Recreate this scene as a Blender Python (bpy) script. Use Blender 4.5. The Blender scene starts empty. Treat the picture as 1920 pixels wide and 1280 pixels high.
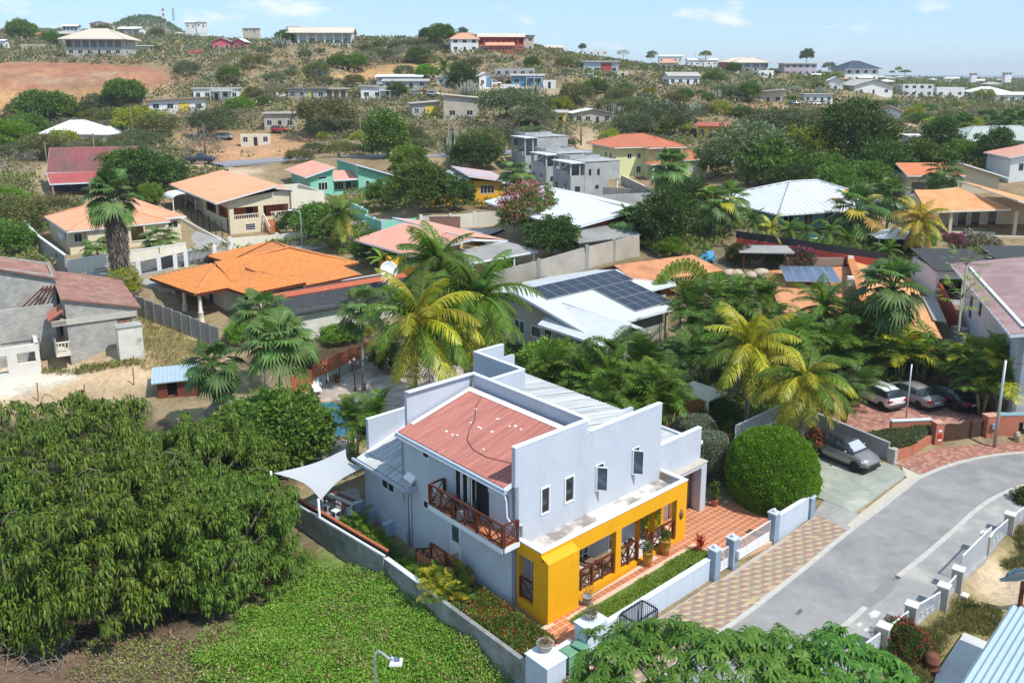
import bpy, math, random
import numpy as np
from mathutils import Vector, Matrix, noise as mnoise
S=bpy.context.scene
COL=S.collection
# ---- camera
F=1610.;Y0=500.;CX=960.;HZ=139.;H=24.5
TILT=math.atan((Y0-HZ)/F);c=math.cos(TILT);s=math.sin(TILT)
cd=bpy.data.cameras.new('camera');cam=bpy.data.objects.new('camera',cd);COL.objects.link(cam)
cam.location=(0,0,H);cam.rotation_euler=(math.pi/2-TILT,0,0)
cd.sensor_width=36.;cd.lens=F/1920*36;cd.shift_y=(Y0-640)/1920;cd.clip_start=.5;cd.clip_end=20000
S.camera=cam
# ---- sun and sky
SUN_EL=math.radians(54);sx,sy=.80,-.60
SUN=Vector((sx*math.cos(SUN_EL),sy*math.cos(SUN_EL),math.sin(SUN_EL)))
ld=bpy.data.lights.new('sun','SUN');lo=bpy.data.objects.new('sun',ld);COL.objects.link(lo)
ld.energy=4.0;ld.angle=math.radians(.53);ld.color=(1,.955,.88)
lo.rotation_euler=SUN.to_track_quat('Z','Y').to_euler();lo.location=(0,0,60)
wd=bpy.data.worlds.new('World');S.world=wd;wd.use_nodes=True
nt=wd.node_tree;nt.nodes.clear()
def N(t,k,**kw):
 n=t.nodes.new(k)
 for a,b in kw.items(): setattr(n,a,b)
 return n
out=N(nt,'ShaderNodeOutputWorld');bg=N(nt,'ShaderNodeBackground');bg.inputs[1].default_value=.15
sky=N(nt,'ShaderNodeTexSky',sky_type='NISHITA',sun_disc=False)
sky.sun_elevation=SUN_EL;sky.sun_rotation=math.atan2(sx,sy);sky.air_density=1.0;sky.dust_density=0.;sky.ozone_density=5.;sky.altitude=30
tc=N(nt,'ShaderNodeTexCoord');sep=N(nt,'ShaderNodeSeparateXYZ');nt.links.new(tc.outputs['Generated'],sep.inputs[0])
# small fair-weather clouds: noise over direction, flattened near the horizon
az=N(nt,'ShaderNodeMath',operation='ARCTAN2');nt.links.new(sep.outputs[0],az.inputs[0]);nt.links.new(sep.outputs[1],az.inputs[1])
cmb=N(nt,'ShaderNodeCombineXYZ');nt.links.new(az.outputs[0],cmb.inputs[0])
mz=N(nt,'ShaderNodeMath',operation='MULTIPLY');mz.inputs[1].default_value=2.6;nt.links.new(sep.outputs[2],mz.inputs[0]);nt.links.new(mz.outputs[0],cmb.inputs[1])
cn=N(nt,'ShaderNodeTexNoise');cn.inputs['Scale'].default_value=9.5;cn.inputs['Detail'].default_value=7;cn.inputs['Roughness'].default_value=.55
nt.links.new(cmb.outputs[0],cn.inputs['Vector'])
cr=N(nt,'ShaderNodeValToRGB');cr.color_ramp.elements[0].position=.56;cr.color_ramp.elements[1].position=.70
nt.links.new(cn.outputs['Fac'],cr.inputs[0])
mx=N(nt,'ShaderNodeMix',data_type='RGBA');nt.links.new(cr.outputs[0],mx.inputs['Factor'])
gm=N(nt,'ShaderNodeMix',data_type='RGBA',blend_type='MULTIPLY');gm.inputs['Factor'].default_value=1;gm.inputs['B'].default_value=(.58,.70,.80,1)
nt.links.new(sky.outputs[0],gm.inputs['A'])
bl=N(nt,'ShaderNodeMix',data_type='RGBA');bl.inputs['Factor'].default_value=.5;bl.inputs['B'].default_value=(3.7,5.2,6.7,1);nt.links.new(gm.outputs['Result'],bl.inputs['A'])
nt.links.new(bl.outputs['Result'],mx.inputs['A']);mx.inputs['B'].default_value=(6.0,6.2,6.4,1)
nt.links.new(mx.outputs['Result'],bg.inputs[0]);nt.links.new(bg.outputs[0],out.inputs[0])
S.view_settings.view_transform='Standard';S.view_settings.look='None';S.view_settings.exposure=.3;S.view_settings.gamma=1
S.view_settings.use_curve_mapping=False
S.cycles.max_bounces=5;S.cycles.diffuse_bounces=3;S.cycles.glossy_bounces=2;S.cycles.transmission_bounces=3;S.cycles.transparent_max_bounces=6
S.cycles.use_denoising=True
S.cycles.caustics_reflective=False;S.cycles.caustics_refractive=False
def ray(u,v):
 x=(u-CX)/F;y=(v-Y0)/F
 return (x,c-y*s,-s-y*c)
def at(u,v,z=0.):
 d=ray(u,v);t=(z-H)/d[2];return (d[0]*t,d[1]*t,z)
def atd(u,v,dep):
 d=ray(u,v);return (d[0]*dep,d[1]*dep,H+d[2]*dep)
# ---- mesh helpers
def tag(o,label=None,cat=None,group=None,kind=None):
 if label:o['label']=label
 if cat:o['category']=cat
 if group:o['group']=group
 if kind:o['kind']=kind
 return o
def thing(name,label,cat,loc=(0,0,0),rz=0.,group=None):
 o=bpy.data.objects.new(name,None);COL.objects.link(o);o.empty_display_size=.3
 o.location=loc;o.rotation_euler=(0,0,rz)
 return tag(o,label,cat,group)
def link(name,me,parent=None,loc=None,rot=None,scale=None):
 o=bpy.data.objects.new(name,me);COL.objects.link(o)
 if parent is not None:o.parent=parent
 if loc is not None:o.location=loc
 if rot is not None:o.rotation_euler=rot
 if scale is not None:o.scale=(scale,)*3 if not hasattr(scale,'__len__') else scale
 return o
def copy_tree(o,parent=None):
 n=o.copy();COL.objects.link(n)
 if parent is not None:n.parent=parent
 for ch in list(o.children):copy_tree(ch,n)
 return n
def npmesh(name,V,Fc,mats,mi=None,smooth=False):
 "mesh from numpy: V (n,3), Fc list of (m,k) arrays of equal k"
 me=bpy.data.meshes.new(name);V=np.ascontiguousarray(V,np.float32)
 if not isinstance(Fc,list):Fc=[Fc]
 me.vertices.add(len(V));me.vertices.foreach_set('co',V.ravel())
 nl=sum(f.size for f in Fc);npoly=sum(len(f) for f in Fc)
 me.loops.add(nl);me.loops.foreach_set('vertex_index',np.concatenate([f.ravel() for f in Fc]).astype(np.int32))
 tot=np.concatenate([np.full(len(f),f.shape[1]) for f in Fc]).astype(np.int32)
 me.polygons.add(npoly);me.polygons.foreach_set('loop_start',(np.cumsum(tot)-tot).astype(np.int32))
 me.polygons.foreach_set('loop_total',tot)
 if mi is not None:me.polygons.foreach_set('material_index',np.asarray(mi,np.int32))
 if smooth:me.polygons.foreach_set('use_smooth',np.ones(npoly,bool))
 for m in (mats if isinstance(mats,(list,tuple)) else [mats]):me.materials.append(m)
 me.update(calc_edges=True);return me
class MB:
 def __init__(s):s.v=[];s.f=[];s.m=[];s.sm=[]
 def add(s,vs,fs,m=0,sm=False):
  b=len(s.v);s.v+=[tuple(p) for p in vs];s.f+=[tuple(b+i for i in f) for f in fs];s.m+=[m]*len(fs);s.sm+=[sm]*len(fs);return s
 def box(s,x0,x1,y0,y1,z0,z1,m=0):
  return s.add([(x0,y0,z0),(x1,y0,z0),(x1,y1,z0),(x0,y1,z0),(x0,y0,z1),(x1,y0,z1),(x1,y1,z1),(x0,y1,z1)],
   [(0,3,2,1),(4,5,6,7),(0,1,5,4),(1,2,6,5),(2,3,7,6),(3,0,4,7)],m)
 def bevbox(s,x0,x1,y0,y1,z0,z1,b=.02,m=0):
  # box with a chamfered top edge
  s.add([(x0,y0,z0),(x1,y0,z0),(x1,y1,z0),(x0,y1,z0),(x0,y0,z1-b),(x1,y0,z1-b),(x1,y1,z1-b),(x0,y1,z1-b),
               (x0+b,y0+b,z1),(x1-b,y0+b,z1),(x1-b,y1-b,z1),(x0+b,y1-b,z1)],
   [(0,3,2,1),(8,9,10,11),(0,1,5,4),(1,2,6,5),(2,3,7,6),(3,0,4,7),(4,5,9,8),(5,6,10,9),(6,7,11,10),(7,4,8,11)],m);return s
 def bar(s,p,q,w=.05,h=None,m=0,up=(0,0,1)):
  "square bar between two points"
  h=w if h is None else h
  p=Vector(p);q=Vector(q);d=(q-p).normalized();u=Vector(up)
  if abs(d.dot(u))>.98:u=Vector((1,0,0))
  a=d.cross(u).normalized()*w/2;b=a.cross(d).normalized()*h/2
  vs=[p-a-b,p+a-b,p+a+b,p-a+b,q-a-b,q+a-b,q+a+b,q-a+b]
  return s.add(vs,[(0,1,2,3),(7,6,5,4),(0,4,5,1),(1,5,6,2),(2,6,7,3),(3,7,4,0)],m)
 def tube(s,pts,r,n=8,m=0,cap=True,sm=True):
  pts=[Vector(p) for p in pts];k=len(pts);r=r if hasattr(r,'__len__') else [r]*k
  vs=[];a=None
  for i in range(k):
   d=(pts[min(i+1,k-1)]-pts[max(i-1,0)])
   if d.length<1e-6:d=Vector((0,0,1))
   d.normalize()
   if a is None:a=d.orthogonal().normalized()
   else:
    a=a-d*a.dot(d)
    a=a.normalized() if a.length>1e-5 else d.orthogonal().normalized()
   b=d.cross(a)
   for j in range(n):
    t=2*math.pi*j/n;vs.append(pts[i]+(a*math.cos(t)+b*math.sin(t))*r[i])
  fs=[(i*n+j,i*n+(j+1)%n,(i+1)*n+(j+1)%n,(i+1)*n+j) for i in range(k-1) for j in range(n)]
  s.add(vs,fs,m,sm)
  if cap:
   b=len(s.v)-k*n;s.f+=[tuple(b+j for j in range(n-1,-1,-1)),tuple(b+(k-1)*n+j for j in range(n))];s.m+=[m,m];s.sm+=[False,False]
  return s
 def lathe(s,prof,cx=0,cy=0,n=14,m=0,sm=True):
  vs=[(cx+r*math.cos(2*math.pi*j/n),cy+r*math.sin(2*math.pi*j/n),z) for r,z in prof for j in range(n)];k=len(prof)
  s.add(vs,[(i*n+j,i*n+(j+1)%n,(i+1)*n+(j+1)%n,(i+1)*n+j) for i in range(k-1) for j in range(n)],m,sm)
  b=len(s.v)-k*n;s.f+=[tuple(b+j for j in range(n-1,-1,-1)),tuple(b+(k-1)*n+j for j in range(n))];s.m+=[m,m];s.sm+=[False,False];return s
 def prism(s,poly,z0,z1,m=0):
  n=len(poly);z0=z0 if hasattr(z0,'__len__') else [z0]*n;z1=z1 if hasattr(z1,'__len__') else [z1]*n
  ar=sum(poly[i][0]*poly[(i+1)%n][1]-poly[(i+1)%n][0]*poly[i][1] for i in range(n))
  if ar<0:poly=poly[::-1];z0=z0[::-1];z1=z1[::-1]
  s.add([(p[0],p[1],z) for p,z in zip(poly,z0)]+[(p[0],p[1],z) for p,z in zip(poly,z1)],
          [tuple(range(n-1,-1,-1)),tuple(range(n,2*n))]+[(i,(i+1)%n,n+(i+1)%n,n+i) for i in range(n)],m);return s
 def quad(s,a,b,c_,d,m=0):return s.add([a,b,c_,d],[(0,1,2,3)],m)
 def slab(s,a,b,c_,d,t,m=0):
  "slab under a (sloped) quad, thickness t downwards"
  lo=lambda p:(p[0],p[1],p[2]-t)
  return s.add([a,b,c_,d,lo(a),lo(b),lo(c_),lo(d)],[(0,1,2,3),(7,6,5,4),(0,4,5,1),(1,5,6,2),(2,6,7,3),(3,7,4,0)],m)
 def ribs(s,e0,e1,t1,t0,pitch=.2,amp=.03,m=0,rows=0,th=.06,prof='sin',step=.03):
  """ribbed roof face over a planar trapezoid: eave e0->e1, top t0->t1 (may coincide); ribs run up the slope"""
  e0,e1,t0,t1=[Vector(p) for p in (e0,e1,t0,t1)]
  ex=(e1-e0);w=ex.length;ex.normalize()
  nrm=ex.cross((t0+t1)*.5-(e0+e1)*.5).normalized()
  if nrm.z<0:nrm=-nrm
  sy_=nrm.cross(ex).normalized()
  if sy_.dot((t0+t1)*.5-(e0+e1)*.5)<0:sy_=-sy_
  loc=lambda p:((p-e0).dot(ex),(p-e0).dot(sy_))
  a0,a1=loc(t0),loc(t1)
  n=max(2,int(w/pitch*4));n=min(n,2200);xs=[w*i/n for i in range(n+1)]
  xs=sorted(set(xs+[min(max(a0[0],0),w),min(max(a1[0],0),w)]))
  def top(x):
   if x<a0[0]-1e-6:return a0[1]*x/a0[0] if a0[0]>1e-6 else a0[1]
   if x>a1[0]+1e-6:return a1[1]*(w-x)/(w-a1[0]) if w-a1[0]>1e-6 else a1[1]
   if a1[0]-a0[0]<1e-6:return a0[1]
   return a0[1]+(a1[1]-a0[1])*(x-a0[0])/(a1[0]-a0[0])
  def hh(x):
   ph=x/pitch%1
   if prof=='sin':return amp*math.cos(2*math.pi*ph)
   if prof=='trap':return amp if ph<.25 or ph>.9 else -amp
   return amp*math.sqrt(max(0,1-(2*ph-1)**2))
  ymax=max(a0[1],a1[1]);R=max(1,rows)
  vs=[];ring=[]
  for r in range(R):
   ya,yb=ymax*r/R,ymax*(r+1)/R
   i0=len(vs);ok=[]
   for x in xs:
    tp=max(top(x),0);b=min(ya,tp);u=min(yb,tp);o=hh(x)+(step if rows else 0)
    P=e0+ex*x
    vs.append(P+sy_*b+nrm*o);vs.append(P+sy_*u+nrm*(hh(x)))
    if rows:vs.append(P+sy_*b+nrm*(-.02))
    ok.append(u-b)
   k=3 if rows else 2
   fs=[]
   for i in range(len(xs)-1):
    if max(ok[i],ok[i+1])<1e-4:continue
    q=i0+i*k;fs.append((q,q+k,q+k+1,q+1))
    if rows:fs.append((q+2,q+2+k,q+k,q))
   ring+=fs
  s.add(vs,ring,m,False)
  # closed underside
  lo=-nrm*(th)
  P=[e0+lo,e1+lo,t1+lo,t0+lo]
  s.add(P,[(3,2,1,0)],m)
  U=[e0-nrm*amp,e1-nrm*amp,t1-nrm*amp,t0-nrm*amp]
  s.add(U+P,[(0,4,5,1),(1,5,6,2),(2,6,7,3),(3,7,4,0)],m);return s
 def wall(s,p,q,z0,z1,t,ops=(),m=0,zt=None,mr=None):
  """wall from p to q (xy), outer face on the right-hand side of p->q, real openings ops=[(s0,s1,z0,z1)], zt: top height at q if sloped"""
  p=Vector((p[0],p[1],0));q=Vector((q[0],q[1],0));d=(q-p);Lw=d.length;d.normalize();nn=Vector((d.y,-d.x,0))
  mr=m if mr is None else mr
  z1b=z1 if zt is None else zt
  cs=sorted(set([0,Lw]+[max(0,min(Lw,o[i])) for o in ops for i in (0,1)]))
  zmax=min(z1,z1b)
  zs=sorted(set([z0,zmax]+[max(z0,min(zmax,o[i])) for o in ops for i in (2,3)]))
  vs=[];fs=[];ms=[]
  def P(a,z,o):return p+d*a+Vector((0,0,z))-nn*(t*o)
  def Q(*pts,mm=None):
   b=len(vs);vs.extend(pts);fs.append(tuple(range(b,b+len(pts))));ms.append(m if mm is None else mm)
  for i in range(len(cs)-1):
   for j in range(len(zs)-1):
    a,b,lo_,hi=cs[i],cs[i+1],zs[j],zs[j+1]
    if any(o[0]<=a+1e-6 and o[1]>=b-1e-6 and o[2]<=lo_+1e-6 and o[3]>=hi-1e-6 for o in ops):continue
    Q(P(a,lo_,0),P(b,lo_,0),P(b,hi,0),P(a,hi,0));Q(P(a,hi,1),P(b,hi,1),P(b,lo_,1),P(a,lo_,1))
  for o in ops:
   a,b,lo_,hi=max(0,o[0]),min(Lw,o[1]),max(z0,o[2]),min(zmax,o[3])
   Q(P(a,lo_,0),P(a,hi,0),P(a,hi,1),P(a,lo_,1),mm=mr);Q(P(b,hi,0),P(b,lo_,0),P(b,lo_,1),P(b,hi,1),mm=mr)
   Q(P(a,lo_,0),P(a,lo_,1),P(b,lo_,1),P(b,lo_,0),mm=mr);Q(P(a,hi,1),P(a,hi,0),P(b,hi,0),P(b,hi,1),mm=mr)
  if abs(z1-z1b)>1e-6:
   hz=max(z1,z1b)
   if z1>z1b:Q(P(0,zmax,0),P(Lw,zmax,0),P(0,hz,0));Q(P(Lw,zmax,1),P(0,zmax,1),P(0,hz,1));
   else:Q(P(0,zmax,0),P(Lw,zmax,0),P(Lw,hz,0));Q(P(Lw,zmax,1),P(0,zmax,1),P(Lw,hz,1))
  Q(P(0,z1,0),P(Lw,z1b,0),P(Lw,z1b,1),P(0,z1,1));Q(P(0,z0,1),P(0,z1,1),P(0,z1,0),P(0,z0,0));Q(P(Lw,z0,0),P(Lw,z1b,0),P(Lw,z1b,1),P(Lw,z0,1))
  s.add(vs,fs,m);s.m[-len(fs):]=ms;return s
 def mesh(s,name,mats):
  me=bpy.data.meshes.new(name);me.from_pydata(s.v,[],s.f)
  for m in (mats if isinstance(mats,(list,tuple)) else [mats]):me.materials.append(m)
  me.polygons.foreach_set('material_index',s.m);me.polygons.foreach_set('use_smooth',s.sm);me.update();return me
 def build(s,name,mats,parent=None,loc=None,rz=None,label=None):
  o=link(name,s.mesh(name,mats),parent,loc,None if rz is None else (0,0,rz))
  if label:o['label']=label
  return o
# ---- materials
MATS={}
def mat(name,col,var=.12,scale=1.5,rough=.8,bump=0.,bscale=20.,metal=0.,col2=None,f2=.5,s2=.4,spec=.4,w2=.12,emit=0.,stretch=None,coat=0.,streak=0.,obj=False):
 "painted / mineral surface: base colour with fine mottling, a second colour in noise patches (wear) and a small bump"
 if name in MATS:return MATS[name]
 m=bpy.data.materials.new(name);m.use_nodes=True;t=m.node_tree;b=t.nodes['Principled BSDF'];L=t.links.new
 b.inputs['Roughness'].default_value=rough;b.inputs['Metallic'].default_value=metal;b.inputs['Specular IOR Level'].default_value=spec
 b.inputs['Coat Weight'].default_value=coat
 g=N(t,'ShaderNodeNewGeometry');vec=N(t,'ShaderNodeTexCoord').outputs['Object'] if obj else g.outputs['Position']
 if stretch:
  mp=N(t,'ShaderNodeMapping');mp.inputs['Scale'].default_value=stretch;L(vec,mp.inputs[0]);vec=mp.outputs[0]
 n=N(t,'ShaderNodeTexNoise');n.inputs['Scale'].default_value=scale;n.inputs['Detail'].default_value=5;n.inputs['Roughness'].default_value=.65;L(vec,n.inputs['Vector'])
 mr=N(t,'ShaderNodeMapRange');mr.inputs[1].default_value=.3;mr.inputs[2].default_value=.7;mr.inputs[3].default_value=1-var;mr.inputs[4].default_value=1+var;L(n.outputs['Fac'],mr.inputs[0])
 h=N(t,'ShaderNodeMix',data_type='RGBA',blend_type='MULTIPLY');h.inputs['Factor'].default_value=1
 cc=N(t,'ShaderNodeCombineXYZ');[L(mr.outputs[0],cc.inputs[i]) for i in range(3)];L(cc.outputs[0],h.inputs['B'])
 if col2 is not None:
  n2=N(t,'ShaderNodeTexNoise');n2.inputs['Scale'].default_value=s2;n2.inputs['Detail'].default_value=6;n2.inputs['Roughness'].default_value=.6;L(vec,n2.inputs['Vector'])
  r2=N(t,'ShaderNodeMapRange');r2.inputs[1].default_value=f2-w2;r2.inputs[2].default_value=f2+w2;L(n2.outputs['Fac'],r2.inputs[0])
  x=N(t,'ShaderNodeMix',data_type='RGBA');x.inputs['A'].default_value=(*col,1);x.inputs['B'].default_value=(*col2,1);L(r2.outputs[0],x.inputs['Factor']);L(x.outputs['Result'],h.inputs['A'])
 else:h.inputs['A'].default_value=(*col,1)
 hr=h.outputs['Result']
 if streak: # rain streaks: noise drawn out downwards
  mp=N(t,'ShaderNodeMapping');mp.inputs['Scale'].default_value=(3.2,3.2,.16);L(g.outputs['Position'],mp.inputs[0]);n3=N(t,'ShaderNodeTexNoise');n3.inputs['Scale'].default_value=1.6;n3.inputs['Detail'].default_value=5;L(mp.outputs[0],n3.inputs['Vector'])
  r3=N(t,'ShaderNodeMapRange');r3.inputs[1].default_value=.45;r3.inputs[2].default_value=.75;r3.inputs[3].default_value=1;r3.inputs[4].default_value=1-streak;L(n3.outputs['Fac'],r3.inputs[0]);c3=N(t,'ShaderNodeCombineXYZ');[L(r3.outputs[0],c3.inputs[k]) for k in range(3)]
  h3=N(t,'ShaderNodeMix',data_type='RGBA',blend_type='MULTIPLY');h3.inputs['Factor'].default_value=1;L(hr,h3.inputs['A']);L(c3.outputs[0],h3.inputs['B']);hr=h3.outputs['Result']
 L(hr,b.inputs['Base Color'])
 if bump:
  nb=N(t,'ShaderNodeTexNoise');nb.inputs['Scale'].default_value=bscale;nb.inputs['Detail'].default_value=4;L(vec,nb.inputs['Vector'])
  bp=N(t,'ShaderNodeBump');bp.inputs['Strength'].default_value=.6;bp.inputs['Distance'].default_value=bump;L(nb.outputs['Fac'],bp.inputs['Height']);L(bp.outputs[0],b.inputs['Normal'])
 if emit:
  b.inputs['Emission Color'].default_value=(*col,1);b.inputs['Emission Strength'].default_value=emit
 MATS[name]=m;return m
def leafmat(name,col,col2,trans=.28,rough=.5,ov=.25,spec=.35):
 "leaf: colour differs leaf by leaf (per island) and plant by plant; lets some light through"
 if name in MATS:return MATS[name]
 m=bpy.data.materials.new(name);m.use_nodes=True;t=m.node_tree;b=t.nodes['Principled BSDF'];L=t.links.new
 g=N(t,'ShaderNodeNewGeometry');oi=N(t,'ShaderNodeObjectInfo')
 x=N(t,'ShaderNodeMix',data_type='RGBA');x.inputs['A'].default_value=(*col,1);x.inputs['B'].default_value=(*col2,1)
 pw=N(t,'ShaderNodeMath',operation='POWER');pw.inputs[1].default_value=1.4;L(g.outputs['Random Per Island'],pw.inputs[0]);L(pw.outputs[0],x.inputs['Factor'])
 hs=N(t,'ShaderNodeHueSaturation');L(x.outputs['Result'],hs.inputs['Color'])
 mr=N(t,'ShaderNodeMapRange');mr.inputs[3].default_value=1-ov;mr.inputs[4].default_value=1+ov;L(oi.outputs['Random'],mr.inputs[0]);L(mr.outputs[0],hs.inputs['Value'])
 m2=N(t,'ShaderNodeMapRange');m2.inputs[3].default_value=.485;m2.inputs[4].default_value=.515;L(oi.outputs['Random'],m2.inputs[0]);L(m2.outputs[0],hs.inputs['Hue'])
 b.inputs['Roughness'].default_value=rough;b.inputs['Specular IOR Level'].default_value=spec
 L(hs.outputs[0],b.inputs['Base Color'])
 tr=N(t,'ShaderNodeBsdfTranslucent');br=N(t,'ShaderNodeMix',data_type='RGBA',blend_type='MULTIPLY');br.inputs['Factor'].default_value=1;br.inputs['B'].default_value=(1.5,1.5,.6,1);L(hs.outputs[0],br.inputs['A']);L(br.outputs['Result'],tr.inputs['Color'])
 ms=N(t,'ShaderNodeMixShader');ms.inputs[0].default_value=trans;o=t.nodes['Material Output']
 L(b.outputs[0],ms.inputs[1]);L(tr.outputs[0],ms.inputs[2]);L(ms.outputs[0],o.inputs['Surface'])
 MATS[name]=m;return m
rnd=random.Random(7)
# ---- ground survey: heights fitted through levelled points
# ground survey: picture point -> known height (h) or known distance (d)
SURV_H=[(970,1136,0),(1283,1008,0),(1400,1000,0),(1310,1180,0),(1500,1100,0),(1700,950,0),(1880,870,0.1),(1600,900,0),(1700,860,0),(1600,1250,0),(1800,1200,-.5),(1860,1050,-.6),(1900,1250,-.9),(1480,800,.6),
 (1735,770,.4),(1900,700,.9),(1640,700,.9),(1560,760,.5),(1450,700,1.0),(1300,640,1.2),(1250,700,.6),
 (1150,640,1.2),(1000,640,1.2),(850,700,.2),(700,720,.1),(620,760,0),(560,850,-.3),(680,990,-.7),(770,1040,-.7),(850,1110,-.6),(620,1060,-1.3),(800,1200,-1.3),(950,1270,-1.3),(560,1240,-1.5),(300,1240,-1.6),(40,1240,-1.6),(40,1000,-1.2),(300,1000,-1.2),(420,850,-.6),
 (200,720,.5),(60,700,.8),(350,690,.5),(130,690,.8),(450,660,.7),(600,640,.9)]
SURV_D=[(240,650,72),(310,605,80),(410,600,80),(640,560,88),(150,480,95),(330,470,97),(430,460,108),(600,440,112),(640,395,134),(830,385,130),(940,385,132),(730,480,97),(1000,480,93),(1100,490,88),(1200,470,92),
 (1060,355,138),(1160,360,135),(1220,340,156),(150,372,125),(140,285,160),(40,290,160),(500,305,163),(700,300,163),(900,300,165),(1080,275,180),(1300,290,175),
 (520,243,200),(475,275,185),(320,213,215),(400,190,230),(600,188,250),(700,188,250),(830,222,207),(960,200,235),(160,205,230),(30,205,230),(60,172,234),(160,172,234),(260,166,236),(-60,172,234),(160,120,262),(30,120,262),(300,130,265),(180,108,268),(600,80,330),(420,95,330),(300,100,320),(500,150,265),(700,130,300),
 (930,100,320),(850,72,420),(1030,150,270),(1048,234,210),(1105,232,222),(1130,140,300),(1280,162,270),(1400,142,340),(1500,140,350),(1600,155,345),(1445,193,270),(1670,237,220),(1340,258,200),(1750,190,330),(1800,165,650),(1900,160,700),(1700,160,600),(1855,290,150),(1750,380,125),(1500,430,104),(1850,440,105),(1700,440,104),(1580,560,82),(1380,470,92),(1850,490,96),
 (20,110,300),(220,75,420),(30,74,600),(130,60,500),(-200,200,230),(-200,700,70),(-200,1200,38),(2150,700,62),(2150,1100,36),(2150,400,110),(2150,200,320),(-200,100,300),(-200,400,120),(1300,128,900),(1150,125,420),(690,84,400),(1500,143,900),(760,92,420)]
def _q(X,Y):
 Y=np.maximum(np.asarray(Y,float),12.);X=np.asarray(X,float)
 return np.stack([np.arctan2(X,Y)*2.4,np.log(Y)*2.0],-1)
def _phi(r2): return .5*r2*np.log(r2+1e-9)
def _fit():
 P=[];Z=[]
 for u,v,h in SURV_H:
  p=at(u,v,h);P.append(p[:2]);Z.append(h)
 for u,v,d in SURV_D:
  p=atd(u,v,d);P.append(p[:2]);Z.append(p[2])
 # distant land falling to the shore plain, and the far wooded hill
 for az,yy,h in [(-40,1200,45),(-30,2500,20),(-15,900,36),(0,900,22),(10,1500,14),(20,1500,12),(25,3000,6),(35,1500,10),(45,400,8),(45,60,1),(-45,60,0),(-45,200,12),(0,4000,5),(-50,600,40),(50,1500,8),(-20,4000,5),(50,4000,4),(0,20,-1),(30,20,-1),(-35,20,-1.6),(50,25,-.5),(-55,30,-1)]:
  a=math.radians(az);P.append((yy*math.tan(a),yy));Z.append(h)
 P=np.array(P);Z=np.array(Z);q=_q(P[:,0],P[:,1]);n=len(q)
 r2=((q[:,None]-q[None])**2).sum(-1)
 K=_phi(r2)+np.eye(n)*.004
 M=np.zeros((n+3,n+3));M[:n,:n]=K;M[:n,n]=1;M[:n,n+1:]=q;M[n,:n]=1;M[n+1:,:n]=q.T
 w=np.linalg.solve(M,np.concatenate([Z,[0,0,0]]))
 return q,w
_TQ,_TW=_fit()
def hgt(X,Y):
 sh=np.shape(X);q=_q(X,Y).reshape(-1,2);out=np.empty(len(q))
 for i in range(0,len(q),20000):
  b=q[i:i+20000];r2=((b[:,None]-_TQ[None])**2).sum(-1)
  out[i:i+20000]=_phi(r2)@_TW[:-3]+_TW[-3]+b@_TW[-2:]
 X=np.asarray(X,float).reshape(-1);Y=np.asarray(Y,float).reshape(-1)
 k=np.clip((Y-900)/1500,0,1);out=out*(1-k)+np.clip(out,4,20)*k
 out=out+52*np.exp(-(((X+425)/46)**2+((Y-1050)/130)**2))   # the far dark hill with its masts
 return out.reshape(sh) if sh else float(out[0])
def G(u,v,off=0.):
 "point where the sight line of a picture point meets the ground"
 d=ray(u,v);t=np.concatenate([np.arange(15,150,.5),np.geomspace(150,5000,900)])
 z=H+d[2]*t;h=hgt(d[0]*t,d[1]*t)+off
 w=np.nonzero(z<h)[0]
 if len(w)==0: t0=600.
 else:
  i=w[0];i=max(i,1)
  f=(z[i-1]-h[i-1])/((z[i-1]-h[i-1])-(z[i]-h[i])+1e-9);t0=t[i-1]+f*(t[i]-t[i-1])
 return (d[0]*t0,d[1]*t0,H+d[2]*t0)
A=(.745,.667);B=(-.667,.745);RZ=math.atan2(.667,.745);O=at(970,1136)
def LW(a,b,z=0.):return (O[0]+a*A[0]+b*B[0],O[1]+a*A[1]+b*B[1],z)
def WL(p):
 x=p[0]-O[0];y=p[1]-O[1];return (x*A[0]+y*A[1],x*B[0]+y*B[1])
PADS=[];ZONES=[]
def inpoly(P,poly):
 x,y=P[:,0],P[:,1];r=np.zeros(len(P),bool);n=len(poly);j=n-1
 for i in range(n):
  xi,yi=poly[i][:2];xj,yj=poly[j][:2]
  r^=((yi>y)!=(yj>y))&(x<(xj-xi)*(y-yi)/((yj-yi) if abs(yj-yi)>1e-9 else 1e-9)+xi);j=i
 return r
def pdist(P,poly):
 d=np.full(len(P),1e9);n=len(poly)
 for i in range(n):
  a=np.array(poly[i][:2]);b=np.array(poly[(i+1)%n][:2]);ab=b-a
  t=np.clip(((P-a)@ab)/(ab@ab+1e-9),0,1);q=a+t[:,None]*ab;d=np.minimum(d,np.hypot(*(P-q).T))
 return np.where(inpoly(P,poly),-d,d)
def pad(poly,z,fall=2.):PADS.append(([tuple(p[:2]) for p in poly],z,fall))
def zone(poly,col,soft=1.5,k=1.):ZONES.append(([tuple(p[:2]) for p in poly],col,soft,k))
def Zg(*uv):return [G(u,v)[:2] for u,v in uv]
def inset_cat(pts,off):
 "offset an open world polyline sideways"
 o=[]
 for i in range(len(pts)):
  a=Vector(pts[max(i-1,0)][:2]);b=Vector(pts[min(i+1,len(pts)-1)][:2]);d=(b-a).normalized();o.append((pts[i][0]-d.y*off,pts[i][1]+d.x*off))
 return o
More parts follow.
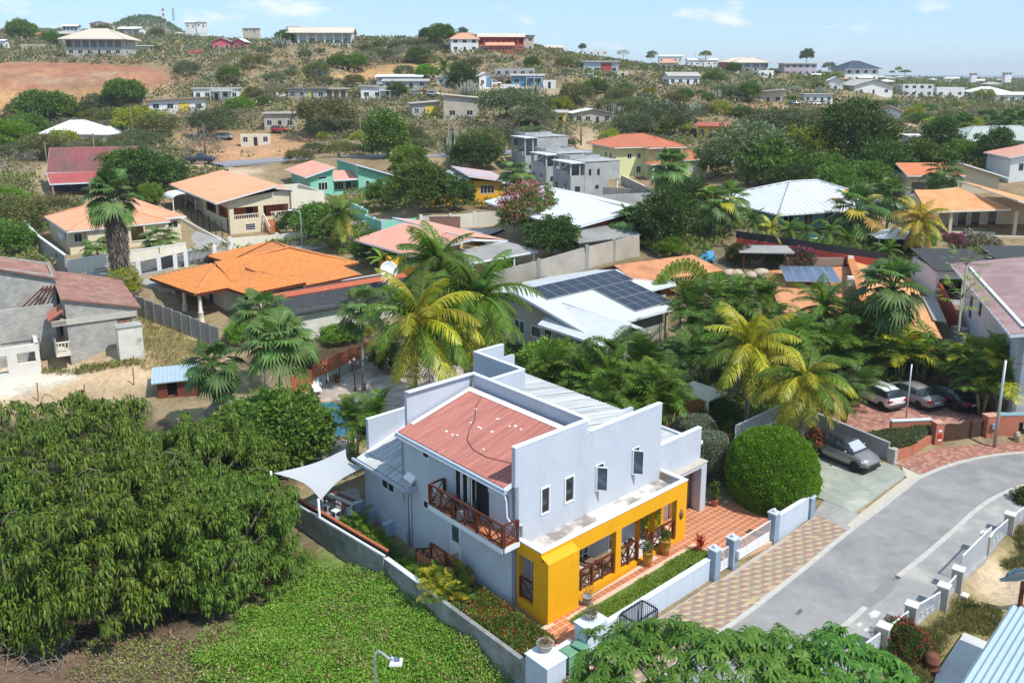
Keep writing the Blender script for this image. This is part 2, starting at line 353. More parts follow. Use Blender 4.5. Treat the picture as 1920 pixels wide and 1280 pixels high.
def smooth_line(pts,k=6):
 out=[];n=len(pts)
 for i in range(n-1):
  p0,p1,p2,p3=[Vector(pts[min(max(j,0),n-1)][:2]) for j in (i-1,i,i+1,i+2)]
  for q in range(k):
   t=q/k;out.append(tuple(.5*((2*p1)+(p2-p0)*t+(2*p0-5*p1+4*p2-p3)*t*t+(3*p1-p0-3*p2+p3)*t**3)))
 out.append(tuple(pts[-1][:2]));return out
def strip_mb(l,r,z0,z1,m=0,mb=None):
 mb=mb or MB();n=len(l)
 vs=[(*p,z1) for p in l]+[(*p,z1) for p in r]+[(*p,z0) for p in l]+[(*p,z0) for p in r]
 fs=[(i,i+n,i+n+1,i+1) for i in range(n-1)]+[(i,i+1,2*n+i+1,2*n+i) for i in range(n-1)]+[(n+i+1,n+i,3*n+i,3*n+i+1) for i in range(n-1)]+[(0,2*n,3*n,n),(n-1,2*n-1,4*n-1,3*n-1)]
 return mb.add(vs,fs,m)
def structure(o,kind='structure'):o['kind']=kind;return o
def sheet(name,poly,z,m,depth=.35,p=True,rim=.1):
 poly=[tuple(q[:2]) for q in poly]
 if p:pad(poly,z-rim,1.2)
 return structure(MB().prism(poly,z-depth,z).build(name,m))
# ---- materials of the ground
m_asph=mat('asphalt',(.29,.28,.27),.12,1.2,.9,.004,60,col2=(.225,.22,.22),f2=.53,s2=.33,w2=.09)
m_conc=mat('concrete',(.36,.35,.33),.12,1.4,.9,.004,40,col2=(.27,.265,.255),f2=.55,s2=.5)
m_kerb=mat('kerb_concrete',(.47,.45,.41),.12,2.5,.9,.004,40)
m_drive=mat('green_drive',(.30,.32,.27),.14,1.2,.9,.004,40,col2=(.42,.43,.37),f2=.55,s2=.45,w2=.08)
m_apron=mat('sand_concrete',(.52,.46,.37),.1,2,.9,.003,50)
m_redpav=mat('red_paver',(.36,.16,.12),.16,3,.85,.004,30,col2=(.28,.13,.10),f2=.5,s2=.7)
m_joint=mat('joint_sand',(.42,.36,.30),.15,6,.95)
m_terra=mat('terracotta',(.52,.19,.085),.14,1.3,.55,.002,30,col2=(.43,.15,.07),f2=.55,s2=.9)
m_grout=mat('grout',(.66,.46,.34),.1,5,.9)
PAV=[mat('paver_yellow',(.47,.36,.21),.12,2.5,.85,.003,50),mat('paver_red',(.32,.19,.15),.14,2.5,.85,.003,50),mat('paver_grey',(.30,.25,.205),.13,2.5,.85,.003,50)]
m_pool=mat('pool_water',(.02,.36,.45),.12,.8,.06,.02,3,spec=.6)
# ---- road
LK=smooth_line([at(u,v)[:2] for u,v in [(1180,1330),(1290,1235),(1406,1151),(1499,1078),(1600,995),(1662,949),(1695,920),(1728,897),(1773,878),(1813,866),(1863,856),(1925,850),(2040,842),(2300,836)]])
RK=smooth_line([at(u,v)[:2] for u,v in [(1420,1330),(1528,1219),(1617,1137),(1677,1081),(1730,1039.5),(1795,983),(1825,956),(1861,932),(1920,907),(2010,885),(2200,868)]])
n_=60
def resamp(l,n):
 d=np.concatenate([[0],np.cumsum([math.hypot(l[i+1][0]-l[i][0],l[i+1][1]-l[i][1]) for i in range(len(l)-1)])])
 t=np.linspace(0,d[-1],n);a=np.array(l);return [(float(x),float(y)) for x,y in zip(np.interp(t,d,a[:,0]),np.interp(t,d,a[:,1]))]
LKr=resamp(LK,90);RKr=resamp(RK,90)
structure(strip_mb(LKr,RKr,-.4,.0).build('road',m_asph));pad(LKr+RKr[::-1],-.2,1.5)
structure(strip_mb(inset_cat(LKr,.24),LKr,-.4,.055).build('kerb',m_kerb))
# right kerb broken by a worn patch
cut=[i for i,p in enumerate(RKr)]
pa=at(1640,1115);pb=at(1690,1068)
ia=min(cut,key=lambda i:math.hypot(RKr[i][0]-at(1618,1137)[0],RKr[i][1]-at(1618,1137)[1]));ib=min(cut,key=lambda i:math.hypot(RKr[i][0]-at(1680,1080)[0],RKr[i][1]-at(1680,1080)[1]))
for seg in (RKr[:ia+1],RKr[ib:]):structure(strip_mb(seg,inset_cat(seg,-.26),-.4,.06).build('kerb',m_kerb))
for i,pl in enumerate(([(1738,882),(1752,880),(1756,884),(1744,887)],[(1490,1150),(1500,1140),(1506,1144),(1497,1153)])):structure(MB().prism([at(*q)[:2] for q in pl],-.2,.006).build('asphalt_stain',mat('oil_stain',(.12,.115,.11),.3,5,.8)))
for pl in ([(1628,1150),(1640,1143),(1652,1148),(1646,1156),(1634,1160)],[(1606,1170),(1612,1166),(1618,1170),(1611,1175)],[(1619,1180),(1626,1176),(1629,1180),(1622,1185)]):structure(MB().prism([at(*q)[:2] for q in pl],-.2,.02).build('cement_spill',mat('cement_spill',(.55,.54,.51),.15,4,.9)))
# far pavement: grey verge between the right kerb and the white fence
FEN=[(1590,1268),(1640,1228),(1712,1187),(1751,1150),(1790,1112),(1846,1060),(1885,1008),(1925,975),(1990,935)]
FENW=[at(u,v,-.25)[:2] for u,v in FEN]
verge=inset_cat(RKr,-.26)
fl=[at(1480,1350,-.25)[:2]]+FENW+[at(2120,885)[:2]]
m_verge=mat('verge_concrete',(.29,.285,.28),.12,1.1,.92,.006,30,col2=(.40,.38,.35),f2=.56,s2=.5,w2=.1)
sheet('pavement',verge[:70]+fl[::-1],.012,m_verge)
m_patch=mat('repair_patch',(.24,.235,.225),.15,2,.95,.008,30)
structure(MB().prism([at(*q)[:2] for q in [(1600,1150),(1628,1120),(1655,1092),(1688,1085),(1672,1108),(1650,1128),(1620,1146)]],-.2,.022).build('asphalt_patch',m_patch))
# pavers in three colours, laid as diagonal diamonds between the garden wall and the kerb
def paver_field():
 g0=0.0
 poly=[LW(-3.2,-5.02)[:2],LW(8.6,-5.02)[:2],LW(9.2,-5.1)[:2],LW(14.6,-5.1)[:2],LW(18.6,-5.0)[:2],at(1597,992)[:2],at(1560,1023)[:2],at(1499,1073)[:2],at(1406,1146)[:2],at(1290,1229)[:2],at(1190,1318)[:2]]
 base=structure(MB().prism(poly,-.35,.004).build('paved_footpath',m_joint));pad(poly,-.1,1.)
 P=np.array([p[:2] for p in poly])
 # rhombus cells: one side along the wall, the other diagonal
 ux=np.array([.36,0.]);uy=np.array(A)*.33;o=np.array(LW(0,-5.1)[:2])
 cells=[]
 for j in range(-40,90):
  for i in range(-70,75):
   cc=o+i*ux+j*uy
   cells.append((i,j,cc[0]+.5*(ux+uy)[0],cc[1]+.5*(ux+uy)[1]))
 C=np.array([[q[2],q[3]] for q in cells]);d=pdist(C,poly)
 ok=[q+(dd,) for q,dd in zip(cells,d) if dd<-.13]
 near=sorted(ok,key=lambda q:-(q[3]))[:0]
 vis=[q for q in ok]
 def key(q):return math.hypot(q[2],q[3])+(60 if projv(q[2],q[3])>1190 else 0)
 vis.sort(key=key)
 me=[]
 g=.012
 def rh(mb,cx,cy,z0,z1,m):
  a=ux*(.5-g/.36);b=uy*(.5-g/.3)
  pts=[(cx-a[0]-b[0],cy-a[1]-b[1]),(cx+a[0]-b[0],cy+a[1]-b[1]),(cx+a[0]+b[0],cy+a[1]+b[1]),(cx-a[0]+b[0],cy-a[1]+b[1])]
  mb.prism(pts,z0,z1,m)
 for k in range(3):
  mb=MB();rh(mb,0,0,-.03,.018,0);me.append(mb.mesh('paver',PAV[k]))
 rest=MB()
 for n,(i,j,x,y,dd) in enumerate(vis):
  k=(i+j*2)%3
  if rnd.random()<.04:k=rnd.randrange(3)
  dz=rnd.uniform(-.003,.003)
  if n<300:link('paver',me[k],base,(x,y,dz))
  else:rh(rest,x,y,-.03,.018+dz,k)
 r=rest.build('paver_rest',PAV,base);r['kind']='stuff'
def projv(X,Y,Z=0.):
 dz=Z-H;dep=Y*c-dz*s;return Y0+F*(-(Y*s+dz*c))/dep
def proj(X,Y,Z=0.):
 dz=Z-H;dep=Y*c-dz*s;return CX+F*X/dep,Y0+F*(-(Y*s+dz*c))/dep,dep
paver_field()
# terracotta tile yard
def tile_yard():
 poly=[(-2.0,-3.9),(-.3,-3.9),(-.3,-3.9),(1.0,-3.9),(1.0,-2.4),(10.6,-2.4),(10.6,-4.4),(14.1,-4.9),(16.2,-4.5),(16.2,-.6),(14.6,.3),(10.9,.35),(10.9,-1.4),(.1,-1.9),(-.35,-1.9),(-1.2,-1.5)]
 base=structure(MB().prism([LW(*p)[:2] for p in poly],-.5,.004).build('tiled_yard',m_grout));pad([LW(*p) for p in poly],-.25,1.)
 T_=.36;C=[];
 for i in range(-6,50):
  for j in range(-16,3):
   C.append((i,j,(i+.5)*T_,(j+.5)*T_))
 d=pdist(np.array([[q[2],q[3]] for q in C]),poly)
 ok=[q for q,dd in zip(C,d) if dd<-.1]
 ok.sort(key=lambda q:q[2]*.745*.6+q[3]*.745+q[2]*.2)
 mb=MB();mb.box(-T_/2+.024,T_/2-.024,-T_/2+.024,T_/2-.024,-.02,.014);me=mb.mesh('floor_tile',m_terra)
 rest=MB()
 for n,(i,j,x,y) in enumerate(ok):
  dz=rnd.uniform(-.002,.002)
  if n<300:link('floor_tile',me,base,(*LW(x,y)[:2],dz),(0,0,RZ))
  else:
   w=LW(x,y);h=T_/2-.024
   rest.prism([(w[0]+p*h*A[0]+q*h*B[0],w[1]+p*h*A[1]+q*h*B[1]) for p,q in ((-1,-1),(1,-1),(1,1),(-1,1))],-.02,.014+dz)
 r=rest.build('tile_rest',m_terra,base);r['kind']='stuff'
tile_yard()
lawnp=[LW(*p) for p in [(1.0,-4.5),(10.6,-4.5),(10.6,-2.42),(1.0,-2.42)]]
m_soil=mat('garden_soil',(.075,.055,.035),.3,3,.95,.03,8)
sheet('lawn_bed',lawnp,.02,mat('lawn_turf',(.10,.165,.025),.25,5,.95,.02,20),p=True)
# concrete forecourt with the grey car, sandy apron, worn grey strip
drv=[LW(20.45,-4.5),LW(20.4,-6.3),LW(27.6,-6.2),LW(28.15,-4.7),LW(28.15,1.8),LW(20.6,1.8)]
sheet('forecourt',drv,.01,m_drive)
sheet('driveway_apron',[at(1588,985),at(1613,962),at(1700,895),at(1690,874),at(1731,893),at(1697,920),at(1665,945),at(1600,990)],.016,m_apron)
sheet('concrete_strip',[LW(18.0,-4.9),LW(20.4,-4.4),LW(20.4,-6.5),at(1606,985),at(1596,990),LW(18.4,-6.6)],.012,m_conc)
# red brick forecourt of the palm house
rb=[LW(28.3,-4.9),at(1690,872),at(1735,894),at(1773,874),at(1813,862),at(1863,853),at(1925,847),at(2040,839),at(2040,820),at(1930,822),at(1870,828),at(1757,832),at(1730,838)]
def brick_field(name,poly,z,tx,ty,rz,mats,n_obj,pname,jm,gap=.012):
 base=sheet(name,poly,z-.012,jm);P=[tuple(q[:2]) for q in poly]
 xs=[q[0] for q in P];ys=[q[1] for q in P];ca,sa=math.cos(rz),math.sin(rz);C=[]
 R=int(max(max(xs)-min(xs),max(ys)-min(ys))/min(tx,ty))+2
 cx0,cy0=(min(xs)+max(xs))/2,(min(ys)+max(ys))/2
 for j in range(-R,R):
  for i in range(-R,R):
   a=(i+.5*(j%2))*tx;b=j*ty;C.append((cx0+a*ca-b*sa,cy0+a*sa+b*ca))
 d=pdist(np.array(C),P);ok=[q for q,dd in zip(C,d) if dd<-.09];ok.sort(key=lambda q:q[1])
 me=[]
 for m in mats:
  mb=MB();mb.box(-tx/2+gap/2,tx/2-gap/2,-ty/2+gap/2,ty/2-gap/2,-.02,0);me.append(mb.mesh(pname,m))
 rest=MB()
 for n,(x,y) in enumerate(ok):
  k=rnd.randrange(len(mats));dz=z+rnd.uniform(-.003,.003)
  if n<n_obj:link(pname,me[k],base,(x,y,dz),(0,0,rz))
  else:
   h,g=tx/2-gap/2,ty/2-gap/2
   rest.prism([(x+p*h*ca-q*g*sa,y+p*h*sa+q*g*ca) for p,q in ((-1,-1),(1,-1),(1,1),(-1,1))],z-.04,dz,k)
 if rest.v:
  r=rest.build(pname+'_rest',mats,base);r['kind']='stuff'
 return base
m_redpav2=mat('red_paver_pale',(.43,.22,.16),.14,3,.85,.004,30)
brick_field('brick_forecourt',rb,.022,.34,.22,RZ,[m_redpav,m_redpav,m_redpav2],300,'paving_brick',m_joint)
# raised terrace with the parked cars
ter=[LW(28.7,-4.2),at(1743,820,.4),at(1858,812,.4),at(1915,808,.4),at(1925,760,.4),at(1890,700,.4),at(1760,690,.4),at(1640,715,.4),LW(28.7,4.)]
brick_field('car_terrace',[p for p in ter],.4,.42,.28,RZ+.1,[m_redpav,m_redpav2],200,'paving_brick',m_joint)
# pool terrace behind the house
m_deck=mat('deck_stone',(.44,.37,.31),.16,1.2,.85,.004,20,col2=(.36,.29,.24),f2=.5,s2=.8)
m_deck2=mat('deck_stone_pale',(.5,.43,.36),.14,1.2,.85,.004,20)
dk=[at(u,v,.1) for u,v in [(560,735),(600,712),(690,680),(790,660),(870,690),(860,760),(700,800),(640,860),(590,870),(560,800)]]
brick_field('pool_deck',dk,.1,.62,.42,RZ+.35,[m_deck,m_deck2,m_deck],300,'paving_slab',m_joint)
pool=[];
for k in range(28):
 t=2*math.pi*k/28;r=1+.22*math.sin(2*t+.6);p=at(628+34*r*math.cos(t),786+34*r*math.sin(t),.1);pool.append(p[:2])
structure(MB().prism(pool,0.02,.126).build('pool_water',m_pool))
rim=MB();n=len(pool);cx0=sum(p[0] for p in pool)/n;cy0=sum(p[1] for p in pool)/n
outr=[(cx0+(p[0]-cx0)*1.13,cy0+(p[1]-cy0)*1.13) for p in pool]
strip_mb(pool+pool[:1],outr+outr[:1],-.1,.15,0,rim);structure(rim.build('pool_kerb',mat('pool_coping',(.55,.36,.24),.12,2,.8)))
# upper road crossing behind the houses
def draped(name,uvs,half,m,lift=.06,k=8):
 pts=smooth_line([G(u,v)[:2] for u,v in uvs],k);l=inset_cat(pts,half);r=inset_cat(pts,-half)
 nn=len(l);zl=[hgt(*p)+lift for p in pts]
 for p,z in zip(pts,zl):pass
 fl_=max(2.5,pts[0][1]*.05)
 for i in range(nn-1):pad([l[i],r[i],r[i+1],l[i+1]],min(zl[i],zl[i+1])-.25,fl_)
 vs=[(*p,z) for p,z in zip(l,zl)]+[(*p,z) for p,z in zip(r,zl)]+[(*p,z-.4) for p,z in zip(l,zl)]+[(*p,z-.4) for p,z in zip(r,zl)]
 fs=[(i,i+nn,i+nn+1,i+1) for i in range(nn-1)]+[(i,i+1,2*nn+i+1,2*nn+i) for i in range(nn-1)]+[(nn+i+1,nn+i,3*nn+i,3*nn+i+1) for i in range(nn-1)]
 return structure(MB().add(vs,fs).build(name,m))
m_asph2=mat('far_asphalt',(.24,.25,.27),.08,.6,.9)
draped('upper_road',[(400,308),(470,303),(560,297),(700,293),(840,290),(940,284),(1060,283),(1180,288),(1300,300)],3.4,m_asph2)
draped('hill_track',[(215,268),(255,262),(300,252),(330,248)],2.6,m_conc)
draped('street',[(90,530),(200,517),(290,498),(400,475),(500,468),(600,455),(700,418),(800,432),(930,436)],2.6,m_conc,lift=.05)
draped('dirt_track',[(1690,232),(1720,240),(1760,252),(1800,262)],2.,mat('track_earth',(.42,.30,.18),.15,1,.95))
# sheets of ground cover colour
SAND=(.47,.34,.21)
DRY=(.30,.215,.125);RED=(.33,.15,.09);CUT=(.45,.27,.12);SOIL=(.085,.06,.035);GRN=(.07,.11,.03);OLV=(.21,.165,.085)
zone(Zg((-300,30),(2300,60),(2300,330),(1400,320),(900,330),(400,330),(-300,330)),OLV,6,.55)
zone(Zg((-120,128),(60,118),(180,120),(300,130),(330,150),(300,168),(120,172),(-120,172)),RED,4)
zone(Zg((-120,172),(120,170),(220,166),(310,158),(320,168),(240,195),(120,206),(-120,208)),CUT,2)
rz_=random.Random(3)
for _ in range(16):
 u_,v_=rz_.uniform(-20,300),rz_.uniform(124,166);a_=rz_.uniform(15,50);zone(Zg((u_-a_,v_-2),(u_+a_,v_-3),(u_+a_*.8,v_+3),(u_-a_,v_+4)),rz_.choice([(.24,.12,.08),(.42,.22,.12),(.36,.27,.17)]),2.5,.8)
zone(Zg((600,148),(650,132),(720,122),(790,118),(840,122),(850,134),(780,142),(700,152)),CUT,4)
zone(Zg((320,240),(420,250),(560,250),(600,262),(580,290),(420,300),(330,280)),(.42,.24,.13),4)
zone(Zg((330,300),(480,320),(470,335),(310,345)),(.5,.38,.26),3)
zone(Zg((390,55),(440,58),(470,70),(440,85),(400,80)),(.5,.3,.15),6)
zone(Zg((900,160),(1010,165),(1060,172),(1000,180),(900,175)),(.5,.38,.25),4)
zone(Zg((1060,250),(1110,240),(1150,270),(1130,290),(1080,290)),(.4,.3,.19),3)
zone(Zg((1400,195),(1500,198),(1520,205),(1420,210)),(.45,.24,.12),3)
zone(Zg((0,660),(120,670),(270,660),(300,600),(420,660),(400,720),(240,740),(180,790),(-120,800),(-120,690)),SAND,1.2)
zone(Zg((-60,690),(60,690),(160,700),(40,740),(-60,750)),(.62,.56,.46),.8)
zone(Zg((240,590),(420,650),(330,690),(270,670)),(.36,.28,.13),1)
zone(Zg((520,1060),(620,1030),(760,1090),(900,1200),(990,1300),(420,1300),(380,1200),(480,1120)),(.12,.19,.04),.8)
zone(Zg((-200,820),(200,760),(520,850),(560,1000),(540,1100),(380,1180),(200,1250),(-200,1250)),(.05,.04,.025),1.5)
zone(Zg((-300,1210),(200,1200),(380,1190),(420,1300),(-300,1340)),(.20,.13,.09),.8)
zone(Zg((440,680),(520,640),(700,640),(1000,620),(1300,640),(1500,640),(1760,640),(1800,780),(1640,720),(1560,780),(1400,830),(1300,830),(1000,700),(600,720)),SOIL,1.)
zone(Zg((1270,690),(1330,700),(1340,780),(1270,790)),(.10,.19,.035),.5)
zone(Zg((1290,830),(1360,760),(1330,700),(1290,660),(1240,650),(1240,660),(1280,690),(1320,770),(1270,830)),(.52,.45,.36),.6)
zone(Zg((480,960),(640,960),(780,1050),(980,1180),(960,1210),(800,1100),(560,960)),(.05,.09,.02),.4)
zone(Zg((1500,330),(1200,470),(1000,500),(1240,640),(1760,640),(1760,480),(1640,430)),(.16,.13,.07),2,.8)
zone(Zg((50,440),(330,400),(350,470),(420,470),(300,560),(250,540),(60,540)),(.30,.23,.14),1.5)
zone([LW(26,-14),LW(15,-13.5),LW(6,-13.5),LW(-2,-13.6),LW(-2,-25),LW(30,-25)],(.22,.20,.075),1.2)
zone([at(1795,1105,-.5),at(1860,1060,-.5),at(1960,1110,-.5),at(1960,1190,-.5),at(1850,1130,-.5)],(.52,.40,.27),.5)
def build_terrain():
 az=np.concatenate([np.radians(np.linspace(-66,-35,34)),np.radians(np.linspace(-34.7,34.7,400)),np.radians(np.linspace(35,66,34))])
 yy=np.concatenate([[11],np.geomspace(14,5200,430),[12000,30000]])
 X=np.tan(az)[None]*yy[:,None];Y=np.repeat(yy[:,None],len(az),1)
 Z=hgt(X.ravel(),Y.ravel());Pt=np.stack([X.ravel(),Y.ravel()],1)
 Z=np.where(Pt[:,1]>6000,3.,Z)
 for poly,z,fall in PADS:
  q=np.array(poly);m=(Pt[:,0]>q[:,0].min()-fall)&(Pt[:,0]<q[:,0].max()+fall)&(Pt[:,1]>q[:,1].min()-fall)&(Pt[:,1]<q[:,1].max()+fall)
  if not m.any():continue
  d=pdist(Pt[m],poly);w=np.clip(1-d/fall,0,1);w=w*w*(3-2*w);Z[m]=Z[m]*(1-w)+np.where(d<.3,z,Z[m])*w*(d<.3)+np.where(d>=.3,z,0)*w*(d>=.3)
 nrm=np.array([mnoise.fractal((x*.07,y*.07,0),1,2,4) for x,y in Pt]);nr2=np.array([mnoise.fractal((x*.6,y*.6,3),1,2,3) for x,y in Pt])
 far=np.clip((Pt[:,1]-90)/120,0,1);Z+=far*nrm*1.3*np.clip(600/np.maximum(Pt[:,1],1),.3,1)
 col=np.array(DRY)[None]*(1+.25*nrm[:,None]);near=np.clip((150-Pt[:,1])/60,0,1)[:,None]
 col=col*(1-near)+near*np.array((.27,.21,.12))[None]*(1+.2*nr2[:,None])
 far2=np.clip((Pt[:,1]-500)/900,0,1)[:,None];col=col*(1-far2)+far2*np.array((.13,.14,.10))[None]
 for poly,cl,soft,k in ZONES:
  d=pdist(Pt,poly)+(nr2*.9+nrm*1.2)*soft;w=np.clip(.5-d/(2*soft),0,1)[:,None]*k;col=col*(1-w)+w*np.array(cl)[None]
 sea=np.clip((Pt[:,1]-7000)/5000,0,1)[:,None];col=col*(1-sea)+sea*np.array((.10,.17,.24))[None]
 R_,C_=X.shape;i=np.arange(R_-1)[:,None]*C_+np.arange(C_-1)[None];i=i.ravel()
 Fq=np.stack([i,i+1,i+C_+1,i+C_],1)
 m=bpy.data.materials.new('ground');m.use_nodes=True;t=m.node_tree;b=t.nodes['Principled BSDF'];L=t.links.new
 at_=N(t,'ShaderNodeAttribute',attribute_name='soil');g=N(t,'ShaderNodeNewGeometry');src=at_.outputs['Color']
 for sc,amt in ((3.2,.24),(.42,.26),(.07,.16)):
  n=N(t,'ShaderNodeTexNoise');n.inputs['Scale'].default_value=sc;n.inputs['Detail'].default_value=7;n.inputs['Roughness'].default_value=.7;L(g.outputs['Position'],n.inputs['Vector'])
  mr=N(t,'ShaderNodeMapRange');mr.inputs[1].default_value=.3;mr.inputs[2].default_value=.7;mr.inputs[3].default_value=1-amt;mr.inputs[4].default_value=1+amt;L(n.outputs['Fac'],mr.inputs[0])
  h=N(t,'ShaderNodeMix',data_type='RGBA',blend_type='MULTIPLY');h.inputs['Factor'].default_value=1;cc=N(t,'ShaderNodeCombineXYZ');[L(mr.outputs[0],cc.inputs[k]) for k in range(3)]
  L(src,h.inputs['A']);L(cc.outputs[0],h.inputs['B']);src=h.outputs['Result']
 L(src,b.inputs['Base Color']);b.inputs['Roughness'].default_value=.95;b.inputs['Specular IOR Level'].default_value=.15
 nb=N(t,'ShaderNodeTexNoise');nb.inputs['Scale'].default_value=2.2;nb.inputs['Detail'].default_value=8;L(g.outputs['Position'],nb.inputs['Vector'])
 bp=N(t,'ShaderNodeBump');bp.inputs['Strength'].default_value=.7;bp.inputs['Distance'].default_value=.25;L(nb.outputs['Fac'],bp.inputs['Height']);L(bp.outputs[0],b.inputs['Normal'])
 me=npmesh('ground',np.stack([X.ravel(),Y.ravel(),Z],1),Fq,m,smooth=True)
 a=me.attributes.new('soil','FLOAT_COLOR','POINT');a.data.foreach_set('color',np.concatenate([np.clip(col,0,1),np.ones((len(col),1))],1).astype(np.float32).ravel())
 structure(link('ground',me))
# ---- the blue house with the yellow porch
m_blue=mat('pale_blue_paint',(.475,.515,.585),.05,.9,.75,.003,30,col2=(.44,.475,.545),f2=.6,s2=.5,streak=.05)
m_bwhite=mat('blue_white_coping',(.66,.71,.77),.05,1.2,.7)
m_yel=mat('yellow_paint',(.78,.37,.004),.04,1.,.6,.002,40,streak=.05)
m_white=mat('white_paint',(.70,.70,.69),.05,1.2,.65)
m_frame=mat('white_frame',(.74,.75,.76),.03,2,.5)
m_glass=mat('dark_glass',(.018,.024,.03),.2,.5,.06,spec=.7)
m_glassb=mat('blue_glass',(.05,.08,.11),.25,.7,.08,spec=.7)
m_dark=mat('dark_inside',(.03,.028,.026),.2,1,.9)
m_redroof=mat('red_sheet_roof',(.43,.17,.13),.3,1.,.7,.0,10,col2=(.33,.115,.095),f2=.53,s2=.9,w2=.2,stretch=(.28,6.,1),obj=True)
m_flash=mat('white_flashing',(.80,.80,.80),.08,3,.6)
m_grey_roof=mat('grey_sheet_roof',(.38,.40,.41),.3,1.,.5,col2=(.48,.49,.49),f2=.55,s2=.8,metal=.1,w2=.2,stretch=(.25,5.,1),obj=True)
m_gutter=mat('blue_gutter',(.40,.46,.54),.05,2,.5)
m_wood=mat('red_brown_wood',(.115,.028,.018),.2,6,.45,.002,30)
m_terra2=m_terra
m_worn=mat('worn_roof_slab',(.66,.62,.56),.08,1.4,.9,.004,20,col2=(.27,.245,.225),f2=.5,s2=.5,w2=.06)
m_pipe=mat('pvc_pipe',(.52,.55,.60),.05,3,.45)
m_pf=mat('porch_floor_tile',(.66,.65,.64),.08,2,.4)
m_tbrown=mat('brown_garage_wall',(.30,.22,.19),.08,1,.8)
bh=thing('blue_house','pale blue two-storey house with bright yellow porch and red sheet roof','house',O,RZ)
def xrail(parent,p,q,h,n,posts=True,mm=None,name='railing',post_drop=0.,pw=.12):
 "timber railing from p to q (base points): rails, posts, crossed braces"
 mm=mm or m_wood;p=Vector(p);q=Vector(q);u=Vector((0,0,h))
 r=MB();r.bar(p+u,q+u,.10,.07);r.bar(p+Vector((0,0,.14)),q+Vector((0,0,.14)),.07,.08);o=r.build(name,mm,parent)
 for i in range(n+1):
  x=p.lerp(q,i/n);m=MB();m.bar(x-Vector((0,0,post_drop)),x+u*(1.0),pw if i%2==0 or n<3 else .08);m.build('post',mm,o)
 for i in range(n):
  a=p.lerp(q,(i+.06)/n);b=p.lerp(q,(i+.94)/n);lo_=Vector((0,0,.18));hi=Vector((0,0,h-.06))
  m=MB();m.bar(a+lo_,b+hi,.045);m.bar(a+hi,b+lo_,.045);m.build('cross_brace',mm,o)
 return o
def window(parent,p,d,n,w,h,fw=.06,bars=1,hb=0,fm=None,gm=None,name='window',depth=.07,inset=.05,label=None):
 """window: frame ring in an opening. p: lower-left corner on the outer wall face, d along, n outward"""
 fm=fm or m_frame;gm=gm or m_glass;p=Vector(p);d=Vector(d);n=Vector(n);z=Vector((0,0,1))
 mb=MB()
 def pc(a,b,z0,z1):
  P=lambda x,zz,o:p+d*x+z*zz+n*o
  o0,o1=-inset,depth-inset
  vs=[P(a,z0,o0),P(b,z0,o0),P(b,z1,o0),P(a,z1,o0),P(a,z0,o1),P(b,z0,o1),P(b,z1,o1),P(a,z1,o1)]
  mb.add(vs,[(0,3,2,1),(4,5,6,7),(0,1,5,4),(1,2,6,5),(2,3,7,6),(3,0,4,7)])
 pc(0,w,0,fw);pc(0,w,h-fw,h);pc(0,fw,fw,h-fw);pc(w-fw,w,fw,h-fw)
 for i in range(1,bars):
  x=w*i/bars;pc(x-fw*.4,x+fw*.4,fw,h-fw)
 for i in range(1,hb+1):
  x=h*i/(hb+1);pc(fw,w-fw,x-.02,x+.02)
 o=mb.build(name,fm,parent,label=label)
 g=MB();P=lambda x,zz,oo:p+d*x+z*zz+n*oo
 a,b,z0,z1=fw*.5,w-fw*.5,fw*.5,h-fw*.5;f=-inset+.02;k=-inset+.005
 g.add([P(a,z0,k),P(b,z0,k),P(b,z1,k),P(a,z1,k),P(a,z0,f),P(b,z0,f),P(b,z1,f),P(a,z1,f)],[(0,3,2,1),(4,5,6,7),(0,1,5,4),(1,2,6,5),(2,3,7,6),(3,0,4,7)])
 g.build('pane',gm,o);return o
FB=.15
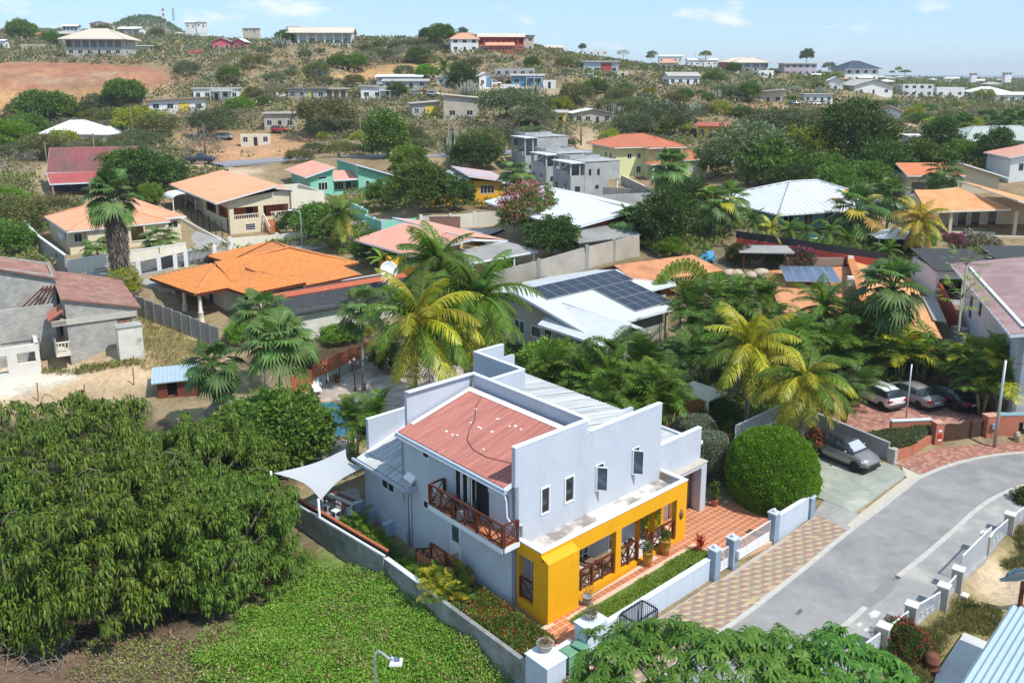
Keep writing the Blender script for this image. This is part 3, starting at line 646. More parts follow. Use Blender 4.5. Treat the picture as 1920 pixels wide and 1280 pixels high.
def build_blue():
 r=bh
 # left wall: along b, outward -a ; wall() p->q with the outside on the right
 L0=8.9
 ops=[(7.37,6.74,5.05,5.62),(4.75,2.02,3.5,5.62),(7.43,6.88,2.15,2.68),(5.08,4.22,.42,2.42)]
 mk=lambda o:(L0-o[0],L0-o[1],o[2],o[3])
 w=MB();w.wall((0,L0),(0,FB),-1.6,6.0,.22,[mk(o) for o in ops])
 # stepped front wall
 fw_=[(1.6,2.22,4.03,5.43),(3.2,3.88,4.05,5.43),(5.38,6.04,3.98,5.4),(8.17,8.83,3.95,5.44)]
 gf=[(1.0,2.0,.2,2.3),(4.05,4.95,.35,2.3),(6.5,7.6,.2,2.35)]
 w.wall((0,FB),(4.72,FB),-.6,7.93,.25,[o for o in fw_ if o[1]<4.7]+gf[:1])
 w.wall((4.72,FB),(10.6,FB),-.6,7.3,.25,[(o[0]-4.72,o[1]-4.72,o[2],o[3]) for o in fw_ if o[0]>4.7]+[(o[0]-4.72,o[1]-4.72,o[2],o[3]) for o in gf[2:]])
 w.wall((10.6,FB),(14.3,FB),-.3,4.85,.25,[(.35,3.35,-.2,2.75)],mr=0)
 # left edge of the parapet above the roof, far side parapets, ridge wall
 w.box(.02,.27,FB+.003,FB+.25,6.0,6.1)
 w.wall((4.95,9.3),(.42,9.3),5.2,7.93,-.22)
 w.wall((0,9.3),(0,8.9),3.0,5.9,.22);w.box(.0,.42,9.08,9.3,-1.,5.9)
 w.wall((4.85,9.08),(4.85,.42),5.5,7.93,.22)
 # wing walls
 w.wall((0,13.15),(0,8.9),-2.,3.15,.22,[(13.15-11.35,13.15-10.08,1.85,2.5)])
 w.box(.25,3.6,12.98,13.2,-1.5,5.25)
 w.box(3.4,4.6,12.97,13.19,-1.5,4.6)
 # rear terrace parapets
 w.box(4.86,7.42,7.75,7.97,5.5,7.9);w.box(7.4,7.62,7.76,12.2,5.5,7.93);w.box(7.63,9.7,11.98,12.2,5.5,7.95);w.box(9.5,10.6,11.97,12.19,5.5,7.1)
 w.box(10.35,10.58,.41,12.,-.3,5.9);w.box(4.6,10.3,11.9,12.1,-1,5.6)
 w.box(14.08,14.3,.41,5.2,-.2,4.1);w.box(10.6,14.3,5.2,5.4,-.2,4.6)
 w.build('wall',m_blue,r)
 # copings, slightly proud
 for q in ((-.02,4.98,FB-.02,FB+.27,7.932,7.98),(4.985,10.62,FB-.02,FB+.27,7.303,7.345),(10.625,14.32,FB-.02,FB+.27,4.853,4.9),(4.83,5.1,.425,9.06,7.932,7.975),(.4,5.1,9.065,9.32,7.933,7.977),(.23,3.62,12.96,13.22,5.253,5.29),(5.11,7.39,7.73,7.99,7.903,7.945),(7.395,7.64,7.74,12.22,7.933,7.972),(7.65,9.72,11.96,12.22,7.953,7.99)):MB().box(*q).build('coping',m_bwhite,r)
 # red corrugated roof
 rf=MB();zt=lambda a:6.03+.245*(a+.35)
 rf.ribs((-.38,9.05,zt(-.38)),(-.38,.46,zt(-.38)),(4.62,.46,zt(4.62)),(4.62,9.05,zt(4.62)),.155,.022,th=.05)
 rr=rf.build('roof',m_redroof,r)
 fl=MB();k=.035
 fl.slab((.45,9.06,zt(.45)+k),(.45,8.78,zt(.45)+k),(4.6,8.78,zt(4.6)+k),(4.6,9.06,zt(4.6)+k),.02)
 fl.slab((4.28,8.77,zt(4.28)+k),(4.28,.5,zt(4.28)+k),(4.6,.5,zt(4.6)+k),(4.6,8.77,zt(4.6)+k),.02)
 for _ in range(16):
  a=rnd.choice([1.1,2.2,3.2])+rnd.uniform(-.1,.1);b=rnd.uniform(1,8.4);e=rnd.uniform(.04,.07);l=e*rnd.choice([1,1,1,3])
  fl.slab((a-e,b-l,zt(a-e)+.03),(a+e,b-l,zt(a+e)+.03),(a+e,b+l,zt(a+e)+.03),(a-e,b+l,zt(a-e)+.03),.02)
 fl.build('flashing',m_flash,rr)
 cb=MB();cb.tube([(a,b,zt(a)+.03) for a,b in [(4.2,7.6),(3.4,7.1),(2.6,6.2),(1.7,5.6),(1.1,5.0),(.75,4.1),(.7,3.0),(1.0,1.8),(1.2,.6)]],.018,4)
 cb.build('roof_cable',mat('old_cable',(.12,.07,.06),.1,3,.8),rr)
 # gutter and barge board
 g=MB();g.box(-.53,-.385,.3,9.1,5.83,5.98);g.box(-.6,-.38,.28,9.15,5.79,5.825)
 g.build('gutter',m_gutter,r)
 bb=MB();bb.bar((-.5,.38,5.93),(.0,.38,6.06),.05,.22);bb.build('barge_board',m_bwhite,r)
 # wing roof
 zw=lambda a:3.2+.30*(a+.6)
 rw=MB();rw.ribs((-.62,12.95,zw(-.62)),(-.62,8.0,zw(-.62)),(-.02,8.0,zw(-.02)),(-.02,12.95,zw(-.02)),.2,.03)
 rw.ribs((0.02,12.95,zw(.0)),(0.02,9.32,zw(.0)),(4.6,9.32,zw(4.6)),(4.6,12.95,zw(4.6)),.2,.03)
 ro=rw.build('roof',m_grey_roof,r,label='grey corrugated lean-to roof of the left wing')
 f=MB();f.slab((0,12.96,zw(0)+.03),(0,12.72,zw(0)+.03),(3.6,12.72,zw(3.6)+.03),(3.6,12.96,zw(3.6)+.03),.02);f.build('flashing',m_flash,ro)
 g=MB();g.box(-.76,-.63,7.95,13.3,3.0,3.14);g.box(-.62,-.01,7.9,8.0,2.98,3.2);g.build('gutter',m_gutter,r)
 h=MB();h.slab((-.3,8.75,3.5),(-.3,8.02,3.42),(0,8.02,3.62),(0,8.75,3.72),.1);h.build('roof_cap',m_flash,r)
 # grey rear roofs
 zg=lambda a:7.08-.175*(a-4.86)
 g1=MB();g1.ribs((10.75,.45,zg(10.75)),(10.75,7.72,zg(10.75)),(5.12,7.72,zg(5.12)),(5.12,.45,zg(5.12)),.2,.025,prof='trap');
 g1.ribs((10.75,8.0,zg(10.75)),(10.75,11.9,zg(10.75)),(7.66,11.9,zg(7.66)),(7.66,8.0,zg(7.66)),.2,.025,prof='trap')
 g1.slab((10.75,7.72,zg(10.75)+.01),(10.75,8.0,zg(10.75)+.01),(7.66,8.0,zg(7.66)+.01),(7.66,7.72,zg(7.66)+.01),.05)
 go=g1.build('roof',m_grey_roof,r,label='grey sheet roof behind the stepped front wall')
 sm=MB()
 for b in (1.6,2.9,4.2,5.5,6.8):sm.slab((10.7,b-.035,zg(10.7)+.05),(10.7,b+.035,zg(10.7)+.05),(5.14,b+.035,zg(5.14)+.05),(5.14,b-.035,zg(5.14)+.05),.03)
 sm.slab((7.66,7.66,zg(7.66)+.05),(7.3,7.66,zg(7.3)+.05),(5.2,7.66,zg(5.2)+.05),(5.2,7.72,zg(5.2)+.05),.03)
 sm.build('roof_seam',m_flash,go)
 z2_=lambda a:4.5-.14*(a-10.6)
 g2=MB();g2.ribs((14.5,.42,z2_(14.5)),(14.5,5.5,z2_(14.5)),(10.6,5.5,z2_(10.6)),(10.6,.42,z2_(10.6)),.2,.025,prof='trap')
 g2.build('roof',m_grey_roof,r,label='small grey sheet roof over the garage')
 g=MB();g.box(14.52,14.72,.3,5.4,3.72,3.9);g.build('gutter',m_bwhite,r)
 # upper front windows: two fixed, two casements standing open
 for i,(a0,a1,z0,z1) in enumerate(fw_):
  if i<2:window(r,(a0,FB,z0),(1,0,0),(0,-1,0),a1-a0,z1-z0,.07,depth=.1,inset=.05)
  else:
   o=window(r,(a0,FB,z0),(1,0,0),(0,-1,0),a1-a0,z1-z0,.06,depth=.1,inset=.07)
   t=math.radians(52);window(o,(a0+.05,FB-.05,z0+.05),(math.cos(t),-math.sin(t),0),(-math.sin(t),-math.cos(t),0),a1-a0-.06,z1-z0-.1,.06,inset=.02,name='open_sash',gm=m_glassb,depth=.05)
 # garage: brown back wall and thin ledge on a pier
 p=MB();p.box(10.95,14.05,.5,.6,-.2,2.8);p.build('garage_back_wall',m_tbrown,r)
 p=MB();p.box(13.82,14.32,-.32,FB-.003,-.3,2.72);p.box(11.0,14.32,-.32,FB-.003,2.72,2.93);p.build('garage_pier',m_blue,r)
 p=MB();p.box(10.98,14.36,-.36,FB-.004,2.932,3.0);p.build('garage_ledge',mat('sandy_ledge',(.50,.45,.38),.12,2,.9),r)
 p=MB();p.box(12.0,13.0,.44,.5,-.1,2.1);d=p.build('door',mat('brown_door',(.27,.13,.06),.12,4,.6),r)
 h=MB();h.box(12.85,12.9,.40,.435,1.,1.12);h.build('handle',m_pipe,d)
 # french doors on the balcony, the right leaf open
 x=[4.72,4.15,3.6,3.05,2.05];z0,z1=3.52,5.6
 for i in range(3):
  window(r,(.0,x[i],z0),(0,-1,0),(-1,0,0),x[i]-x[i+1]-.03,z1-z0,.075,name='french_door',inset=.09)
 t=math.radians(62);window(r,(-.03,3.05,z0),(-math.sin(t)*.75,-math.cos(t)*.75,0),(-math.cos(t),math.sin(t),0),.6,z1-z0,.08,name='french_door',label='balcony door leaf standing open',inset=.03,depth=.05)
 p=MB();p.box(.12,.2,2.05,3.05,3.5,5.6);p.build('dark_doorway',m_dark,r)
 # small windows on the shaded side
 window(r,(0,7.37,5.05),(0,-1,0),(-1,0,0),.63,.57,.07,inset=.02)
 window(r,(0,7.43,2.15),(0,-1,0),(-1,0,0),.55,.53,.07,inset=.02)
 window(r,(0,11.35,1.85),(0,-1,0),(-1,0,0),1.27,.65,.05,bars=2,inset=.02)
 # side door with louvres
 d=window(r,(0,5.06,.44),(0,-1,0),(-1,0,0),.82,1.96,.12,inset=.05,name='door',gm=m_white)
 l=MB()
 for k in range(7):l.bar((-.03,4.92,1.42+k*.12),(-.03,4.36,1.42+k*.12),.11,.02)
 l.build('louvre',m_glassb,d);h=MB();h.bar((-.06,4.32,1.3),(-.06,4.32,1.45),.04);h.build('handle',m_pipe,d)
 # ground floor porch windows and door
 window(r,(4.05,FB,.35),(1,0,0),(0,-1,0),.9,1.95,.07,bars=2,hb=3,inset=-.03)
 window(r,(6.5,FB,.2),(1,0,0),(0,-1,0),1.1,2.15,.07,bars=2,hb=2,inset=.03,gm=m_glassb)
 window(r,(1.0,FB,.2),(1,0,0),(0,-1,0),1.,2.1,.07,bars=1,hb=1,inset=.03,gm=m_glassb)
 # plinth line, fins with pot shelves, pipes
 p=MB()
 for b in (12.2,10.35,13.5):p.box(-.62,-.002,b-.16,b+.16,-1.9,.18)
 p.build('wall_fin',mat('blue_fin_shaded',(.36,.43,.56),.05,1,.8),r)  # darker than the wall blue: the fins' shading is put into the colour
 p=MB();p.box(-.06,-.001,8.95,13.15,-2,.1);p.build('plinth',m_blue,r)
 def pipe(pts,rad=.05):
  m=MB();m.tube(pts,rad,8);m.build('downpipe',m_pipe,r)
 pipe([(-.35,8.3,3.0),(-.3,8.35,2.75),(-.08,8.7,2.55),(-.08,8.72,-1.0)]);pipe([(-.08,8.5,3.1),(-.08,8.5,-1.0)])
 pipe([(-.2,1.25,5.5),(-.12,.75,5.45),(-.12,.65,5.2),(-.12,.6,4.4),(-.13,.3,4.2),(-.1,0.02,4.15),(.2,FB-.1,4.12),(.35,FB-.1,4.05),(.36,FB-.09,3.3)],.06)
 p=MB();p.box(-.16,-.002,.75,1.9,5.2,5.5);p.build('wall_box',m_pipe,r)
 # balcony
 p=MB();p.box(-1.08,-.003,-.18,5.5,3.2,3.46);bs=p.build('balcony_slab',m_bwhite,r)
 p=MB()
 n=0
 for i in range(3):
  for j in range(15):
   t_=MB();t_.box(-1.04+i*.345,-1.04+i*.345+.33,-.14+j*.373,-.14+j*.373+.36,3.461,3.475);t_.build('balcony_tile',m_terra,bs)
 xrail(r,(-1.0,-.12,3.46),(-1.0,5.42,3.46),1.1,6,post_drop=.3,name='balcony_railing')
 xrail(r,(-.1,-.12,3.46),(-.93,-.12,3.46),1.1,1,name='balcony_railing');xrail(r,(-.1,5.42,3.46),(-.93,5.42,3.46),1.1,1,name='balcony_railing')
 # landing and steps
 p=MB();p.box(-1.15,-.003,4.0,6.5,-1.4,.42);p.build('door_landing',m_terra,r)
 p=MB()
 for k in range(5):
  q=MB();q.box(-1.15,-.004,4.0-.3*(k+1),4.0-.3*k-.003,-1.4,.42-.17*(k+1));q.build('step',m_terra,r)
 xrail(r,(-1.1,4.05,.42),(-1.1,5.3,.42),.98,1,name='landing_railing');xrail(r,(-1.1,5.3,.3),(-1.1,6.6,-.3),.8,2,name='landing_railing',mm=mat('black_iron',(.02,.02,.022),.1,4,.5),pw=.05)
 xrail(r,(-1.1,4.0,.38),(-1.1,2.6,-.55),.9,2,name='stair_railing')
 # ---------------- yellow porch
 p=MB()
 p.wall((.1,-1.5),(10.9,-1.5),-.4,3.38,.3,[(2.1-.1,5.22-.1,.22,2.55),(5.62-.1,7.02-.1,.22,2.55),(7.02-.1,8.2-.1,.05,2.55),(8.2-.1,10.05-.1,.22,2.55)])
 p.wall((.1,FB-.003),(.1,-1.5+.305),-.6,3.38,.28,[(.08,1.12,.4,2.72)],mr=0)
 p.wall((10.9,-1.195),(10.9,FB-.003),-.4,3.38,.28,[(.1,1.2,.0,2.5)],mr=0)
 p.build('porch_wall',m_yel,r)
 p=MB();p.box(.08,2.1,-1.98,-1.503,-.3,3.0);p.slab((.08,-1.51,3.22),(2.1,-1.51,3.22),(2.1,-1.99,3.02),(.08,-1.99,3.02),.05);p.build('porch_pier',m_yel,r)
 p=MB();p.box(.2,10.78,-1.35,FB-.004,2.62,2.95);p.build('porch_roof',m_worn,r)
 p=MB();p.box(.07,10.93,-1.53,-1.25,3.383,3.43);p.box(.07,.36,-1.245,FB-.005,3.384,3.432);p.box(10.64,10.93,-1.245,FB-.005,3.384,3.432);p.box(10.62,10.65,-1.22,.1,2.95,3.383);p.build('porch_coping',m_bwhite,r)
 p=MB();p.box(.4,10.6,-1.19,FB-.006,-.2,.16);pf=p.build('porch_floor',m_pf,r)
 for k in range(5):pass
 xrail(r,(2.14,-1.36,.24),(5.18,-1.36,.24),1.08,4,name='porch_railing');xrail(r,(5.66,-1.36,.24),(7.0,-1.36,.24),1.08,2,name='porch_railing')
 xrail(r,(8.22,-1.36,.24),(10.02,-1.36,.24),1.08,2,name='porch_railing');xrail(r,(.24,.05,.42),(.24,-1.05,.42),1.05,1,name='porch_railing')
 p=MB();p.lathe([(.0,1.2),(.05,1.24),(.13,1.5),(.15,1.6),(.13,1.7),(.05,1.96),(0,2.0)],10.44,-1.51,8);o=p.build('wall_ornament',mat('brown_shield',(.20,.10,.05),.3,8,.6),r);o.scale=(1,1,.78);o.location.z=.32
build_blue()
# shade sail
def sail():
 t=thing('shade_sail','pale grey triangular shade sail stretched beside the blue house','shade sail',LW(-2.5,13,-.7),RZ)
 inv=lambda a,b,z:Vector((a+2.5,b-13,z+.7))
 C=[inv(-4.3,15.9,2.4),inv(-3.05,12.85,1.5),inv(-.4,12.5,2.75),inv(-.1,15.0,2.9)]
 n=14;V=[];mb=MB()
 for i in range(n+1):
  for j in range(n+1):
   u=i/n;v=j/n
   e=lambda a,b,t_,sg:a.lerp(b,t_)
   p=(C[0]*(1-u)*(1-v)+C[1]*u*(1-v)+C[2]*u*v+C[3]*(1-u)*v)
   cen=(C[0]+C[1]+C[2]+C[3])/4
   # hollow edges
   k=.30*(4*u*(1-u)*(2*v-1)**4+4*v*(1-v)*(2*u-1)**4)
   p=p+(cen-p)*k*(.75);V.append(tuple(p))
 fs=[(i*(n+1)+j,(i+1)*(n+1)+j,(i+1)*(n+1)+j+1,i*(n+1)+j+1) for i in range(n) for j in range(n)]
 mb.add(V,fs,0,True);lo_=[(p[0],p[1],p[2]-.015) for p in V];mb.add(lo_,[f[::-1] for f in fs],0,True)
 mb.build('sail_cloth',mat('sail_cloth',(.44,.46,.48),.04,1,.8),t)
 for q,zz in ((C[0],2.5),(C[1],1.55)):
  m=MB();m.tube([(q.x-.06,q.y+.06,-.6),(q.x-.1,q.y+.1,zz+.7)],.07,8);m.build('post',m_bwhite,t)
sail()
# ---------------- walls of the lot
m_bwall=mat('old_boundary_concrete',(.30,.30,.29),.22,1.6,.9,.01,14,col2=(.16,.16,.15),f2=.55,s2=.7)
m_rwood=mat('red_board',(.42,.12,.05),.15,4,.6)
def boundary():
 t=thing('boundary_wall','stained grey concrete boundary wall running along the green lot','wall',LW(-2.55,4,-1.3),RZ)
 z=lambda x:x+1.3
 mb=MB()
 segs=[(-3.55,2.9,.28),(2.9,7.2,.30)]
 for b0,b1,zt in segs:mb.box(-.11,.11,b0-4,b1-4,-1,z(zt-.03))
 mb.box(-.16,.16,-.3,.0,-1,z(.27));mb.build('wall_panel',m_bwall,t)
 m=MB();m.box(-.13,.13,-1.1,3.2,z(.273),z(.33));m.build('coping',m_bwhite,t)
 F0=Vector((-.1,3.2,0));F1=Vector((-.85,11.8,0));up=lambda p,zz:Vector((p.x,p.y,zz))
 mb=MB();mb.bar(up(F0,(z(.45)-1)/2),up(F1,(z(.45)-1)/2),.2,z(.45)+1);mb.build('wall_panel',m_bwall,t,label='taller far stretch of the boundary wall with a red rail')
 m=MB();m.bar(up(F0,z(.47)),up(F1,z(.47)),.12,.04);m.build('coping',m_bwhite,t)
 o=Vector((.2,0,0))
 for k in range(4):
  m=MB();a=F0.lerp(F1,k/4)+o;b=F0.lerp(F1,(k+.99)/4)+o;m.bar(up(a,z(.36)),up(b,z(.36)),.04,.5);m.build('board',mat('dark_board',(.05,.022,.015),.2,4,.6),t)
 m=MB();m.bar(up(F0+o,z(.66)),up(F1+o,z(.66)),.16,.08);m.build('top_rail',m_rwood,t)
boundary()
m_gwall=mat('garden_wall_blue',(.49,.56,.66),.06,.8,.8,.003,30,col2=(.44,.50,.59),f2=.62,s2=.6,streak=.08)
def gwall():
 t=thing('garden_wall','low pale blue garden wall between the green lawn and the paver footpath','wall',LW(0.95,-4.6),RZ)
 mb=MB();mb.box(0.002,7.72,-.1,.1,-.5,1.02);mb.build('wall_body',m_gwall,t);mb=MB();mb.box(0,7.72,-.13,.13,1.022,1.09);mb.build('coping',m_bwhite,t)
 t=thing('wall_pillar','broad blue wall pillar carrying the spiky bowl plant','pillar',LW(.32,-4.4),RZ)
 mb=MB();mb.box(-.6,.62,-.4,.4,-.6,1.36);mb.build('pillar_body',m_gwall,t);mb=MB();mb.box(-.64,.66,-.44,.44,1.362,1.42);mb.build('cap',mat('blue_cap',(.60,.70,.80),.05,1,.7),t)
 t=thing('wall_pillar','broad blue corner pillar carrying the round stone bowl','pillar',LW(-2.15,-4.2),RZ)
 mb=MB();mb.box(-.6,.5,-.65,.65,-1.6,.78);mb.build('pillar_body',m_gwall,t);mb=MB();mb.box(-.64,.54,-.69,.69,.782,.84);mb.build('cap',mat('blue_cap2',(.66,.74,.83),.05,1,.7),t)
 t=thing('low_wall','short low blue wall between the two broad pillars','wall',LW(-.95,-3.85),RZ)
 mb=MB();mb.box(-.69,.65,-.1,.1,-.6,.42);mb.build('wall_body',m_gwall,t);mb=MB();mb.box(-.69,.65,-.12,.12,.422,.47);mb.build('coping',m_bwhite,t)
 t=thing('garden_wall','blue garden wall under the round bright green topiary','wall',LW(14.72,-4.75),RZ)
 mb=MB();mb.box(0,3.1,-.1,.1,-.4,1.25);mb.build('wall_body',m_gwall,t);mb=MB();mb.box(0,3.1,-.12,.12,1.252,1.3);mb.build('coping',m_bwhite,t)
 m_gp=mat('slate_blue_post',(.24,.31,.40),.06,1,.7)
 for a,l in ((8.9,'slate blue gate post at the end of the garden wall, left of the small gate'),(10.45,'slate blue gate post between the small gate and the sliding gate'),(14.3,'slate blue gate post right of the sliding gate'),(18.05,'slate blue post at the end of the wall by the forecourt')):
  t=thing('gate_post',l,'gate post',LW(a,-4.75),RZ)
  h=1.55 if a<18 else 1.2
  mb=MB();mb.box(-.23,.23,-.23,.23,-.4,h);mb.build('post_body',m_gp,t);mb=MB();mb.box(-.27,.27,-.27,.27,h+.002,h+.07);mb.build('cap',m_gwall,t)
  if a<18:
   mb=MB();mb.lathe([(.06,h+.072),(.08,h+.1),(.09,h+.22),(.05,h+.27)],0,0,10);mb.build('lamp',m_frame,t)
  if a==10.45:
   mb=MB();mb.box(.0,.24,-.42,-.235,.55,.95);mb.build('mailbox',m_frame,t)
 def gate(name,lab,a0,a1,panel,z0=.08,h=1.2):
  t=thing(name,lab,'gate',LW((a0+a1)/2,-4.72),RZ);w=(a1-a0)/2-.02
  mb=MB();mb.bar((-w,0,h),(w,0,h),.05);mb.bar((-w,0,z0),(w,0,z0),.06);mb.bar((-w,0,z0),(-w,0,h),.05);mb.bar((w,0,z0),(w,0,h),.05);mb.build('frame',m_frame,t)
  if panel:
   for k in range(3):
    q=MB();x0=-w+.04+k*(2*w-.08)/3;q.box(x0+.01,x0+(2*w-.08)/3-.01,-.015,.015,z0+.04,z0+.5);q.build('panel',m_frame,t)
  n=int(2*w/.11);bm_=MB()
  for k in range(1,n):
   x=-w+2*w*k/n;bm_.bar((x,0,z0+(.5 if panel else .03)),(x,0,h),.022)
  o=bm_.build('bars',m_frame,t);o['kind']='stuff'
 gate('pedestrian_gate','small white barred gate between the two left slate posts',9.15,10.2,True)
 gate('sliding_gate','long white barred sliding gate closing the tiled yard',10.72,14.05,True)
gwall()
# ---- houses of the street behind
def place(u,v,z=None):return G(u,v) if z is None else at(u,v,z)
def house(name,label,u,v,yaw,z=None,cat='house',group=None):return thing(name,label,cat,place(u,v,z),math.radians(yaw),group)
def bx(root,m,x0,x1,y0,y1,z1,ops=None,z0=-2.5,t=.2,tops=None,sides='FRKL',fm=None,gm=None,dm=None,name='wall',label=None):
 "four walls with openings; tops gives corner heights for sloped walls; openings (s0,s1,z0,z1,kind)"
 ops=ops or {};tp={'FL':z1,'FR':z1,'KR':z1,'KL':z1};tp.update(tops or {})
 S_={'F':((x0,y0),(x1,y0),'FL','FR'),'R':((x1,y0),(x1,y1),'FR','KR'),'K':((x1,y1),(x0,y1),'KR','KL'),'L':((x0,y1),(x0,y0),'KL','FL')}
 mb=MB()
 for k in sides:
  p,q,a,b=S_[k];p=Vector(p);q=Vector(q);d=(q-p).normalized();i0=t+.001 if k in 'RL' else 0
  o=[(s0-i0,s1-i0,a0,a1) for s0,s1,a0,a1,*_ in ops.get(k,())]
  if k in 'RL':p=p+d*i0;q=q-d*i0
  mb.wall(p,q,z0,tp[a],t,o,zt=tp[b])
 w=mb.build(name,m,root,label=label)
 for k in sides:
  p,q,a,b=S_[k];d=Vector((q[0]-p[0],q[1]-p[1],0)).normalized();n=Vector((d.y,-d.x,0))
  for s0,s1,a0,a1,*kd in ops.get(k,()):
   kd=kd[0] if kd else 'w2'
   if kd=='o':continue
   P=Vector((p[0],p[1],0))+d*s0+Vector((0,0,a0))
   if kd=='d':window(root,P,d,n,s1-s0,a1-a0,.08,1,name='door',inset=.1,gm=dm or m_dark,fm=fm)
   elif kd=='g':window(root,P,d,n,s1-s0,a1-a0,.05,1,name='garage_door',inset=.1,gm=dm or m_white,fm=fm)
   else:window(root,P,d,n,s1-s0,a1-a0,.06,int(kd[1]),hb=int(kd[2]) if len(kd)>2 else 0,inset=.05,fm=fm,gm=gm)
 return w
def hip(root,x0,x1,y0,y1,zE,rise,m,pitch=.3,amp=.03,inset=None,ridge_m=None,rows=0,soffit=True,name='roof',label=None,prof='sin'):
 w,d=x1-x0,y1-y0;k=min(w,d)/2 if inset is None else inset
 if w>=d:r0=((x0+k),(y0+y1)/2,zE+rise);r1=((x1-k),(y0+y1)/2,zE+rise)
 else:r0=((x0+x1)/2,y0+k,zE+rise);r1=((x0+x1)/2,y1-k,zE+rise)
 A_,B_,C_,D_=(x0,y0,zE),(x1,y0,zE),(x1,y1,zE),(x0,y1,zE);mb=MB()
 F4=[(A_,B_,r1,r0),(B_,C_,r1,r1),(C_,D_,r0,r1),(D_,A_,r0,r0)] if w>=d else [(A_,B_,r0,r0),(B_,C_,r1,r0),(C_,D_,r1,r1),(D_,A_,r0,r1)]
 for f in F4:mb.ribs(*f,pitch,amp,rows=rows,prof=prof)
 rf=mb.build(name,m,root,label=label)
 cp=MB();rr=.09 if pitch<.5 else .12
 for a,b in ((A_,r0),(B_,r1 if w>=d else r0),(C_,r1),(D_,r0 if w>=d else r1),(r0,r1)):
  if (Vector(a)-Vector(b)).length>.1:cp.tube([Vector(a)+Vector((0,0,.03)),Vector(b)+Vector((0,0,.03))],rr,6)
 o=cp.build('ridge_cap',ridge_m or m,rf)
 fb=MB();h=.16
 for (a,b) in ((A_,B_),(B_,C_),(C_,D_),(D_,A_)):
  fb.bar(Vector(a)-Vector((0,0,h/2+.03)),Vector(b)-Vector((0,0,h/2+.03)),.04,h)
 fb.build('fascia',m_white if ridge_m is not m_wood else m_wood,rf);return rf
def plane_roof(root,e0,e1,t1,t0,m,pitch=.25,amp=.025,fas=None,name='roof',label=None,rows=0,prof='sin',th=.08):
 mb=MB();mb.ribs(e0,e1,t1,t0,pitch,amp,rows=rows,prof=prof,th=th);rf=mb.build(name,m,root,label=label)
 if fas is not None:
  fb=MB();P=[Vector(p)-Vector((0,0,.1)) for p in (e0,e1,t1,t0)]
  for i in range(4):fb.bar(P[i],P[(i+1)%4],.05,.2)
  fb.build('fascia',fas,rf)
 return rf
def balus(root,p,q,h,m,n=None,name='balustrade'):
 p=Vector(p);q=Vector(q);u=Vector((0,0,h));r=MB();r.bar(p+u,q+u,.16,.1);r.bar(p+Vector((0,0,.05)),q+Vector((0,0,.05)),.16,.1);o=r.build(name,m,root)
 L_=(q-p).length;n=n or max(2,int(L_/.28))
 for i in range(n):
  x=p.lerp(q,(i+.5)/n);b=MB();b.lathe([(.035,.1),(.06,.1+.3*h),(.03,.1+.55*h),(.045,h-.05)],x.x,x.y,6);bo=b.build('baluster',m,o);bo.location.z=x.z
 return o
m_clay=mat('orange_clay_tile',(.60,.215,.055),.2,4,.75,.0,10,col2=(.46,.165,.05),f2=.6,s2=2.2,w2=.12)
m_peach=mat('peach_roof',(.66,.33,.19),.07,1.0,.8,col2=(.58,.27,.15),f2=.6,s2=.4)
m_peach2=mat('salmon_roof',(.62,.31,.23),.06,1.,.85,col2=(.56,.26,.19),f2=.6,s2=.4)
m_cream=mat('cream_paint',(.66,.58,.42),.05,.7,.8,col2=(.60,.52,.37),f2=.62,s2=.6,streak=.08)
m_creamw=mat('cream_wall_paint',(.70,.65,.53),.05,.7,.8,streak=.08)
m_block=mat('bare_block',(.40,.39,.36),.10,2.,.95,.006,8,col2=(.31,.30,.28),f2=.55,s2=.7)
def coursed(m,bw=.42,bh=.21):
 "block courses: mortar joints slightly sunk and paler, laid in the wall's own plane"
 t=m.node_tree;L=t.links.new;b=t.nodes['Principled BSDF'];src=b.inputs['Base Color'].links[0].from_socket;tc=N(t,'ShaderNodeTexCoord');sp=N(t,'ShaderNodeSeparateXYZ');L(tc.outputs['Object'],sp.inputs[0]);ad=N(t,'ShaderNodeMath',operation='ADD');L(sp.outputs[0],ad.inputs[0]);L(sp.outputs[1],ad.inputs[1]);cb=N(t,'ShaderNodeCombineXYZ');L(ad.outputs[0],cb.inputs[0]);L(sp.outputs[2],cb.inputs[1])
 br=N(t,'ShaderNodeTexBrick');br.inputs['Scale'].default_value=1;br.inputs['Brick Width'].default_value=bw;br.inputs['Row Height'].default_value=bh;br.inputs['Mortar Size'].default_value=.016;br.inputs['Color1'].default_value=(.9,.9,.9,1);br.inputs['Color2'].default_value=(1.12,1.12,1.1,1);br.inputs['Mortar'].default_value=(.72,.71,.69,1);L(cb.outputs[0],br.inputs['Vector'])
 mx=N(t,'ShaderNodeMix',data_type='RGBA',blend_type='MULTIPLY');mx.inputs['Factor'].default_value=1;L(src,mx.inputs['A']);L(br.outputs['Color'],mx.inputs['B']);L(mx.outputs['Result'],b.inputs['Base Color'])
coursed(m_block)
m_brownroof=mat('brown_sheet_roof',(.25,.13,.10),.18,1.4,.9,.0,10,col2=(.34,.20,.16),f2=.55,s2=.9,stretch=None)
m_stain=mat('stained_whitewash',(.62,.60,.54),.12,1.2,.9,.004,20,col2=(.26,.25,.23),f2=.63,s2=.55,w2=.06)
m_mint=mat('mint_paint',(.22,.56,.42),.05,.7,.8,streak=.08)
m_lilacbl=mat('light_blue_post',(.45,.60,.72),.05,1,.8)
m_amber=mat('amber_paint',(.76,.40,.02),.05,.7,.7)
m_cem=mat('raw_cement',(.40,.41,.41),.12,.7,.92,.004,20,col2=(.32,.33,.33),f2=.55,s2=.4,streak=.08)
m_lime=mat('lime_paint',(.66,.68,.36),.05,.6,.8,streak=.08)
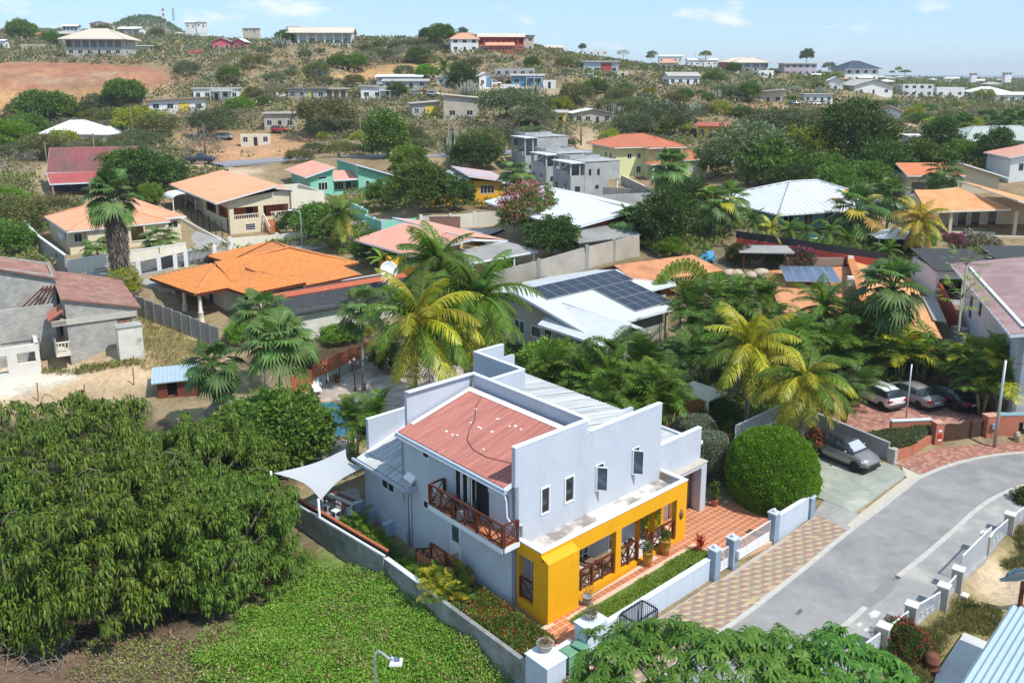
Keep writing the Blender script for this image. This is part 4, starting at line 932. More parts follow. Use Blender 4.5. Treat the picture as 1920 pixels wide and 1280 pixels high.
m_clay2=mat('red_clay_tile',(.52,.17,.09),.16,1.,.75,col2=(.42,.15,.09),f2=.55,s2=.5)
m_whroof=mat('white_sheet_roof',(.56,.58,.60),.08,.8,.6,col2=(.49,.51,.53),f2=.62,s2=.5)
m_taupe=mat('taupe_paint',(.36,.33,.28),.05,.8,.85)
m_solar=mat('solar_cell',(.012,.016,.03),.2,2,.12,spec=.6)
m_solar2=mat('blue_solar_cell',(.10,.14,.22),.12,2,.15,spec=.6)
m_alu=mat('aluminium',(.6,.61,.62),.05,3,.35,metal=.6)
m_redwall=mat('dark_red_paint',(.33,.045,.03),.08,.8,.8)
m_oldgrey=mat('old_asbestos',(.32,.31,.29),.16,1.,.9,col2=(.24,.235,.22),f2=.55,s2=.5)
m_blackroof=mat('black_sheet_roof',(.06,.06,.062),.2,1.5,.7,col2=(.5,.5,.5),f2=.70,s2=.9,w2=.05)
m_redcl=mat('red_clay_strip',(.50,.14,.07),.15,2,.8,col2=(.65,.5,.42),f2=.7,s2=2.,w2=.05)
m_shut=mat('dark_shutter',(.02,.025,.03),.1,1,.6)
# ---- unfinished grey block house
def ruin():
 r=house('block_house','unfinished grey concrete block house with rusty brown roof',*(134.4,684.8),31.5)
 tops={'FL':5.6,'FR':4.25,'KR':4.25,'KL':5.6}
 bx(r,m_block,0,5.3,0,12,5,{'F':[(3.8,4.85,2.5,3.35,'w2')],'L':[(10.3,11.8,1.9,3.9,'o')]},tops=tops,fm=m_wood,gm=mat('old_wood_window',(.30,.17,.10),.2,4,.7))
 b=MB();b.box(-1.1,5.32,-.16,-.003,3.5,3.95);b.box(-1.1,-.02,-.16,1.6,3.55,3.9);b.build('lintel_beam',mat('beam_concrete',(.47,.44,.38),.1,1.5,.9),r)
 plane_roof(r,(5.7,-.25,4.2),(5.7,12.2,4.2),(-.25,12.2,5.75),(-.25,-.25,5.75),m_brownroof,.3,.02)
 # taller left part set back
 bx(r,m_block,-6.5,-.23,6,12,7.2,{'F':[]},tops={'FL':8.2,'FR':6.5,'KR':6.5,'KL':8.2},label='set back upper wall of bare blocks')
 plane_roof(r,(-.0,5.7,6.2),(-.0,12.2,6.2),(-6.6,12.2,8.3),(-6.6,5.7,8.3),m_brownroof,.3,.02,label='upper left slope of the rusty roof')
 bx(r,m_block,-8,-.7,2.4,2.6,4.8,{'F':[(.1,2.2,.3,1.95,'o'),(3.2,6.0,.2,2.0,'o')]},t=.1,sides='FK',label='front screen wall with low arches')
 for k in range(4):
  m=MB();m.bar((-3.2+k*.45,2.7,4.55),(-1.1+k*.3,5.9,5.6),.09);m.build('rafter',m_wood,r)
 aw=plane_roof(r,(-1.3,-.2,4.0),(-1.3,1.9,4.2),(-.2,1.9,4.9),(-.2,-.2,4.7),mat('red_awning',(.36,.13,.09),.15,2,.8),.3,.03,name='awning_roof')
 s=MB();s.box(-1.05,-.003,-.95,1.8,1.15,1.4);s.build('balcony_slab',m_creamw,r)
 p=MB();p.box(-1.05,-.93,-.9,1.8,1.402,2.3);p.build('balcony_parapet',m_block,r)
 balus(r,(-.95,-.88,1.4),(0,-.88,1.4),.9,m_creamw,4)
 # white arched porch at the far left
 p=MB();p.wall((-6,-.3),(-2.2,-.3),-1,2.35,.3,[(.3,1.5,.2,1.7),(2.2,3.5,.85,1.75)]);p.wall((-2.2,-.297),(-2.2,2.39),-1,2.35,.3,[(.5,1.9,.8,1.9)])
 p.build('porch_arcade',mat('old_white_plaster',(.62,.60,.55),.1,1,.9),r)
 balus(r,(-3.7,-.15,.1),(-2.5,-.15,.1),.75,m_creamw,5)
 t=house('water_tank','stained white concrete cistern standing against the grey block house',r1(1160,1078)[0],r1(1160,1078)[1],31.5,cat='cistern')
 p=MB();p.box(0,1.85,0,1.5,-.8,2.9);p.build('tank_body',m_stain,t)
 p=MB();p.box(-.1,1.9,-.08,1.3,2.9,3.0);p.build('slab_lid',m_block,t)
r1=lambda x,y:(x/5.12,470+y/5.12)
ruin()
# ---- barn with the steep red roof
def barn():
 r=house('barn','dark barn with steep faded red roof and low red lean-to',92,362,14)
 mr=mat('faded_red_roof',(.24,.07,.07),.16,.9,.7,col2=(.13,.075,.075),f2=.52,s2=.35,w2=.1);mr2=mat('red_leanto_roof',(.36,.085,.08),.1,.8,.7)
 md=mat('dark_blue_boards',(.05,.06,.08),.15,1,.8)
 bx(r,md,0,12,1.2,7,2.8,{'F':[(2.6,3.2,1.,2.,'w1'),(5,5.6,1.,2.,'w1'),(8,9,.1,2.1,'d')]})
 plane_roof(r,(-.3,.6,2.4),(12.2,.6,2.4),(12.2,4.2,6.4),(-.3,4.2,6.4),mr,.3,.02,fas=m_oldgrey)
 plane_roof(r,(-.3,7.9,2.4),(12.2,7.9,2.4),(12.2,4.25,6.4),(-.3,4.25,6.4),mr,.3,.02)
 plane_roof(r,(1.0,-3.0,1.7),(11.8,-3.0,1.9),(11.8,1.0,3.0),(-.3,1.0,2.9),mr2,.3,.02,fas=m_bwhite)
 for x in (1.3,11.5,6.3):
  m=MB();m.bar((x,-2.8,-1),(x,-2.8,1.8),.25);m.build('post',mat('pink_post',(.35,.17,.15),.1,1,.8),r)
barn()
# ---- cream bungalow with the peach hip roof
def cream():
 r=house('bungalow','cream bungalow with peach hip roof behind the dead-skirted palm',133,479,38)
 bx(r,m_cream,0,1.7,0,11,3.0,{'F':[(.5,1.35,1.4,2.4,'w2')],'L':[(7.6,8.4,1.4,2.4,'w2'),(8.9,9.7,1.4,2.4,'w1')]},sides='FLK')
 bx(r,m_cream,1.72,10.1,-.9,11,3.0,{'F':[(4.55,6.2,.75,2.6,'o')]},sides='FL')
 bx(r,m_cream,10.1,12.6,1.6,10.5,3.0,{'F':[(1.,2.2,1.6,2.5,'w2')]},sides='FRK')
 p=MB();p.box(6.0,8.2,1.2,1.3,-.2,2.8);p.build('porch_back_wall',mat('ochre_paint',(.56,.36,.13),.05,1,.8),r)
 balus(r,(6.3,-.8,.1),(7.9,-.8,.1),.85,m_creamw,9)
 p=MB();p.lathe([(.2,-.1),(.16,.2),(.15,2.8)],8.5,-.8,10);p.build('porch_column',m_creamw,r)
 hip(r,-.35,10.6,-1.3,11.6,2.95,1.9,m_peach,.3,.025,inset=5.3)
 plane_roof(r,(9.6,1.1,2.97),(13.2,1.1,2.97),(9.6,10.6,3.9),(6.6,8.5,4.75),m_peach,.3,.025,fas=m_white,label='right hand wing of the peach roof')
 for k in range(2):
  a=MB();a.box(-.35,-.01,2.0+k*1.2,2.8+k*1.2,1.5,2.1);a.build('air_conditioner',m_frame,r)
 t=house('carport','small white arched canvas carport beside the cream bungalow',326,400,38,cat='carport')
 m=MB();n=8
 for k in range(n):
  t0,t1=math.pi*k/n,math.pi*(k+1)/n
  m.slab((1.6-1.6*math.cos(t0),0,2.0+.7*math.sin(t0)),(1.6-1.6*math.cos(t0),4.6,2.0+.7*math.sin(t0)),(1.6-1.6*math.cos(t1),4.6,2.0+.7*math.sin(t1)),(1.6-1.6*math.cos(t1),0,2.0+.7*math.sin(t1)),.05)
 m.build('canopy',m_white,t)
 for x in (.05,3.15):
  for y in (.1,4.5):
   m=MB();m.bar((x,y,-.6),(x,y,2.),.12);m.build('post',m_frame,t)
cream()
# ---- orange clay tile house with the columned terrace
def orange():
 r=house('tiled_house','low house with bright orange clay tile roof and columned terrace',378,606,46.7)
 mw=m_creamw
 bx(r,mw,3.0,9.0,.9,9.5,3.1,{'F':[],'L':[(2.6,3.4,1.4,2.4,'w1'),(5.2,6.2,.2,2.4,'d')]},sides='FLK')
 bx(r,mw,4.2,8.2,-3.2,.9,3.1,{'L':[(1.5,2.6,.9,2.5,'w1')],'F':[(1.4,2.6,1.5,2.4,'w1')]},gm=m_shut,fm=m_wood)
 bx(r,mw,8.2,15.6,-1.0,8,2.85,{'F':[(1.2,2.4,.2,2.2,'d'),(4.2,5.3,1.1,2.2,'w2')]},sides='FRK')
 for x,y in ((0,.0),(.3,3.7),(.5,6.7)):
  p=MB();p.lathe([(.36,-1.2),(.36,.0),(.27,.15),(.25,1.0),(.29,1.05),(.17,1.15),(.15,2.7),(.24,2.78),(.24,3.0)],x,y,12);p.build('column',mw,r)
 for x in (9.4,12.2,14.9):
  p=MB();p.lathe([(.2,-.5),(.17,2.2),(.3,2.3),(.3,2.5)],x,-3.2,10);p.build('column',mw,r)
 p=MB();p.box(-.3,4.,-.4,8.5,-1.5,.06);p.build('terrace_slab',mat('terrace_red_floor',(.28,.10,.09),.15,1.5,.6),r)
 R=[]
 kw=dict(pitch=.34,amp=.085,prof='arc')
 mb=MB()
 mb.ribs((-.6,8.9,2.95),(-.6,-.5,2.95),(3.8,3.8,4.35),(3.8,4.6,4.35),**kw)
 mb.ribs((-.6,-.5,2.95),(3.6,-.5,2.95),(5.7,1.6,3.65),(3.8,3.8,4.35),**kw)
 mb.ribs((3.4,-.5,2.95),(17.7,-.5,2.95),(12.2,4.1,4.8),(3.8,4.1,4.4),**kw)
 mb.ribs((17.7,-.5,2.95),(17.7,9.8,2.95),(13.4,8.9,4.6),(12.2,4.1,4.8),**kw)
 mb.ribs((8.0,14.2,3.1),(8.0,9.4,3.1),(13.0,8.9,4.55),(13.4,9.2,4.6),**kw)
 mb.ribs((8.0,9.3,3.05),(-.6,8.9,2.95),(3.8,4.6,4.35),(12.2,4.1,4.75),**kw)
 mb.ribs((13.6,14.2,3.1),(8.0,14.2,3.1),(13.4,9.2,4.6),(13.5,9.2,4.6),**kw)
 mb.add([(7.9,9.45,3.04),(-.2,8.9,3.0),(3.8,4.5,4.36),(12.2,4.1,4.79),(13.3,9.1,4.6)],[(0,3,4),(0,2,3),(0,1,2)])
 rf=mb.build('roof',m_clay,r)
 mb=MB()
 mb.ribs((8.9,-3.9,2.93),(8.9,-.5,2.93),(5.8,.9,4.0),(5.8,-.6,4.0),**kw)
 mb.ribs((2.6,-3.9,2.93),(8.9,-3.9,2.93),(5.8,-.6,4.0),(5.7,-.6,4.0),**kw)
 mb.ribs((2.6,-.3,2.93),(2.6,-3.9,2.93),(5.7,-.6,4.0),(5.7,1.6,4.0),**kw)
 mb.build('roof',m_clay,r,label='small hipped tile roof over the front wing')
 mb=MB();mb.ribs((8.6,-3.9,2.6),(15.4,-3.9,2.6),(15.4,-.6,3.15),(8.6,-.6,3.15),**kw);mb.build('roof',m_clay,r,label='lower tile roof over the side gallery')
 mrc=mat('ridge_tile',(.58,.24,.09),.15,2,.8)
 cp=MB()
 for a,b in (((-.6,-.5,2.98),(3.8,3.9,4.4)),((3.8,4.,4.4),(12.2,4.1,4.85)),((17.7,-.5,3.),(12.2,4.1,4.85)),((12.2,4.1,4.85),(13.4,9.0,4.65)),((2.6,-3.9,2.98),(5.7,-.6,4.05)),((8.9,-3.9,2.98),(5.8,-.6,4.05)),((5.75,-.6,4.05),(5.75,1.6,4.05))):cp.tube([a,b],.12,6)
 cp.build('ridge_tiles',mrc,rf)
 fb=MB()
 for a,b in (((-.58,8.9,2.83),(-.58,-.5,2.83)),((-.58,-.48,2.83),(2.6,-.48,2.83)),((2.62,-.3,2.81),(2.62,-3.9,2.81)),((2.6,-3.88,2.81),(8.9,-3.88,2.81)),((8.9,-3.88,2.5),(15.4,-3.88,2.5)),((8.0,14.2,3.0),(8.0,9.4,3.0))):fb.bar(a,b,.06,.2)
 fb.build('fascia',m_wood,rf)
orange()
def outbuilding():
 r=house('outbuilding','long stained whitewashed outbuilding with black corrugated roof',556.7,641.6,38.4)
 bx(r,m_stain,0,13,0,6,2.9,{'L':[(3.6,4.4,1.1,1.9,'w1')]},tops={'KL':3.5,'KR':3.5})
 plane_roof(r,(-.7,-.6,2.75),(13.3,-.6,2.75),(13.3,2.4,3.6),(-.7,2.4,3.6),m_blackroof,.25,.045)
 plane_roof(r,(-.7,2.45,3.66),(13.3,2.45,3.66),(13.3,3.4,3.9),(-.7,3.4,3.9),m_redcl,.3,.05,label='red clay tile strip along the ridge')
 plane_roof(r,(-.7,6.3,3.3),(13.3,6.3,3.3),(13.3,3.42,3.88),(-.7,3.42,3.88),m_blackroof,.25,.045)
 t=thing('satellite_dish','large white satellite dish above the stained outbuilding','satellite dish',G(728,545),0);DP_=atd(728,507,83);t.location=(DP_[0],DP_[1],hgt(DP_[0],DP_[1]));dz_=DP_[2]-t.location.z
 m=MB();pr=[(.88*k/8,.30*(k/8)**2) for k in range(9)];m.lathe([(max(.01,a),b) for a,b in pr]+[(.86,.285)]+[(max(.01,a*.97),b-.03) for a,b in pr[::-1]][1:],0,0,24)
 o=m.build('reflector',m_white,t);o.rotation_euler=(math.radians(68),0,math.radians(22));o.location=(0,0,dz_)
 m=MB();m.tube([(0,0.1,-1),(0,.15,dz_)],.06,8);m.build('mast',m_alu,t);m=MB();m.tube([(0,-.1,dz_-.7),(-.05,-.8,dz_)],.03,6);m.build('feed_arm',m_alu,t)
outbuilding()
def arches():
 r=house('villa','cream villa with orange arched galleries and peach roof',432.7,439.2,34.8)
 mo=mat('orange_gallery_wall',(.52,.15,.04),.06,1,.8);mw=m_cream
 bx(r,mw,0,8.4,0,22,4.5,{'F':[(.6,3.9,1.9,3.45,'o'),(4.6,8.1,1.9,3.45,'o'),(2.0,3.4,.3,1.2,'w12'),(6.2,7.4,.3,1.2,'w12')],'L':[(22-5.2,22-.6,1.9,3.4,'o'),(22-11.,22-6.,1.9,3.4,'o'),(4.0,6.5,1.9,3.1,'w2'),(8.5,9.3,1.2,2.2,'w1'),(20.3,21.3,.0,2.0,'d')]},tops={'FR':5.4,'KR':5.4})
 p=MB();p.box(.25,8.15,2.3,2.4,1.5,4.3);p.box(2.3,2.4,2.41,12,1.5,4.3);p.build('gallery_wall',mo,r)
 p=MB();p.box(.21,8.15,.21,21.7,1.4,1.6);p.build('gallery_floor',m_terra,r)
 p=MB();p.box(3.0,3.9,2.25,2.298,1.6,3.5);p.box(4.9,5.7,2.25,2.298,1.6,3.5);p.build('gallery_door',m_dark,r)
 for a,b in (((.6,.1,1.6),(3.9,.1,1.6)),((5.6,.1,1.6),(8.1,.1,1.6))):balus(r,a,b,.85,m_creamw)
 plane_roof(r,(-2.0,-1.0,4.45),(-2.0,23,4.45),(6.2,23,6.1),(6.2,-1.0,6.1),m_peach,.42,.03,fas=m_white)
 plane_roof(r,(8.6,-.6,5.5),(8.6,21,5.5),(6.3,21,5.8),(6.3,-.6,5.8),m_peach,.42,.03,fas=m_white)
 # flat white wing on the right
 bx(r,m_creamw,8.42,13.2,-.4,9,4.9,{'F':[(1.4,4.2,2.2,3.2,'w31')]},tops={'FL':5.6,'FR':4.7},label='plain cream right wing')
 st=MB()
 for k in range(7):
  q=MB();q.box(4.6,6.0,-.45-.3*k,-.16-.3*k,-1.5,1.5-.22*k);q.build('step',m_terra,r)
 for x in (4.5,6.1):
  q=MB();q.bar((x,-.2,2.4),(x,-2.5,.85),.12,.14)
  for k in range(6):q.bar((x,-.4-k*.38,1.4-k*.26),(x,-.4-k*.38,2.25-k*.26),.08)
  q.build('stair_balustrade',m_creamw,r)
 for k in range(2):
  a=MB();a.box(-.35,-.01,15.0+k*.0,15.9,2.2+k*-1.2,2.8+k*-1.2);a.build('air_conditioner',m_frame,r)
arches()
def mint():
 r=house('mint_house','mint green house with two opposed salmon butterfly roofs',583,371.7,29)
 bx(r,m_mint,0,3.9,0,11.5,3.6,{'F':[(1.3,2.9,1.2,2.5,'w3'),(1.4,2.8,3.0,3.4,'w1')],'L':[(2.6,3.3,1.7,2.6,'w2'),(8.6,9.7,1.3,2.7,'w3')]},tops={'FR':4.7,'KR':4.7})
 plane_roof(r,(-1.0,-.8,3.55),(-1.0,12.2,3.55),(4.0,12.2,4.95),(4.0,-.8,4.95),m_peach2,.42,.03,fas=m_bwhite)
 bx(r,m_mint,3.9,8.1,1.5,11,2.7,{'F':[(.6,2.2,.9,2.2,'w3'),(2.5,3.6,.0,2.2,'d')]},sides='F',label='recessed cream middle bay')
 p=MB();p.box(3.9,8.1,-.1,.1,-1,.8);p.build('porch_parapet',m_mint,r)
 plane_roof(r,(3.9,-.2,2.75),(8.1,-.2,2.75),(8.1,3.5,3.9),(3.9,3.5,3.9),m_peach2,.42,.03,fas=m_bwhite)
 bx(r,m_mint,8.1,13.2,-.3,11,3.6,{'F':[(1.2,1.9,.8,2.4,'w1'),(3.2,4.2,1.1,2.2,'w2')]},tops={'FL':4.9,'KL':4.9,'FR':3.3,'KR':3.3})
 plane_roof(r,(14.0,-1.2,3.2),(14.0,12,3.2),(7.4,12,5.3),(7.4,-1.2,5.3),m_peach2,.42,.03,fas=m_bwhite)
 p=MB();p.bar((-12,6,-.8),(0,9,-.8),.2,3.);p.build('side_wall',m_mint,r)
mint()
def amber():
 r=house('amber_house','amber painted house with sun bleached pink split roof',889,383,14)
 bx(r,m_amber,0,5,0,13,3.6,{'F':[(.95,3.2,1.6,2.9,'w4')]},tops={'FR':3.3,'KR':3.3})
 mp=mat('bleached_pink_roof',(.50,.30,.25),.1,.9,.8,col2=(.36,.38,.46),f2=.5,s2=.5,w2=.1)
 plane_roof(r,(5.8,-.8,3.4),(5.8,14,3.4),(-1.0,14,4.5),(-1.0,-.8,4.5),mp,.42,.03,fas=m_white)
 mp2=mat('bleached_blue_roof',(.36,.37,.43),.1,.9,.8,col2=(.50,.33,.29),f2=.62,s2=.4,w2=.1)
 bx(r,m_amber,-6.5,-.02,1,13,3.0,{'F':[(2.6,3.7,1.0,2.2,'w2')]},tops={'FR':3.6,'KR':3.6})
 plane_roof(r,(-8.3,.2,2.7),(-8.3,14,2.7),(-.6,14,3.9),(-.6,.2,3.9),mp2,.42,.03,fas=m_white)
amber()
def tower(u,v,lab,k,hgt_=5.2):
 r=house('concrete_house',lab,u,v,25,group='unfinished concrete town houses in a row')
 bx(r,m_cem,0,2.35,0,5.8,3.35,{'F':[(.75,1.6,.9,1.7,'w1')],'L':[(3.6,4.2,1.0,2.0,'o'),(.8,1.6,.1,2.,'o')]},fm=m_shut,gm=m_dark)
 bx(r,m_cem,2.36,6.6,-.05,8,hgt_,{'F':[(1.9,2.5,1.2,1.75,'w1'),(.7,1.15,3.3,4.25,'w1'),(2.2,2.65,3.3,4.25,'w1')],'L':[(5.6,6.3,3.2,4.4,'o')]},fm=m_shut,gm=m_dark)
 p=MB();p.box(6.605,8.6,-.03,8,2.55,hgt_+.1);p.build('wall',m_cem,r,label='cantilevered upper storey')
 p=MB();p.box(8.2,8.45,.1,.35,-1,2.55);p.box(8.2,8.45,6,6.25,-1,2.55);p.build('pillar',m_bwhite,r)
 p=MB();p.box(6.7,6.9,2.,8,-1,2.5);p.build('back_wall',m_cem,r)
 # roof terrace frame in front
 p=MB()
 p.box(.0,.25,5.2,5.8,3.35,hgt_-.03);p.box(.0,.25,.2,.5,3.35,hgt_-.03);p.box(.0,.22,1.2,5.2,3.35,3.95);p.box(1.5,1.72,.1,.3,3.35,hgt_-.03);p.box(1.4,1.65,5.3,5.8,3.35,hgt_-.03)
 p.build('terrace_frame',m_cem,r)
 s_=MB();s_.box(-.2,2.34,-.2,6,hgt_-.03,hgt_+.14);s_.build('roof_slab',mat('pale_cement',(.56,.57,.57),.08,.8,.9),r)
 s_=MB();s_.box(2.3,8.66,-.1,8.1,hgt_+.145,hgt_+.26);s_.build('roof_slab',m_cem,r)
 s_=MB();s_.box(1.7,7.0,3.4,3.55,hgt_+.262,hgt_+.8);s_.box(1.7,1.85,3.56,7.8,hgt_+.262,hgt_+.8);s_.box(6.8,7.,3.56,7.8,hgt_+.262,hgt_+.8);s_.build('roof_parapet',m_cem,r)
 p=MB();p.slab((.3,5.2,3.6),(.6,5.2,3.6),(.6,1.5,5.2),(.3,1.5,5.2),.4);p.build('raking_wall',m_cem,r)
tower(*(950+605/5.0526,230+715/5.0526),'unfinished raw cement town house nearest the white metal roof',0)
tower(*(950+375/5.0526,230+610/5.0526),'unfinished raw cement town house in the middle of the row of three',1)
tower(*(950+175/5.0526,230+490/5.0526),'unfinished raw cement town house farthest up the row, against the upper road',2,6.4)
def lime():
 r=house('lime_house','two-storey pale lime house with red clay hip roofs',1167.7,333,20)
 bx(r,m_lime,-1.5,4.2,0,10,5.6,{'F':[(2.3,3.2,3.4,4.4,'w2'),(4.3,5.1,3.4,4.4,'w2'),(4.2,5.2,.7,2.,'w2')],'L':[(5.5,6.3,3.4,4.4,'w1'),(7.5,8.3,3.4,4.4,'w1')]})
 bx(r,m_lime,4.22,11,-1.5,9,5.6,{'F':[(2.2,4.6,.2,2.0,'o'),(1.8,5.4,3.2,5.0,'w3')],'L':[(9,9.8,1.,2.4,'w1')]},gm=mat('white_shutter',(.62,.65,.72),.05,1,.7))
 hip(r,-2.4,12,-1.0,11,5.6,1.9,m_clay2,.4,.045,inset=5)
 hip(r,3.4,11.2,-3.2,6,5.55,1.6,m_clay2,.4,.045,inset=4)
 hip(r,3.4,8.2,-4.0,-1.4,2.7,.7,m_clay2,.4,.045,inset=1.2)
 for x in (4.2,6.9):
  m=MB();m.lathe([(.22,-.8),(.18,.3),(.16,2.6)],x,-3.6,10);m.build('column',m_white,r)
 bx(r,m_lime,9.0,13.5,-6.5,-2.5,3.6,{'F':[(1.0,2.3,1.4,2.8,'w1')]},gm=mat('white_shutter',(.62,.65,.72)),label='single storey side wing')
 hip(r,8.4,14.1,-7.1,-1.9,3.6,1.3,m_clay2,.4,.045)
lime()
def salmon():
 r=house('yellow_house','ochre yellow house with broad flat salmon roof and grey lean-to',772,493,20)
 f=lambda u,v,z:tuple(list(inv(r,at(u,v,r.location.z+z))))
 bx(r,m_amber,-3.6,2.2,-6.,.4,1.9,{'F':[(1.6,2.6,1.,2.,'w2')],'L':[(2,3,1,2,'w2')]},tops={'FR':2.9,'KR':2.9})
 bx(r,mat('pale_ochre',(.66,.50,.20),.05,1,.8),3.02,7.4,-8.6,3,2.4,{},tops={'FL':3.6,'KL':3.6})
 plane_roof(r,(-5.8,2.6,2.55),(-1.9,-7.9,2.55),(3.9,-10.6,4.4),(-.5,1.0,4.4),m_peach2,.42,.03,fas=m_bwhite)
 plane_roof(r,(9.0,-6.2,3.1),(4.3,7.6,3.1),(-.7,6.4,4.15),(3.8,-9.6,4.15),m_peach2,.42,.03,fas=m_bwhite)
 plane_roof(r,(2.6,-13.4,2.6),(10.8,-10.3,2.6),(8.5,-7.0,3.15),(2.7,-8.4,3.05),m_oldgrey,.3,.02,fas=m_bwhite,label='weathered grey lean-to roof')
 for k in range(4):
  t=k/3;m=MB();x=3.0+t*7.4;y=-12.9+t*2.7;m.bar((x,y,-1.5),(x,y,2.5),.16);m.build('post',m_white,r)
 p=MB();p.bar((3.5,-8.9,.4),(9.6,-6.9,.4),.12,4.2);p.build('back_wall',m_dark,r)
def inv(root,p):
 x,y=p[0]-root.location.x,p[1]-root.location.y;a=root.rotation_euler.z
 return Vector((x*math.cos(a)+y*math.sin(a),-x*math.sin(a)+y*math.cos(a),p[2]-root.location.z))
salmon()
# ---- house with the white sheet roof and the black solar modules
def solar_array(root,p0,dx,dy,cells,w,h,gap,m,nrm,off=.12,frame=m_alu):
 for i,j in cells:
  a=p0+dx*(i*(w+gap))+dy*(j*(h+gap))+nrm*off
  P=[a,a+dx*w,a+dx*w+dy*h,a+dy*h];t=nrm*.04
  mb=MB();mb.add([*(q-t for q in P),*(q for q in P)],[(3,2,1,0),(4,5,6,7),(0,1,5,4),(1,2,6,5),(2,3,7,6),(3,0,4,7)])
  o=mb.build('solar_module',frame,root)
  e=.03;c_=MB()
  for k in range(2):
   y0=h*(k*.5)+e*(.6 if k else 1);y1=h*(k+1)*.5-e*(1 if k else .6)
   Q_=[a+dx*e+dy*y0,a+dx*(w-e)+dy*y0,a+dx*(w-e)+dy*y1,a+dx*e+dy*y1];c_.add([*(q+nrm*.001 for q in Q_),*(q+nrm*.008 for q in Q_)],[(3,2,1,0),(4,5,6,7),(0,1,5,4),(1,2,6,5),(2,3,7,6),(3,0,4,7)])
  q=c_.build('cells',m,o)
def solarhouse():
 r=house('solar_house','taupe house with white sheet roof and black solar modules',960,640,41,z=1.3)
 zr=4.85;sl=.195
 zf=lambda y:zr+sl*(y+1.0)
 bx(r,m_taupe,0,14.6,-8.7,4.3,2.9,{'L':[(13-3.6-1.0,13-3.6,.1,2.2,'d'),(13-6.2,13-4.9,1.1,2.1,'w1'),(13-8.4,13-7.0,1.,2.2,'w2'),(1.6,2.4,.2,2.2,'d')],'F':[(11.3,12.2,.2,2.2,'d')]},fm=m_frame,gm=m_glassb,sides='LK')
 # gable triangle
 g=MB();g.prism([(0.01,-8.7),(.21,-8.7),(.21,-1),(.01,-1)],2.9,[2.95,2.95,4.55,4.55]);g.prism([(0.01,-.99),(.21,-.99),(.21,4.3),(.01,4.3)],2.9,[4.55,4.55,3.3,3.3]);g.build('gable_wall',m_taupe,r)
 bx(r,m_taupe,.3,10.2,-8.7,-5,3.,{'F':[(5.6,6.6,.3,2.2,'d')]},sides='F');bx(r,m_taupe,9.6,9.9,-9,-5.4,3,{},sides='R');bx(r,m_taupe,10.3,14.6,-5.4,4,2.9,{'R':[(1,2.4,1,2,'w2')]},sides='FR')
 plane_roof(r,(-.7,-9.6,zf(-9.6)),(10.4,-9.6,zf(-9.6)),(10.4,-1,zr),(-.7,-1,zr),m_whroof,.3,.02,fas=m_bwhite)
 plane_roof(r,(10.41,-5.9,zf(-5.9)),(15.4,-5.9,zf(-5.9)),(16.6,-1,zr),(10.41,-1,zr),m_whroof,.3,.02,fas=m_bwhite,label='right hand end of the white roof')
 plane_roof(r,(16.6,5.2,3.5),(-.7,5.2,3.5),(-.7,-.98,zr),(16.6,-.98,zr),m_whroof,.3,.02,fas=m_bwhite)
 # front gable wing
 zg=4.0
 bx(r,m_taupe,-.6,3.4,-11.6,-8.72,2.7,{'L':[(1.0,2.0,.1,2.2,'d')]},sides='FRL')
 g=MB();g.prism([(-.6,-11.6),(-.6,-11.42),(1.6,-11.42),(1.6,-11.6)],2.7,[2.95,2.95,3.85,3.85]);g.prism([(1.61,-11.6),(1.61,-11.42),(3.4,-11.42),(3.4,-11.6)],2.7,[3.85,3.85,3.1,3.1]);g.build('gable_wall',m_taupe,r)
 plane_roof(r,(-1.4,-4.9,2.95),(-1.4,-12.2,2.85),(1.7,-12.2,zg),(1.7,-4.5,zg+.22),m_whroof,.3,.02,fas=m_bwhite)
 plane_roof(r,(4.0,-12.4,3.0),(4.0,-8.,3.4),(1.7,-4.5,zg+.22),(1.7,-12.4,zg),m_whroof,.3,.02,fas=m_bwhite)
 for x,y in ((10.0,-9.2),(12.5,-8.9)):
  p=MB();p.bar((x,y,-1),(x,y,2.9),.22);p.build('post',m_taupe,r)
 dx=Vector((1,0,0));dy=Vector((0,-1,-sl)).normalized();n=dx.cross(dy);n=n if n.z>0 else -n
 p0=Vector((.9,-.55-.55,zf(-1.1)))
 rt=[c_ for c_ in r.children if c_.name.startswith('roof')][0]
 solar_array(rt,p0,dx,dy,[(i,0) for i in range(8)],1.36,2.55,.03,m_solar,n)
 solar_array(rt,p0+dx*(1.39*4)+dy*2.58,dx,dy,[(i,j) for j in (0,1) for i in range(4)],1.2,2.55,.03,m_solar,n)
 t=thing('parasol','white square garden parasol beside the taupe solar house','parasol',G(990,634),math.radians(41))
 m=MB();m.add([(-1.5,-1.5,2.3),(1.5,-1.5,2.3),(1.5,1.5,2.3),(-1.5,1.5,2.3),(0,0,2.95),(0,0,2.85)],[(0,1,4),(1,2,4),(2,3,4),(3,0,4),(1,0,5),(2,1,5),(3,2,5),(0,3,5)]);m.build('canopy',m_white,t)
 m=MB();m.tube([(0,0,-1),(0,0,2.9)],.04,6);m.build('pole',m_alu,t)
solarhouse()
